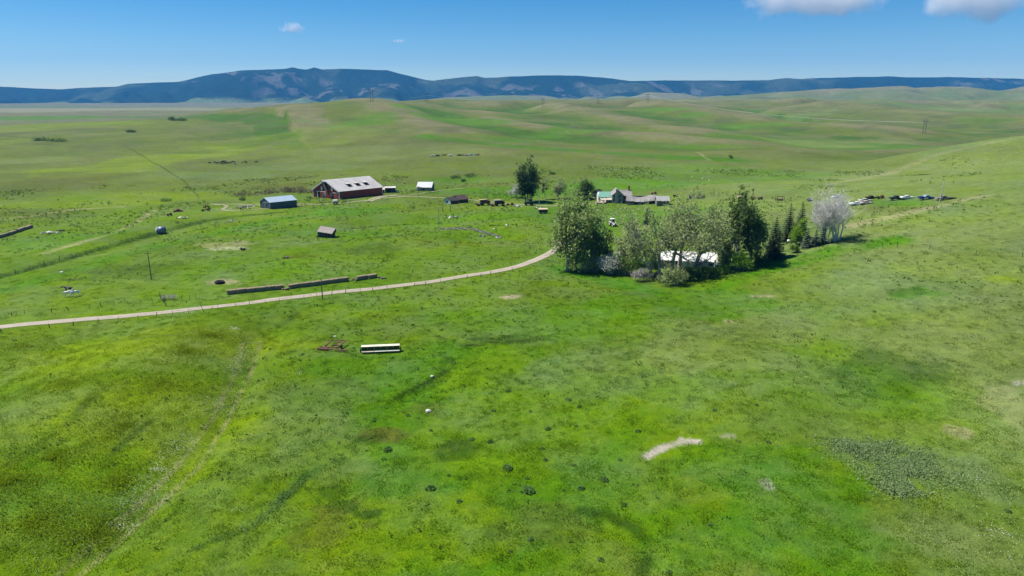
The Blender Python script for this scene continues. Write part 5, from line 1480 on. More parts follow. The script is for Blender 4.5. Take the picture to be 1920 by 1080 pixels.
# ---------------------------------------------------------------- vehicles
tyre = mat('black_tyre', (0.015, 0.015, 0.015), 0.85, 0.2, 5)
rim = mat('steel_rim', (0.35, 0.34, 0.32), 0.5, 0.3, 5)
chrome = mat('dull_chrome', (0.5, 0.5, 0.5), 0.3, 0.2, 5, metal=0.6)
rust = mat('rust', (0.17, 0.065, 0.035), 0.9, 0.5, 3, color2=(0.06, 0.03, 0.022))
rust_dark = mat('dark_rust', (0.055, 0.038, 0.032), 0.9, 0.4, 3, color2=(0.02, 0.017, 0.016))
def wheels(root, xs, half, r, w=0.2, rimm=None):
    for x in xs:
        for s in (-1, 1):
            t = MB().wheel((x, s * half, r), r, w).build('wheel', tyre, root)
            MB().wheel((x, s * (half + w * 0.12), r), r * 0.55, w).build('rim', rimm or rim, t)
def shell(outline, half, inset=0.12, ztop=None):
    """side outline (x, z) given width with rounded flanks: three offset copies lofted across"""
    n = len(outline)
    cx = sum(p[0] for p in outline) / n
    b = MB(); rows = []
    for yk, k in ((-half, 1), (-half * 0.94, 0), (half * 0.94, 0), (half, 1)):
        rows.append([(p[0] + (cx - p[0]) * (0.03 if k else 0), yk, p[1] - (inset * 0.5 if (k and p[1] > 0.5) else 0)) for p in outline])
    vs = [q for r in rows for q in r]
    fs = [(i * n + k, i * n + (k + 1) % n, (i + 1) * n + (k + 1) % n, (i + 1) * n + k) for i in range(3) for k in range(n)]
    fs += [tuple(range(n))[::-1], tuple(3 * n + k for k in range(n))]
    b.add(vs, fs)
    return b
def sedan(label, x, y, rz, paint, group, low=0.0, roofm=None, wh=True, name='old_car'):
    root = thing(name, label, 'car', x, y, rz, z=G(x, y) - low, group=group)
    shell([(-2.6, 0.42), (-2.68, 0.62), (-2.6, 0.92), (-1.5, 1.0), (0.95, 0.98), (2.3, 0.90), (2.6, 0.78), (2.62, 0.42), (1.9, 0.30), (-1.9, 0.30)], 0.95).build('body', paint, root)
    c = shell([(-1.75, 0.98), (-1.15, 1.46), (0.25, 1.48), (0.95, 0.98)], 0.78, 0.1).build('cabin', roofm or paint, root)
    for s in (-1, 1):
        MB().prism([(-1.45, 1.05), (-1.05, 1.40), (-0.40, 1.41), (-0.40, 1.05)], 'y', s * 0.765, s * 0.80).build('window', glass, c); MB().prism([(-0.30, 1.05), (-0.30, 1.41), (0.20, 1.40), (0.72, 1.05)], 'y', s * 0.765, s * 0.80).build('window', glass, c)
        MB().wheel((2.58, s * 0.7, 0.68), 0.12, 0.08, 'x').build('headlight', chrome, root)
        MB().box((-0.2, s * 0.965, 0.62), (2.3, 0.02, 0.04)).build('side_trim', chrome, root)
    MB().slab([(0.90, -0.66, 1.06), (0.90, 0.66, 1.06), (0.36, 0.62, 1.44), (0.36, -0.62, 1.44)], 0.03).build('windscreen', glass, c)
    MB().slab([(-1.72, 0.66, 1.06), (-1.72, -0.66, 1.06), (-1.22, -0.62, 1.43), (-1.22, 0.62, 1.43)], 0.03).build('rear_window', glass, c)
    MB().box((2.68, 0, 0.48), (0.12, 1.8, 0.16)).build('bumper', chrome, root); MB().box((-2.72, 0, 0.5), (0.12, 1.8, 0.16)).build('bumper', chrome, root)
    if wh: wheels(root, (-1.55, 1.55), 0.80, 0.34)
    return root
def pickup(label, x, y, rz, paint, group, cabm=None, bed='box', low=0.0, name='pickup_truck'):
    root = thing(name, label, 'truck', x, y, rz, z=G(x, y) - low, group=group)
    shell([(0.35, 0.50), (0.35, 1.12), (1.15, 1.14), (2.45, 1.08), (2.65, 0.95), (2.68, 0.50)], 0.93).build('bonnet', paint, root)
    c = shell([(-0.75, 0.5), (-0.80, 1.15), (-0.70, 1.78), (0.55, 1.80), (1.05, 1.16), (1.05, 0.5)], 0.88, 0.1).build('cab', cabm or paint, root)
    for s in (-1, 1):
        MB().prism([(-0.55, 1.22), (-0.52, 1.66), (0.42, 1.68), (0.82, 1.22)], 'y', s * 0.865, s * 0.90).build('window', glass, c); MB().wheel((2.66, s * 0.66, 0.82), 0.11, 0.08, 'x').build('headlight', chrome, root)
    MB().slab([(1.02, -0.72, 1.22), (1.02, 0.72, 1.22), (0.60, 0.68, 1.74), (0.60, -0.68, 1.74)], 0.03).build('windscreen', glass, c)
    if bed == 'box':
        bd = MB(); bd.span(-2.9, -0.85, -0.92, 0.92, 0.62, 0.72); bd.span(-2.9, -0.85, -0.95, -0.87, 0.5, 1.15); bd.span(-2.9, -0.85, 0.87, 0.95, 0.5, 1.15); bd.span(-2.96, -2.88, -0.9, 0.9, 0.5, 1.12); bd.span(-0.90, -0.84, -0.9, 0.9, 0.6, 1.12)
        bd.build('bed', paint, root)
    else:
        MB().span(-4.6, -0.85, -1.1, 1.1, 0.95, 1.08).build('flat_bed', rust_dark, root); MB().span(-4.4, 0.4, -0.4, 0.4, 0.6, 0.9).build('chassis', rust_dark, root)
    MB().box((2.72, 0, 0.52), (0.12, 1.85, 0.2)).build('bumper', chrome, root)
    wheels(root, (-1.75 if bed == 'box' else -3.0, 1.75), 0.80, 0.38, 0.22)
    return root
def wreck(label, x, y, rz, group, L=4.2, kind=0, m=None, name='car_wreck', cat='wreck'):
    """stripped vehicle or machine carcass: bent frame rails, hulk panels, stray wheels"""
    rnd = random.Random(int(x * 7 + y * 13) & 0xffff)
    root = thing(name, label, cat, x, y, rz, group=group)
    m = m or rust_dark
    if kind == 0:
        shell([(-L / 2, 0.25), (-L / 2 - 0.05, 0.75), (-L * 0.2, 0.9), (-L * 0.1, 1.35), (L * 0.15, 1.38), (L * 0.25, 0.9), (L / 2, 0.75), (L / 2, 0.25)], 0.85).build('hulk', m, root)
        for s in (-1, 1): MB().prism([(-L * 0.08, 0.92), (-L * 0.05, 1.25), (L * 0.10, 1.27), (L * 0.17, 0.92)], 'y', s * 0.84, s * 0.87).build('window_gap', dark_open, root)
    else:
        MB().span(-L / 2, L / 2, -0.55, -0.43, 0.45, 0.6).build('rail', m, root); MB().span(-L / 2, L / 2, 0.43, 0.55, 0.45, 0.6).build('rail', m, root)
        for k in range(3):
            xx = -L / 2 + L * (k + 0.5) / 3
            MB().box((xx, 0, 0.52), (0.14, 1.2, 0.12)).build('cross_member', m, root)
        MB().box((L * 0.2, 0.1, 1.0), (1.1, 0.9, 0.8), rz=0.2, rx=0.1).build('engine', rust, root); MB().box((-L * 0.25, 0, 0.85), (1.3, 1.3, 0.35), ry=0.2).build('panel', m, root)
        MB().tube((L * 0.1, -0.5, 0.5), (L * 0.35, -0.3, 1.7), 0.06).build('lever', m, root)
    for x_, s in ((-L * 0.3, 1), (-L * 0.3, -1), (L * 0.32, 1)): MB().wheel((x_, s * 0.75, 0.32), 0.33, 0.2).build('wheel', tyre, root)
    return root
def tractor(label, x, y, rz, paint, roofm, group=None, cab=True, s=1.0, name='tractor'):
    root = thing(name, label, 'tractor', x, y, rz, group=group); root.scale = (s, s, s)
    shell([(0.2, 0.85), (0.2, 1.75), (2.0, 1.66), (2.35, 1.45), (2.35, 0.85)], 0.42).build('bonnet', paint, root)
    MB().span(-1.3, 2.1, -0.3, 0.3, 0.6, 1.0).build('chassis', rust_dark, root); MB().box((2.37, 0, 1.15), (0.05, 0.6, 0.5)).build('grille', dark_open, root)
    if cab:
        c = MB()
        for xx, yy in ((-1.05, -0.62), (-1.05, 0.62), (0.22, -0.62), (0.22, 0.62)): c.span(xx - 0.05, xx + 0.05, yy - 0.05, yy + 0.05, 1.2, 2.75)
        c = c.build('cab_frame', paint, root)
        MB().span(-1.02, 0.18, -0.6, 0.6, 1.75, 2.68).build('cab_glass', glass, root); MB().span(-1.25, 0.42, -0.78, 0.78, 2.72, 2.95).build('cab_roof', roofm, root); MB().span(-1.05, 0.22, -0.62, 0.62, 1.1, 1.75).build('cab_base', paint, root)
    else:
        MB().box((-0.7, 0, 1.35), (0.5, 0.5, 0.1)).build('seat', rust_dark, root); MB().box((-0.92, 0, 1.6), (0.08, 0.5, 0.45)).build('seat_back', rust_dark, root); MB().tube((0.1, 0, 1.7), (-0.2, 0, 1.9), 0.03).build('steering_column', rust_dark, root)
    MB().tube((1.2, 0.2, 1.65), (1.2, 0.2, 2.7), 0.05).build('exhaust', rust_dark, root)
    for sg in (-1, 1):
        t = MB().wheel((-0.75, sg * 0.95, 0.82), 0.82, 0.46, n=18).build('rear_wheel', tyre, root); MB().wheel((-0.75, sg * 1.0, 0.82), 0.42, 0.42).build('rim', roofm, t)
        t = MB().wheel((1.8, sg * 0.8, 0.48), 0.48, 0.28).build('front_wheel', tyre, root); MB().wheel((1.8, sg * 0.83, 0.48), 0.24, 0.26).build('rim', roofm, t)
        MB().path([(-1.6, sg * 0.95, 1.3), (-1.2, sg * 0.95, 1.72), (-0.5, sg * 0.95, 1.74), (0.0, sg * 0.95, 1.45)], [0.2, 0.22, 0.22, 0.2], 4).build('mudguard', paint, root)
    return root
def combine(label, x, y, rz, body, cabm, group):
    root = thing('combine_harvester', label, 'combine', x, y, rz, group=group)
    MB().prism([(-3.0, 1.0), (-3.2, 2.2), (-1.2, 2.9), (1.0, 2.9), (1.2, 1.0)], 'y', -0.9, 0.9).build('body', body, root)
    MB().span(1.0, 2.3, -0.85, 0.5, 1.3, 2.9).build('cab', glass, root); MB().span(0.9, 2.5, -1.0, 0.65, 2.9, 3.15).build('cab_roof', cabm, root)
    for yy in (-0.85, 0.5):
        for xx in (1.05, 2.25): MB().span(xx - 0.06, xx + 0.06, yy - 0.07, yy + 0.07, 1.3, 2.92).build('cab_post', cabm, root)
    MB().prism([(1.2, 0.9), (1.2, 1.4), (3.2, 0.7), (3.2, 0.3)], 'y', -0.5, 0.5).build('feeder', rust_dark, root); MB().prism([(3.0, 0.15), (3.0, 1.1), (3.3, 1.0), (4.0, 0.15)], 'y', -2.3, 2.3).build('header', rust, root)
    MB().path([(3.9, -2.2, 0.9), (3.9, 2.2, 0.9)], [0.45, 0.45], 6).build('reel', rust_dark, root)
    MB().tube((-0.5, 0.95, 2.5), (-2.8, 1.6, 3.2), 0.13).build('unloading_auger', body, root); MB().span(-1.0, 0.9, -0.75, 0.75, 2.9, 3.2).build('grain_tank', cabm, root)
    for sg in (-1, 1): MB().wheel((1.3, sg * 1.15, 0.75), 0.75, 0.5, n=16).build('front_wheel', tyre, root); MB().wheel((-2.4, sg * 0.9, 0.45), 0.45, 0.3).build('rear_wheel', tyre, root)
    return root

ROW = 'old vehicles parked along the east bench'
wpaint = mat('white_car_paint', (0.70, 0.70, 0.68), 0.4, 0.15, 2, color2=(0.5, 0.46, 0.4))
sedan('small white car at the left end of the lower pair', *(139.5,276.2), R(186), wpaint, ROW)
sedan('faded pink and tan car right behind the small white car', *(143.4,275.5), R(4), mat('pink_tan_paint', (0.55, 0.45, 0.38), 0.6, 0.4, 1.5, color2=(0.40, 0.24, 0.17)), ROW, low=0.1)
sedan('long faded tan car behind the pink and tan one', *(145.5,280.6), R(3), mat('tan_paint', (0.50, 0.46, 0.40), 0.6, 0.3, 1.5), ROW)
wreck('dark arched car wreck left of the row', *(150.0,285.4), R(5), ROW, 3.8, 0)
wreck('dark open jeep wreck right of the arched wreck', *(152.8,283.0), R(2), ROW, 3.6, 1)
pickup('black pickup with a rusty bed, left of the long white sedan', *(155.3,275.6), R(178), mat('black_truck_paint', (0.014, 0.013, 0.013), 0.5, 0.3, 2), ROW, name='pickup_truck', bed='box')
sedan('long white sedan between the black and blue trucks', *(159.1,274.5), R(2), wpaint, ROW)
pickup('bright blue pickup with a white cab roof', *(162.7,267.9), R(2), mat('blue_truck_paint', (0.015, 0.055, 0.24), 0.4, 0.15, 2), ROW, cabm=mat('blue_white_cab', (0.30, 0.36, 0.46), 0.4, 0.3, 0.8, color2=(0.62, 0.62, 0.6)))
pickup('grey flatbed truck with scrap, rightmost vehicle of the row', *(165.3,261.3), R(178), mat('grey_primer', (0.22, 0.20, 0.19), 0.7, 0.4, 2, color2=(0.10, 0.07, 0.06)), ROW, bed='flat', name='flatbed_truck')
sedan('pale blue and white car half hidden behind the dead tree', *(141.8,296.6), R(3), mat('pale_blue_paint', (0.55, 0.63, 0.68), 0.5, 0.2, 2), ROW)
wreck('dark old car wreck left of the dead white tree', *(131.7,301.4), R(80), ROW, 4.0, 0, mat('grey_black_wreck', (0.10, 0.095, 0.09), 0.7, 0.5, 3))
# machines beside the lane
FARM = 'farm machines parked below the lane'
combine('old combine with a pale yellow cab, leftmost of the two combines', *(-14.8,362.1), R(200), rust, mat('pale_yellow_paint', (0.52, 0.46, 0.22), 0.6, 0.3, 2), FARM)
combine('old combine with a cream cab, rightmost of the two combines', *(-7.0,359.1), R(195), rust_dark, mat('cream_paint', (0.50, 0.47, 0.38), 0.6, 0.3, 2), FARM)
wreck('dark red swather carcass right of the combines', *(-0.9,361.5), R(10), FARM, 4.6, 1, mat('dark_red_paint', (0.12, 0.02, 0.018), 0.7, 0.5, 3), name='swather', cat='swather')
tractor('dark blue green tractor in front of the tall dark tree', *(9.4,361.9), R(185), mat('teal_green_paint', (0.03, 0.075, 0.075), 0.5, 0.3, 2), rust_dark, FARM, s=1.15)
tractor('white tractor facing the grove on the open grass', *(44.6,298.5), R(-72), mat('white_tractor_paint', (0.66, 0.66, 0.64), 0.4, 0.15, 2), white_trim, s=1.12)
# scrap near the sheds
def scrap_pile(label, x, y, w, h, seed, palette, n=26, name='scrap_pile', cat='scrap pile', group=None):
    rnd = random.Random(seed); root = thing(name, label, cat, x, y, group=group)
    for k in range(n):
        t = rnd.choice(palette); a = rnd.random() * 6.283; r = rnd.random() ** 0.7 * w / 2
        p = (math.cos(a) * r, math.sin(a) * r * 0.6, rnd.uniform(0.05, h * (1 - 0.6 * r / (w / 2))))
        if rnd.random() < 0.55: MB().box(p, (rnd.uniform(0.5, 2.2), rnd.uniform(0.12, 0.7), rnd.uniform(0.06, 0.4)), rz=rnd.random() * 3, rx=rnd.gauss(0, 0.3), ry=rnd.gauss(0, 0.3)).build('plank' if rnd.random() < 0.5 else 'sheet', t, root)
        else: MB().tube(p, (p[0] + rnd.gauss(0, 1.0), p[1] + rnd.gauss(0, 1.0), p[2] + rnd.uniform(0, h)), rnd.uniform(0.04, 0.12)).build('pole', t, root)
    return root
PAL_PALE = [pale_wood, white_trim, old_tin, old_wood]; PAL_DARK = [rust_dark, rust, dark_wood, tyre]; PAL_MIX = PAL_PALE + PAL_DARK
scrap_pile('mixed pale scrap heap beside the dirt lane left of the steel shed', *(-139.3,349.2), 9, 1.2, 1, PAL_MIX, 34)
scrap_pile('second pale scrap heap touching the steel shed corner', *(-136.3,354.4), 7, 1.1, 2, PAL_PALE + [rust_dark], 24)
scrap_pile('small pile of poles and scrap right of the steel shed', *(-115.8,362.1), 4, 1.2, 3, PAL_MIX, 16)
scrap_pile('heap of old boards lying in the lower pasture right of the utility pole', *(-28.7,325.2), 7, 0.5, 4, PAL_PALE, 18, name='board_heap', cat='board heap')
scrap_pile('pale rubble heap below the dark red swather', *(2.0,356.6), 5, 0.8, 5, PAL_PALE, 16, name='rubble_heap', cat='rubble heap')
scrap_pile('pale junk beside the tan box trailer', *(14.4,351.7), 6, 1.0, 6, PAL_MIX, 18)
scrap_pile('collapsed grey shed lying flat in the far left pasture', *(-196.2,286.3), 9, 0.7, 7, PAL_PALE, 26, name='collapsed_shed', cat='collapsed shed')
scrap_pile('low black scrap lying alone in the pasture', *(-100.8,250.0), 3.4, 0.7, 8, PAL_DARK, 12)
scrap_pile('dark raft of logs by the fence on the slope', *(-209.6,442.5), 7, 0.7, 9, PAL_DARK + [old_tin], 14, name='log_raft', cat='log pile')
scrap_pile('dark scrap beside the tipped grain bin track', *(-149.1,301.6), 4, 0.7, 10, PAL_DARK, 10)
scrap_pile('white rubble strewn above the tipped grain bin', *(-152.8,312.7), 6, 0.4, 11, PAL_PALE, 10, name='rubble_heap', cat='rubble heap')
scrap_pile('small dark brush and plank heap in the middle pasture', *(-79.6,235.0), 3.0, 0.4, 12, [dark_wood, old_wood], 10)
scrap_pile('dark machinery pieces at the left end of the red barn', *(-113.8,382.9), 3.0, 1.2, 13, PAL_DARK, 10)
scrap_pile('loose planks before the open barn door', *(-104.9,375.1), 3.0, 0.4, 14, PAL_PALE, 8)
scrap_pile('dark log and beam pieces beside the collapsed grey shed', *(-194.0,290.5), 5, 0.5, 15, PAL_DARK, 9)
scrap_pile('fallen boards below the end of the plank fence', *(-11.9,272.6), 3.0, 0.5, 16, PAL_PALE + [dark_wood], 10)
scrap_pile('grey boards heaped at the right end of the plank fence', *(-6.0,271.4), 3.5, 0.4, 17, PAL_PALE, 9)
scrap_pile('dark stump and scrap at the foot of the tilted shed', *(-78.4,274.2), 3.0, 0.8, 18, [dark_wood, rust_dark], 14)
wreck('faded red truck carcass left of the machine graveyard', *(-167.9,341.1), R(15), None, 4.4, 0, mat('faded_red_paint', (0.24, 0.075, 0.06), 0.7, 0.5, 2), name='old_truck', cat='truck')
wreck('small brown cart left of the faded red truck', *(-161.6,319.6), R(30), None, 2.4, 1, rust, name='cart', cat='cart')
wreck('tall rusty machine carcass at the start of the dirt lane', *(-153.5,340.1), R(20), None, 4.6, 1, rust_dark, name='machine_carcass', cat='machine')
scrap_pile('tall tangle of rusty parts behind the machine carcass', *(-156.4,348.0), 3.6, 2.6, 20, PAL_DARK, 22)
root = thing('water_trough_cart', 'white topped spray cart standing on the lane before the barn', 'cart', *(-94.4,363.6), R(20))
MB().path([(-1.1, 0, 1.75), (1.1, 0, 1.75)], [0.75, 0.75], 12).build('tank', white_trim, root); MB().span(-1.4, 1.8, -0.6, 0.6, 0.75, 0.95).build('frame', rust_dark, root); wheels(root, (-0.8, 0.9), 0.7, 0.42); MB().box((2.0, 0, 0.8), (1.0, 0.1, 0.1)).build('drawbar', rust_dark, root)
root = thing('box_trailer', 'tan topped box trailer left of the big cottonwood', 'trailer', *(15.4,336.9), R(10))
MB().span(-2.2, 2.2, -1.1, 1.1, 0.5, 2.2).build('box', dark_wood, root); MB().slab([(-2.4, -1.3, 2.15), (2.4, -1.3, 2.15), (2.4, 1.3, 2.45), (-2.4, 1.3, 2.45)], 0.1).build('roof', mat('tan_top', (0.52, 0.42, 0.24), 0.8, 0.2, 2), root); wheels(root, (-1.0, 1.0), 1.0, 0.4)
# rusty implements along the back field
BACK = 'rusty implements in the field behind the grove'
root = thing('fuel_tank', 'faded pink fuel tank lying in the field behind the grove', 'tank', *(114.4,342.6), R(5), group=BACK)
MB().path([(-1.3, 0, 0.75), (-1.2, 0, 0.75), (1.2, 0, 0.75), (1.3, 0, 0.75)], [0.5, 0.65, 0.65, 0.5], 12).build('drum', pink_tin, root); MB().box((-0.7, 0, 0.12), (0.15, 1.0, 0.24)).build('cradle', rust_dark, root); MB().box((0.7, 0, 0.12), (0.15, 1.0, 0.24)).build('cradle', rust_dark, root)
wreck('small rusty orange machine right of the pink tank', *(117.8,333.1), R(8), BACK, 2.0, 1, rust, name='rusty_machine', cat='machine')
wreck('low rusty plough between the orange machine and the frame', *(120.1,329.9), R(-8), BACK, 2.4, 1, rust, name='plough', cat='plough')
root = thing('rusty_gantry', 'square rusty steel frame standing in the back field', 'gantry', *(124.1,315.8), R(4), group=BACK)
for xx in (-1.7, 1.7):
    for yy in (-0.8, 0.8): MB().tube((xx, yy, 0), (xx, yy, 2.1), 0.09).build('upright', rust, root)
for yy in (-0.8, 0.8): MB().tube((-1.8, yy, 2.05), (1.8, yy, 2.05), 0.08).build('top_bar', rust, root); MB().tube((-1.7, yy, 0.7), (1.7, yy, 0.7), 0.06).build('rail', rust, root)
MB().box((0, 0, 0.5), (2.6, 0.9, 0.5)).build('bin', rust_dark, root)
root = thing('small_coop', 'little grey box coop left of the dark brush pile', 'coop', *(94.9,364.2), R(10))
MB().span(-0.8, 0.8, -0.7, 0.7, 0, 1.6).build('wall', blue_steel, root); MB().slab([(-0.95, -0.9, 1.55), (0.95, -0.9, 1.55), (0.95, 0.9, 1.9), (-0.95, 0.9, 1.9)], 0.08).build('roof', dark_wood, root)
scrap_pile('round dark brush pile right of the little grey coop', *(100.0,363.0), 6.0, 2.4, 21, [dark_wood, old_wood, rust_dark], 40, name='brush_pile', cat='brush pile')
wreck('dark cart behind the square board shed', *(90.3,376.4), R(0), None, 3.0, 1, rust_dark, name='cart', cat='cart')
wreck('orange and rust tractor wreck behind the sagging shed roof', *(81.8,393.7), R(4), None, 3.6, 1, mat('orange_rust', (0.34, 0.11, 0.04), 0.8, 0.4, 2), name='tractor_wreck', cat='tractor')
# far row of dumped vehicles
FAR = 'row of dumped vehicles on the far slope'
for k, (pt, kind, m, lab) in enumerate([((-69.5,606.2), 0, white_trim, 'white car shell, leftmost of the far dumped row'), ((-64.9,604.2), 0, rust_dark, 'black car shell, second of the far dumped row'), ((-59.2,606.2), 1, rust, 'low rusty frame, third of the far dumped row'), ((-53.3,601.8), 0, white_trim, 'pale flat car shell in the middle of the far dumped row'),
                                       ((-45.9,602.3), 0, rust_dark, 'black van shell right of the gap in the far dumped row'), ((-42.8,600.9), 1, rust_dark, 'black frame beside the van shell in the far dumped row'), ((-39.4,599.5), 0, pale_wood, 'pale car shell, third from the right of the far dumped row'), ((-35.6,601.8), 0, pale_steel, 'tall pale car shell, second from the right of the far dumped row'), ((-29.9,597.9), 1, rust_dark, 'long black frame, rightmost of the far dumped row')]):
    wreck(lab, *pt, R(3 + 5 * (k % 3)), FAR, 4.4, kind, m)

# ---------------------------------------------------------------- grain drill and harrow in the meadow
x, y = (-29.8,145.6)
root = thing('grain_drill', 'three section green grain drill with cream lids in the meadow', 'grain drill', x, y, R(7))
cream = mat('cream_lid', (0.68, 0.65, 0.46), 0.55, 0.12, 2); dkgreen = mat('dark_green_paint', (0.012, 0.045, 0.018), 0.6, 0.3, 2); mint = mat('mint_board', (0.42, 0.52, 0.44), 0.7, 0.35, 1.2, color2=(0.45, 0.36, 0.32))
for k in range(3):
    x0 = -4.25 + k * 2.87; x1 = x0 + 2.75
    sec = MB().prism([(-0.15, 0.75), (-0.35, 1.55), (0.45, 1.55), (0.25, 0.75)], 'x', x0, x1).build('seed_box', dkgreen, root)
    MB().slab([(x0 - 0.03, -0.42, 1.55), (x1 + 0.03, -0.42, 1.55), (x1 + 0.03, 0.52, 1.66), (x0 - 0.03, 0.52, 1.66)], 0.05).build('lid', cream, sec)
    MB().prism([(x0 + 1.25, 1.16), (x0 + 1.5, 1.16), (x0 + 1.375, 1.4)], 'y', -0.36, -0.29).build('emblem', mat('yellow_badge', (0.75, 0.55, 0.12), 0.6, 0.1), sec)
    MB().slab([(x0, -1.15, 0.56), (x1, -1.15, 0.56), (x1, -0.72, 0.60), (x0, -0.72, 0.60)], 0.06).build('footboard', mint if k else pale_wood, root)
    for j in range(8):
        xx = x0 + 0.25 + j * 0.32
        t = MB().tube((xx, -0.05, 0.75), (xx, -0.55, 0.22), 0.045, n=5).build('seed_tube', tyre, root)
        d = MB().wheel((xx, -0.62, 0.18), 0.18, 0.04, 'x', 10).build('disc', rust_dark, root)
MB().span(-4.4, 4.4, -0.35, -0.2, 0.45, 0.6).build('frame_bar', dkgreen, root); MB().span(-4.4, 4.4, 0.3, 0.45, 0.45, 0.6).build('frame_bar', dkgreen, root)
for s in (-1, 1): MB().wheel((s * 4.5, 0.1, 0.55), 0.55, 0.18, 'x').build('wheel', tyre, root)
for s in (-2.6, 2.6): MB().tube((s, 0.4, 0.5), (s * 0.2, 2.6, 0.35), 0.06).build('drawbar', dkgreen, root)
x, y = (-41.1,147.1)
root = thing('field_cultivator', 'rusty folded cultivator frame lying left of the grain drill', 'cultivator', x, y, R(-3)); root.scale = (1.12, 1.12, 1.25)
rb = mat('red_brown_rust', (0.24, 0.115, 0.08), 0.85, 0.4, 4, color2=(0.10, 0.05, 0.04))
for (p0, p1, r) in [((-1.9, 0.0, 0.4), (-1.1, 2.6, 0.9), 0.10), ((1.0, -0.3, 0.5), (1.9, 2.9, 0.9), 0.10), ((-1.1, 2.6, 0.9), (1.9, 2.9, 0.95), 0.07), ((0.4, 2.7, 0.9), (0.2, 0.8, 0.6), 0.09), ((0.2, 1.9, 0.8), (1.6, 2.0, 0.8), 0.06), ((-0.4, 1.0, 0.6), (1.4, 1.1, 0.6), 0.06), ((-2.2, 0.1, 0.45), (1.2, 0.0, 0.45), 0.09)]:
    MB().tube(p0, p1, r * 1.5, n=5).build('beam', rb, root)
for (p0, p1) in [((-3.0, -0.55, 0.35), (0.2, -0.75, 0.35)), ((0.6, -0.8, 0.3), (3.4, -1.15, 0.3)), ((-3.2, -0.15, 0.3), (-1.0, -0.3, 0.35))]:
    MB().tube(p0, p1, 0.15, n=5).build('tool_bar', rb, root)
    for j in range(7):
        t = (j + 0.5) / 7; q = Vector(p0).lerp(Vector(p1), t)
        MB().path([q, q + Vector((0, -0.25, 0.1)), q + Vector((0, -0.4, -0.15)), q + Vector((0, -0.25, -0.35))], [0.03, 0.03, 0.03, 0.02], 4).build('tine', rust_dark, root)
for q in ((-1.6, 0.7, 0.35), (1.6, 0.8, 0.35)): MB().wheel(q, 0.35, 0.2, 'x').build('wheel', tyre, root)

# ---------------------------------------------------------------- hay bales
straw = mat('weathered_straw', (0.27, 0.21, 0.135), 0.95, 0.45, 6, color2=(0.10, 0.075, 0.05), bump=0.6)
def bale_mesh(seed, L=2.75):
    rnd = random.Random(seed); b = MB(); n = 7; rings = []
    prof = [(-0.62, 0.0), (-0.66, 0.5), (-0.64, 1.18), (-0.5, 1.32), (0.5, 1.34), (0.64, 1.2), (0.66, 0.5), (0.62, 0.0)]
    for k in range(n):
        xx = -L / 2 + L * k / (n - 1); sc = 0.93 if k in (0, n - 1) else 1.0
        rings.append([(xx + rnd.gauss(0, 0.02), p[0] * sc + rnd.gauss(0, 0.03), p[1] * (0.97 if sc < 1 else 1) + (rnd.gauss(0, 0.035) if p[1] > 0.1 else -0.25)) for p in prof])
    m = len(prof); vs = [q for r in rings for q in r]
    b.add(vs, [(i * m + k, i * m + (k + 1) % m, (i + 1) * m + (k + 1) % m, (i + 1) * m + k) for i in range(n - 1) for k in range(m)] + [tuple(range(m))[::-1], tuple((n - 1) * m + k for k in range(m))])
    return b.mesh('hay_bale', straw)
BALES = [bale_mesh(k) for k in range(4)]
def bale_row(p0, p1, n, place, k0=0):
    p0, p1 = Vector(p0), Vector(p1); d = p1 - p0; a = math.atan2(d.y, d.x)
    for k in range(n):
        c = p0 + d * ((k + 0.5) / n)
        o = instance('hay_bale', BALES[(k + k0) % 4]); o.location = (c.x, c.y, G(c.x, c.y) - 0.02); o.rotation_euler = (0, 0, a + random.Random(k + k0).gauss(0, 0.02)); o.scale = (d.length / n / 2.78, 1, 1)
        ordn = ['first', 'second', 'third', 'fourth', 'fifth', 'sixth', 'seventh'][k]
        tag(o, f'straw bale, {ordn} from the left in the {place}', 'hay bale', 'long straw bales in rows beside the road')
bale_row((-83.1,191.5), (-68.5,197.7), 6, 'left row beside the road'); bale_row((-67.3,198.1), (-51.6,207.8), 6, 'middle row beside the road', 2); bale_row((-49.0,208.2), (-43.4,211.8), 2, 'short row near the road bend', 1)
bale_row((-211.4,267.8), (-211.7,287.1), 4, 'row cut by the picture edge', 3); bale_row((-211.5,287.5), (-213.0,299.1), 2, 'pair beyond the cut off row', 1)
for k, (pt, lab) in enumerate([((-67.6,196.9), 'burst straw bale between the left and middle rows'), ((-50.3,208.0), 'burst straw bale between the middle and short rows'), ((-41.5,210.5), 'collapsed dark bale at the right end of the bale rows')]):
    rnd = random.Random(700 + k); root = thing('broken_bale', lab, 'hay bale', *pt)
    for j in range(9): MB().box((rnd.gauss(0, 0.6), rnd.gauss(0, 0.35), rnd.uniform(0.1, 0.5)), (rnd.uniform(0.4, 1.0), rnd.uniform(0.3, 0.6), rnd.uniform(0.15, 0.4)), rz=rnd.random() * 3, rx=rnd.gauss(0, 0.3)).build('straw_flake', straw if k < 2 else old_wood, root)

# tyre feeder on bare straw
root = thing('tyre_feeder', 'black tractor tyre feeder lying on trampled straw', 'feeder', *(-90.1,203.2))
b = MB(); n = 20
for k in range(n):
    a0, a1 = 6.283 * k / n, 6.283 * (k + 1) / n
    b.tube((1.15 * math.cos(a0), 1.15 * math.sin(a0), 0.4), (1.15 * math.cos(a1), 1.15 * math.sin(a1), 0.4), 0.38, n=8, cap=False)
b.build('tyre', tyre, root, True); MB().path([(0, 0, -0.1), (0, 0, 0.2)], [0.8, 0.8], 14).build('floor', straw, root)

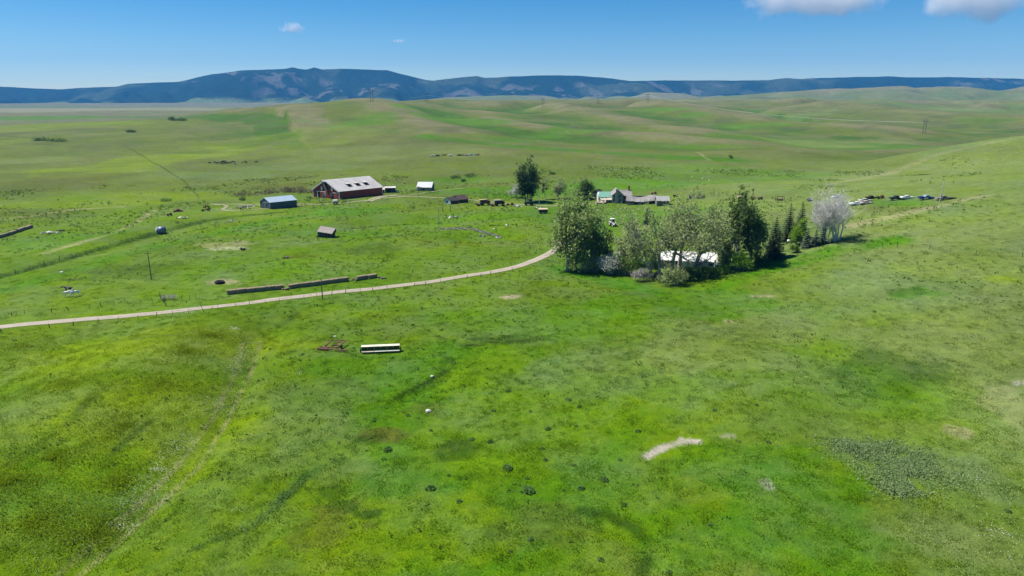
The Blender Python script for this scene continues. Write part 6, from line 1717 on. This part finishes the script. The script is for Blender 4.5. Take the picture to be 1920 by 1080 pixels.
# weathered plank fence
x0, y0 = (-30.7,289.3); x1, y1 = (-5.2,271.6)
root = thing('plank_fence', 'weathered pale plank fence running down the pasture', 'fence', x0, y0)
n = 15
for k in range(n + 1):
    t = k / n; xx, yy = (x1 - x0) * t, (y1 - y0) * t; zz = G(x0 + xx, y0 + yy) - root.location.z
    MB().box((xx, yy, zz + 0.7), (0.16, 0.16, 1.8)).build('post', old_wood, root)
    if k < n:
        t2 = (k + 1) / n; ex, ey = (x1 - x0) * t2, (y1 - y0) * t2; ez = G(x0 + ex, y0 + ey) - root.location.z
        a = math.atan2(ey - yy, ex - xx); ln = math.hypot(ex - xx, ey - yy)
        for j, hz in enumerate((0.35, 0.75, 1.15)):
            if (k * 3 + j) % 17 == 5: continue
            MB().box(((xx + ex) / 2 + math.sin(a) * 0.11, (yy + ey) / 2 - math.cos(a) * 0.11, (zz + ez) / 2 + hz), (ln * 0.98, 0.05, 0.30), rz=a, ry=-math.atan2(ez - zz, ln)).build('plank', pale_wood if (k + j) % 3 else old_wood, root)

# ---------------------------------------------------------------- poles and fences
pole_wood = mat('pole_wood', (0.15, 0.13, 0.11), 0.9, 0.3, 3); post_wood = mat('post_wood', (0.10, 0.085, 0.07), 0.9, 0.4, 4)
pale_pole = mat('pale_pole_wood', (0.42, 0.40, 0.36), 0.9, 0.3, 3)
def utility_pole(label, x, y, h, arm=True, m=None, tilt=(0, 0), rz=0.2):
    root = thing('utility_pole', label, 'pole', x, y, rz, group='utility poles on the ranch'); m = m or pole_wood
    MB().path([(0, 0, -0.5), (tilt[0] * h, tilt[1] * h, h)], [0.17, 0.11], 8).build('pole', m, root)
    if arm:
        c = MB().box((tilt[0] * h, 0.14, h - 0.5), (1.9, 0.1, 0.12)).build('crossarm', m, root)
        for s in (-0.85, 0.85): MB().path([(tilt[0] * h + s, 0.14, h - 0.44), (tilt[0] * h + s, 0.14, h - 0.25)], [0.05, 0.035], 6).build('insulator', glass, c)
utility_pole('utility pole with a crossarm alone in the left pasture', *(-113.1,207.1), 8.8)
utility_pole('bare wooden pole beside the road below the middle bale row', *(-54.2,187.4), 6.3, False)
utility_pole('utility pole at the upper end of the plank fence', *(-31.5,290.1), 9.6, True, pale_pole)
utility_pole('pale leaning pole beside the flatbed truck', *(160.5,255.7), 8.0, False, pale_pole, (0.09, 0))
utility_pole('thin brown pole behind the dark poplar spires', *(103.3,292.6), 10.5, True, rust)
utility_pole('pale pole in front of the tall dark tree', *(14.2,355.2), 8.6, True, pale_pole)
utility_pole('faint grey pole on the slope behind the combines', *(-14.0,380.4), 7.5, True, pale_pole)
utility_pole('thin pole on the lane below the white roofed cabin', *(-53.2,386.4), 6.5, False, pale_pole)
utility_pole('pale pole left of the ranch house by the round tree', *(41.1,384.0), 6.8, False, pale_pole)
utility_pole('dark post at the left edge of the two posted lane sheds', *(-34.5,338.6), 3.6, False)
utility_pole('dark post right of the other one below the lane sheds', *(-30.7,338.5), 3.4, False)

def wire_fence(label, pts, spacing, h, seed, strands=3, lean=0.18, big=(), skip=0.08, name='wire_fence'):
    """leaning wooden posts and sagging wires along a line"""
    rnd = random.Random(seed)
    root = thing(name, label, 'fence', *pts[0])
    ox, oy, oz = root.location
    tops = []
    acc = 0.0; posts = []
    for (ax, ay), (bx_, by_) in zip(pts[:-1], pts[1:]):
        L = math.hypot(bx_ - ax, by_ - ay); n = max(1, int(round(L / spacing)))
        for k in range(n): posts.append((ax + (bx_ - ax) * k / n, ay + (by_ - ay) * k / n))
    posts.append(pts[-1])
    for k, (px_, py_) in enumerate(posts):
        px_ += rnd.gauss(0, 0.15); py_ += rnd.gauss(0, 0.15)
        hh = h * rnd.uniform(0.8, 1.15) * (1.7 if k in big else 1); r = (0.10 if rnd.random() < 0.45 else 0.055) * (1.25 if k in big else 1)
        z = G(px_, py_) - oz; lx, ly = rnd.gauss(0, lean) * hh, rnd.gauss(0, lean * 0.6) * hh
        b0 = Vector((px_ - ox, py_ - oy, z - 0.3)); t0 = Vector((px_ - ox + lx, py_ - oy + ly, z + hh))
        if rnd.random() > skip: MB().path([b0, t0], [r, r * 0.85], 6).build('post', post_wood, root)
        tops.append((b0, t0))
    for s in range(strands):
        f = 0.45 + 0.45 * s / max(1, strands - 1)
        MB().path([b0.lerp(t0, f) + Vector((0, 0, 0)) for b0, t0 in tops], [0.012] * len(tops), 3).build('wire', rust_dark, root)
    return root
wire_fence('post and wire fence along the near side of the road', [(-123.7,156.0), (-113.9,160.0), (-104.9,163.5), (-95.8,166.6), (-88.7,170.4), (-81.3,171.8), (-76.0,178.9), (-68.4,182.1), (-63.0,186.3), (-53.0,191.8), (-41.4,196.3), (-26.4,203.4), (-10.2,211.2), (0.0,219.7)], 4.2, 1.25, 1, big=(11, 14))
wire_fence('thin broken fence on the far side of the road below the horses', [(-130.9,169.8), (-122.1,172.4), (-114.3,175.8), (-106.1,180.6), (-101.0,183.6), (-98.0,183.7)], 3.6, 1.2, 2)
wire_fence('short fence run beside the grey bush above the road', [(-101.5,189.1), (-94.7,178.9)], 1.2, 1.2, 3, skip=0)
wire_fence('four dark posts right of the grey bush above the road', [(-93.8,185.8), (-91.8,186.7), (-90.5,187.1)], 2.2, 1.4, 4, skip=0)
wire_fence('straggling fence from the bale rows up to the road bend', [(-40.1,212.3), (-32.4,217.3), (-25.1,222.4), (-11.1,229.4), (0.0,236.7), (9.2,255.6), (13.0,273.6)], 5.0, 1.2, 5)
wire_fence('fence along the dark ditch in the left pasture', [(-163.3,210.7), (-161.7,215.7), (-158.6,232.8), (-155.1,243.3), (-153.8,256.1), (-152.8,261.9), (-151.3,272.8), (-149.1,282.8)], 5.5, 1.5, 6)
wire_fence('fence climbing the slope left of the cattle', [(-175.3,382.8), (-197.6,423.5), (-226.7,474.3), (-256.1,516.5), (-290.0,568.8), (-363.0,676.1), (-430.9,772.5)], 7.0, 1.4, 7)
wire_fence('fence across the dry slope at the right edge', [(111.4,220.3), (113.8,215.8), (116.4,210.1), (121.8,203.5), (124.8,200.5), (127.8,195.0), (131.5,189.0), (139.2,181.5)], 5.0, 1.4, 8)
wire_fence('thin fence in front of the parked old vehicles', [(129.7,275.2), (137.4,264.9), (140.5,263.0), (143.3,263.0), (145.9,262.9), (148.1,262.5)], 4.2, 1.4, 9)
wire_fence('corral posts in the pasture below the combines', [(-53.0,345.6), (-43.2,343.5), (-26.7,339.3), (-19.6,337.1), (-7.9,333.8), (5.3,337.1), (14.3,329.1)], 7.0, 1.4, 10)
wire_fence('scattered posts along the track in the far left pasture', [(-232.8,306.8), (-230.1,322.6), (-219.7,327.0), (-182.4,287.5), (-164.1,273.9)], 8.0, 1.2, 11)
shrub('bare_bush', 'bare grey brown bush beside the short fence run', *(-97.2,185.8), 1.8, 4.6, L_GREY, 130, leaves=450, leafsize=0.14)

# H-frame power line across the hills
def h_frame(label, x, y, h):
    root = thing('power_pylon', label, 'pylon', x, y, 0.3, group='wooden power pylons on the hills')
    for s in (-2.2, 2.2): MB().path([(s, 0, -1), (s, 0, h)], [0.42, 0.3], 8).build('pole', pole_wood, root)
    a = MB().box((0, 0, h - 2.2), (10.5, 0.3, 0.5)).build('crossarm', pole_wood, root)
    for s in (-4.8, 0, 4.8): MB().path([(s, 0, h - 2.4), (s, 0, h - 3.8)], [0.14, 0.14], 6).build('insulator', glass, a)
    MB().tube((-2.2, 0, h - 3), (2.2, 0, h - 8), 0.12).build('brace', pole_wood, root); MB().tube((2.2, 0, h - 3), (-2.2, 0, h - 8), 0.12).build('brace', pole_wood, root)
    return (x, y, G(x, y) + h - 3.8)
PY = [((-243.8,1229.9), 22, 'farthest left wooden power pylon on the skyline'), ((-211.0,1748.7), 22, 'wooden power pylon on the skyline above the gully head'), ((70.2,1603.3), 21, 'wooden power pylon in the dip left of the middle'),
      ((231.5,1906.8), 21, 'wooden power pylon left of the ridge top one'), ((330.9,1727.9), 21, 'wooden power pylon on top of the dry ridge'), ((596.0,1011.9), 20, 'tall near wooden power pylon in the right valley')]
ends = [h_frame(l, *p, h) for p, h, l in PY]
ends.append((ends[-1][0] + 260, ends[-1][1] + 10, ends[-1][2] - 4))
wire_m = mat('cable_glint_pale', (0.75, 0.75, 0.72), 0.4, 0.05)  # near-white colour stands in for the glint on the wires
for i, lab in enumerate(['first cable span at the far left of the power line', 'long sagging cable span across the gully', 'cable span up to the ridge left of the middle', 'short cable span on top of the ridge', 'long sagging cable span into the right valley', 'cable span leaving at the right edge']):
    a, c = Vector(ends[i]), Vector(ends[i + 1]); d = c - a; L = d.length; root = thing('power_cable', lab, 'cable', a.x, a.y, z=a.z, group='power line cables over the hills')
    sag = min(14.0, 0.020 * L); nrm = Vector((-d.y, d.x, 0)).normalized()
    for s in (-4.8, 0, 4.8): MB().path([d * (k / 24) + nrm * s * 0.8 - Vector((0, 0, sag * 4 * (k / 24) * (1 - k / 24))) for k in range(25)], [0.035] * 25, 4).build('conductor', wire_m, root)

# ---------------------------------------------------------------- small things in the meadow
def rock(label, x, y, s, seed, m):
    rnd = random.Random(seed); me = bpy.data.meshes.new('rock'); bm = bmesh.new(); bmesh.ops.create_icosphere(bm, subdivisions=2, radius=s)
    for v in bm.verts: v.co *= rnd.uniform(0.75, 1.15); v.co.z *= 0.6
    bm.to_mesh(me); bm.free(); me.materials.append(m); o = instance('rock', me); o.location = (x, y, G(x, y) + s * 0.2); tag(o, label, 'rock')
pale_rock = mat('pale_rock', (0.50, 0.47, 0.42), 0.9, 0.3, 3, bump=0.5)
rock('pale rock left of the foreground weed clumps', *(-15.5,115.2), 0.55, 1, pale_rock); rock('small pale rock in the meadow left of the cultivator', *(-42.7,155.4), 0.4, 2, pale_rock)
rock('white stone lying in the upper left pasture', *(-146.4,215.1), 0.5, 3, white_trim); rock('pale stone below the curved dark strip', *(-16.6,131.5), 0.4, 4, pale_rock)
rock('white stone on the pasture below the corral posts', *(-2.1,295.9), 0.8, 5, white_trim); rock('white stone near the end of the plank fence', *(-7.6,282.1), 0.5, 6, white_trim)
root = thing('white_tank', 'white rounded tank on the lawn left of the small round bush', 'tank', *(96.3,232.3))
MB().path([(-0.9, 0, 0.55), (-0.75, 0, 0.6), (0.75, 0, 0.6), (0.9, 0, 0.55)], [0.3, 0.55, 0.55, 0.3], 12).build('drum', white_trim, root, True); MB().box((0, 0, 0.1), (1.2, 0.7, 0.2)).build('stand', rust_dark, root)
root = thing('white_post', 'white upright post beside the dark ditch', 'post', *(-128.0,309.5)); MB().box((0, 0, 1.0), (0.3, 0.2, 2.2)).build('pillar', white_trim, root); MB().box((-1.0, 0, 0.2), (1.6, 0.8, 0.3)).build('slab', pale_rock, root)

# weed clumps standing out of the short grass
L_WEED = leaf_mat('weed_leaves', (0.050, 0.110, 0.024), (0.120, 0.195, 0.060), 0.3)
def clump_meshes(n):
    out = []
    for k in range(n):
        rnd = random.Random(900 + k); b = MB()
        for _ in range(90):
            a = rnd.random() * 6.283; r = math.sqrt(rnd.random()); z = 0.55 * (1 - r * r) * rnd.uniform(0.4, 1.0) + 0.05
            leaf(b, (0.5 * r * math.cos(a), 0.5 * r * math.sin(a), z), 0.14, rnd, 0.6)
        me = bpy.data.meshes.new('weed_clump'); me.from_pydata(b.v, [], b.f); me.materials.append(L_WEED); out.append(me)
    return out
CM = clump_meshes(4)
WEEDS = [(2.3,88.0), (-0.7,94.7), (-12.0,89.2), (-9.7,92.8), (2.4,91.6), (-3.4,115.3), (-3.6,103.4), (-14.1,107.7), (-20.4,100.8), (-20.5,97.9), (-7.5,85.7), (5.0,100.8), (5.3,97.1), (9.7,95.4), (7.6,88.2), (10.1,88.6), (13.8,90.7), (15.7,84.0), (11.2,108.5), (12.5,116.4), (10.7,119.3), (3.4,114.9), (-0.8,123.8), (6.2,107.8), (21.5,105.6), (17.0,96.3), (-6.8,104.4), (2.4,76.9), (-0.2,74.4), (11.0,72.6), (18.8,69.8), (-21.7,79.9), (-43.9,94.2), (-18.9,113.4), (-24.8,111.5), (36.1,111.4), (43.8,112.2), (88.7,159.4), (66.5,80.2), (26.1,78.5), (41.0,98.6)]
big = {0: 1.7, 1: 1.5, 2: 1.25, 16: 1.2, 8: 1.3}
for k, (x, y) in enumerate(WEEDS):
    o = instance('weed_clump', CM[k % 4]); o.location = (x, y, G(x, y)); s = big.get(k, 0.45 + 0.6 * random.Random(k).random()) * 1.05; o.scale = (s * 1.2, s, s * 0.9); o.rotation_euler = (0, 0, k * 1.7)
    lab = {0: 'largest dark weed clump in the middle of the lush foreground', 1: 'second dark weed clump just above the largest one', 2: 'round dark weed clump left of the largest one'}.get(k, 'small dark green weed clump in the short meadow grass')
    tag(o, lab, 'weed', 'dark weed clumps in the meadow')

def leaf_mass(name, label, pts, n, hgt, m, seed, size=0.16):
    """ground cover too dense to count: leaves over an area given by ellipses (centre, half-widths)"""
    rnd = random.Random(seed); b = MB()
    for _ in range(n):
        (cx, cy), rx, ry = rnd.choice(pts); r = min(1.5, abs(rnd.gauss(0, 0.55))); a = rnd.random() * 6.283
        x, y = cx + rx * r * math.cos(a), cy + ry * r * math.sin(a)
        k = float(noise(np.array([x]), np.array([y]), 2.2, 77)[0])
        if k < 0.5 * rnd.random(): continue
        leaf(b, (x, y, rnd.uniform(0.05, hgt) * (0.4 + k)), size, rnd, 0.8)
    v = np.array(b.v); v[:, 2] += ground_height(v[:, 0], v[:, 1])
    me = bpy.data.meshes.new(name); me.from_pydata(v.tolist(), [], b.f); me.materials.append(m)
    o = instance(name, me); tag(o, label, 'ground cover', kind='stuff')
def leaf_line(name, label, pts, w, n, hgt, m, seed, size):
    """the same along a line: leaves thinning out to both sides"""
    rnd = random.Random(seed); b = MB(); P = [Vector((p[0], p[1], 0)) for p in pts]; Ls = [(q_ - p_).length for p_, q_ in zip(P[:-1], P[1:])]
    for _ in range(n):
        i = rnd.choices(range(len(Ls)), Ls)[0]; t = rnd.random(); c = P[i].lerp(P[i + 1], t); d = (P[i + 1] - P[i]).normalized()
        c = c + Vector((-d.y, d.x, 0)) * rnd.gauss(0, w)
        k = float(noise(np.array([c.x]), np.array([c.y]), 4.5, 78)[0])
        if rnd.random() > 0.15 + 1.5 * max(0.0, k - 0.3): continue
        leaf(b, (c.x, c.y, rnd.uniform(0.05, hgt) * (0.4 + k)), size, rnd, 0.8)
    v = np.array(b.v); v[:, 2] += ground_height(v[:, 0], v[:, 1])
    me = bpy.data.meshes.new(name); me.from_pydata(v.tolist(), [], b.f); me.materials.append(m)
    tag(instance(name, me), label, 'ground cover', kind='stuff')
leaf_mass('snowberry_thicket', 'low silvery green thicket on the right foreground slope', [((58.0,94.4), 8.0, 5.5), ((60.5,90.8), 6.5, 5.5), ((58.9,92.4), 4.5, 3.5), ((55.4,98.3), 6.0, 3.0), ((56.0,86.9), 4.0, 3.0)], 26000, 0.42, leaf_mat('snowberry_leaves', (0.095, 0.165, 0.045), (0.225, 0.285, 0.125), 0.3), 5, 0.17)
leaf_mass('nettle_bed', 'dark green weed bed in the shallow dip of the meadow', [((1.9,152.0), 5.0, 1.6), ((5.7,153.7), 4.0, 2.0), ((-3.8,151.2), 5.0, 1.0), ((-9.3,148.8), 3.0, 0.8)], 4200, 0.35, L_GREEN, 6, 0.14)
leaf_line('ditch_weeds', 'dark weeds along the ditch in the left pasture', [(-162.5,209.7), (-158.6,229.7), (-154.4,254.7), (-148.4,283.5), (-141.7,309.4), (-130.9,325.9), (-114.3,337.9)], 0.7, 3800, 0.40, L_GREEN, 7, 0.20)
leaf_line('bank_brush', 'brown brush along the cut bank behind steel shed and barn', [(-161.7,396.1), (-154.5,403.5), (-144.7,411.8), (-135.7,419.1), (-118.9,409.4)], 3.4, 5200, 2.2, leaf_mat('brown_brush', (0.07, 0.062, 0.035), (0.14, 0.125, 0.07), 0.15), 11, 0.42)
leaf_line('dark_forbs', 'dark leafy forbs in a broken line across the lower meadow', [(-40.7,75.0), (-37.6,78.0), (-34.6,80.4), (-33.2,86.6), (-32.2,91.3), (-29.5,96.5), (-26.5,98.0)], 0.6, 3200, 0.4, L_WEED, 14, 0.12)
leaf_mass('pasture_weeds', 'coarse pale weeds in the left pasture beside the pole', [((-133.4,215.0), 16, 5), ((-127.3,219.7), 14, 7), ((-115.0,227.3), 18, 8), ((-138.1,205.9), 12, 4), ((-122.3,223.8), 25, 9)], 4200, 0.35, leaf_mat('thistle_leaves', (0.085, 0.145, 0.03), (0.17, 0.22, 0.08), 0.3), 8, 0.16)
leaf_mass('field_edge_weeds', 'coarse leafy weeds in the left foreground field', [((-71.1,94.9), 14, 12), ((-67.0,106.8), 13, 14), ((-63.8,79.1), 9, 9), ((-69.0,124.0), 14, 12), ((-86.5,122.1), 18, 14), ((-59.4,91.2), 9, 9), ((-70.9,139.7), 10, 8), ((-69.4,149.9), 12, 5), ((-109.5,146.5), 16, 10), ((-55.8,79.4), 8, 8), ((-72.7,87.9), 9, 9)], 52000, 0.50, leaf_mat('field_weed_leaves', (0.100, 0.160, 0.003), (0.215, 0.285, 0.014), 0.35), 9, 0.13)
leaf_line('yarrow_flowers', 'creamy white flowers along the left foreground track', [(-58.2,70.5), (-55.6,77.8), (-54.7,86.7), (-55.5,97.8), (-56.1,110.7), (-58.8,130.5), (-63.1,155.9)], 1.7, 7000, 0.3, leaf_mat('cream_flower_heads', (0.52, 0.52, 0.36), (0.70, 0.70, 0.56), 0.2), 10, 0.06)
leaf_mass('meadow_flowers', 'scattered pale flowers in the right hand meadow', [((64.4,179.7), 30, 18), ((38.6,162.1), 25, 16), ((67.3,88.0), 9, 10), ((63.0,76.1), 6, 7), ((-44.8,133.4), 14, 12), ((58.9,129.9), 18, 16)], 1700, 0.2, leaf_mat('cream_flower_heads', (0.52, 0.52, 0.36), (0.70, 0.70, 0.56), 0.2), 12, 0.07)
def tussocks():
    """coarse bunch grass and forbs spread unevenly over the whole pasture"""
    rnd = random.Random(77); rs = np.random.RandomState(77)
    n = 60000
    a = np.radians(rs.uniform(-41, 41, n)); r = np.sqrt(rs.uniform(75 ** 2, 520 ** 2, n))
    x, y = r * np.sin(a), r * np.cos(a)
    d = fbm(x, y, 24, 3, 171); d2 = fbm(x, y, 95, 2, 173)
    keep = rs.uniform(0, 1, n) < smooth(0.48, 0.70, 0.6 * d + 0.4 * d2) * np.interp(r, [75, 200, 520], [0.25, 0.4, 0.75])
    for pts, w in GRAVEL_LINES:
        q, _ = path_dist(x, y, [(p[0], p[1], 0.0) for p in pts]); keep &= q > w + 0.4
    x, y, r = x[keep], y[keep], r[keep]; z = ground_height(x, y)
    b = MB()
    for k in range(len(x)):
        s = 0.22 * rnd.uniform(0.5, 1.5) * (1 + r[k] / 420)
        for j in range(4):
            leaf(b, (x[k] + rnd.gauss(0, s * 0.8), y[k] + rnd.gauss(0, s * 0.8), z[k] + s * rnd.uniform(0.2, 0.9)), s * 0.75, rnd, 0.4)
    me = bpy.data.meshes.new('bunch_grass'); me.from_pydata(b.v, [], b.f); me.materials.append(leaf_mat('bunch_grass_leaves', (0.045, 0.095, 0.010), (0.125, 0.180, 0.038), 0.25))
    tag(instance('bunch_grass', me), 'coarse bunch grass dotted over the whole pasture', 'grass', kind='stuff')
tussocks()
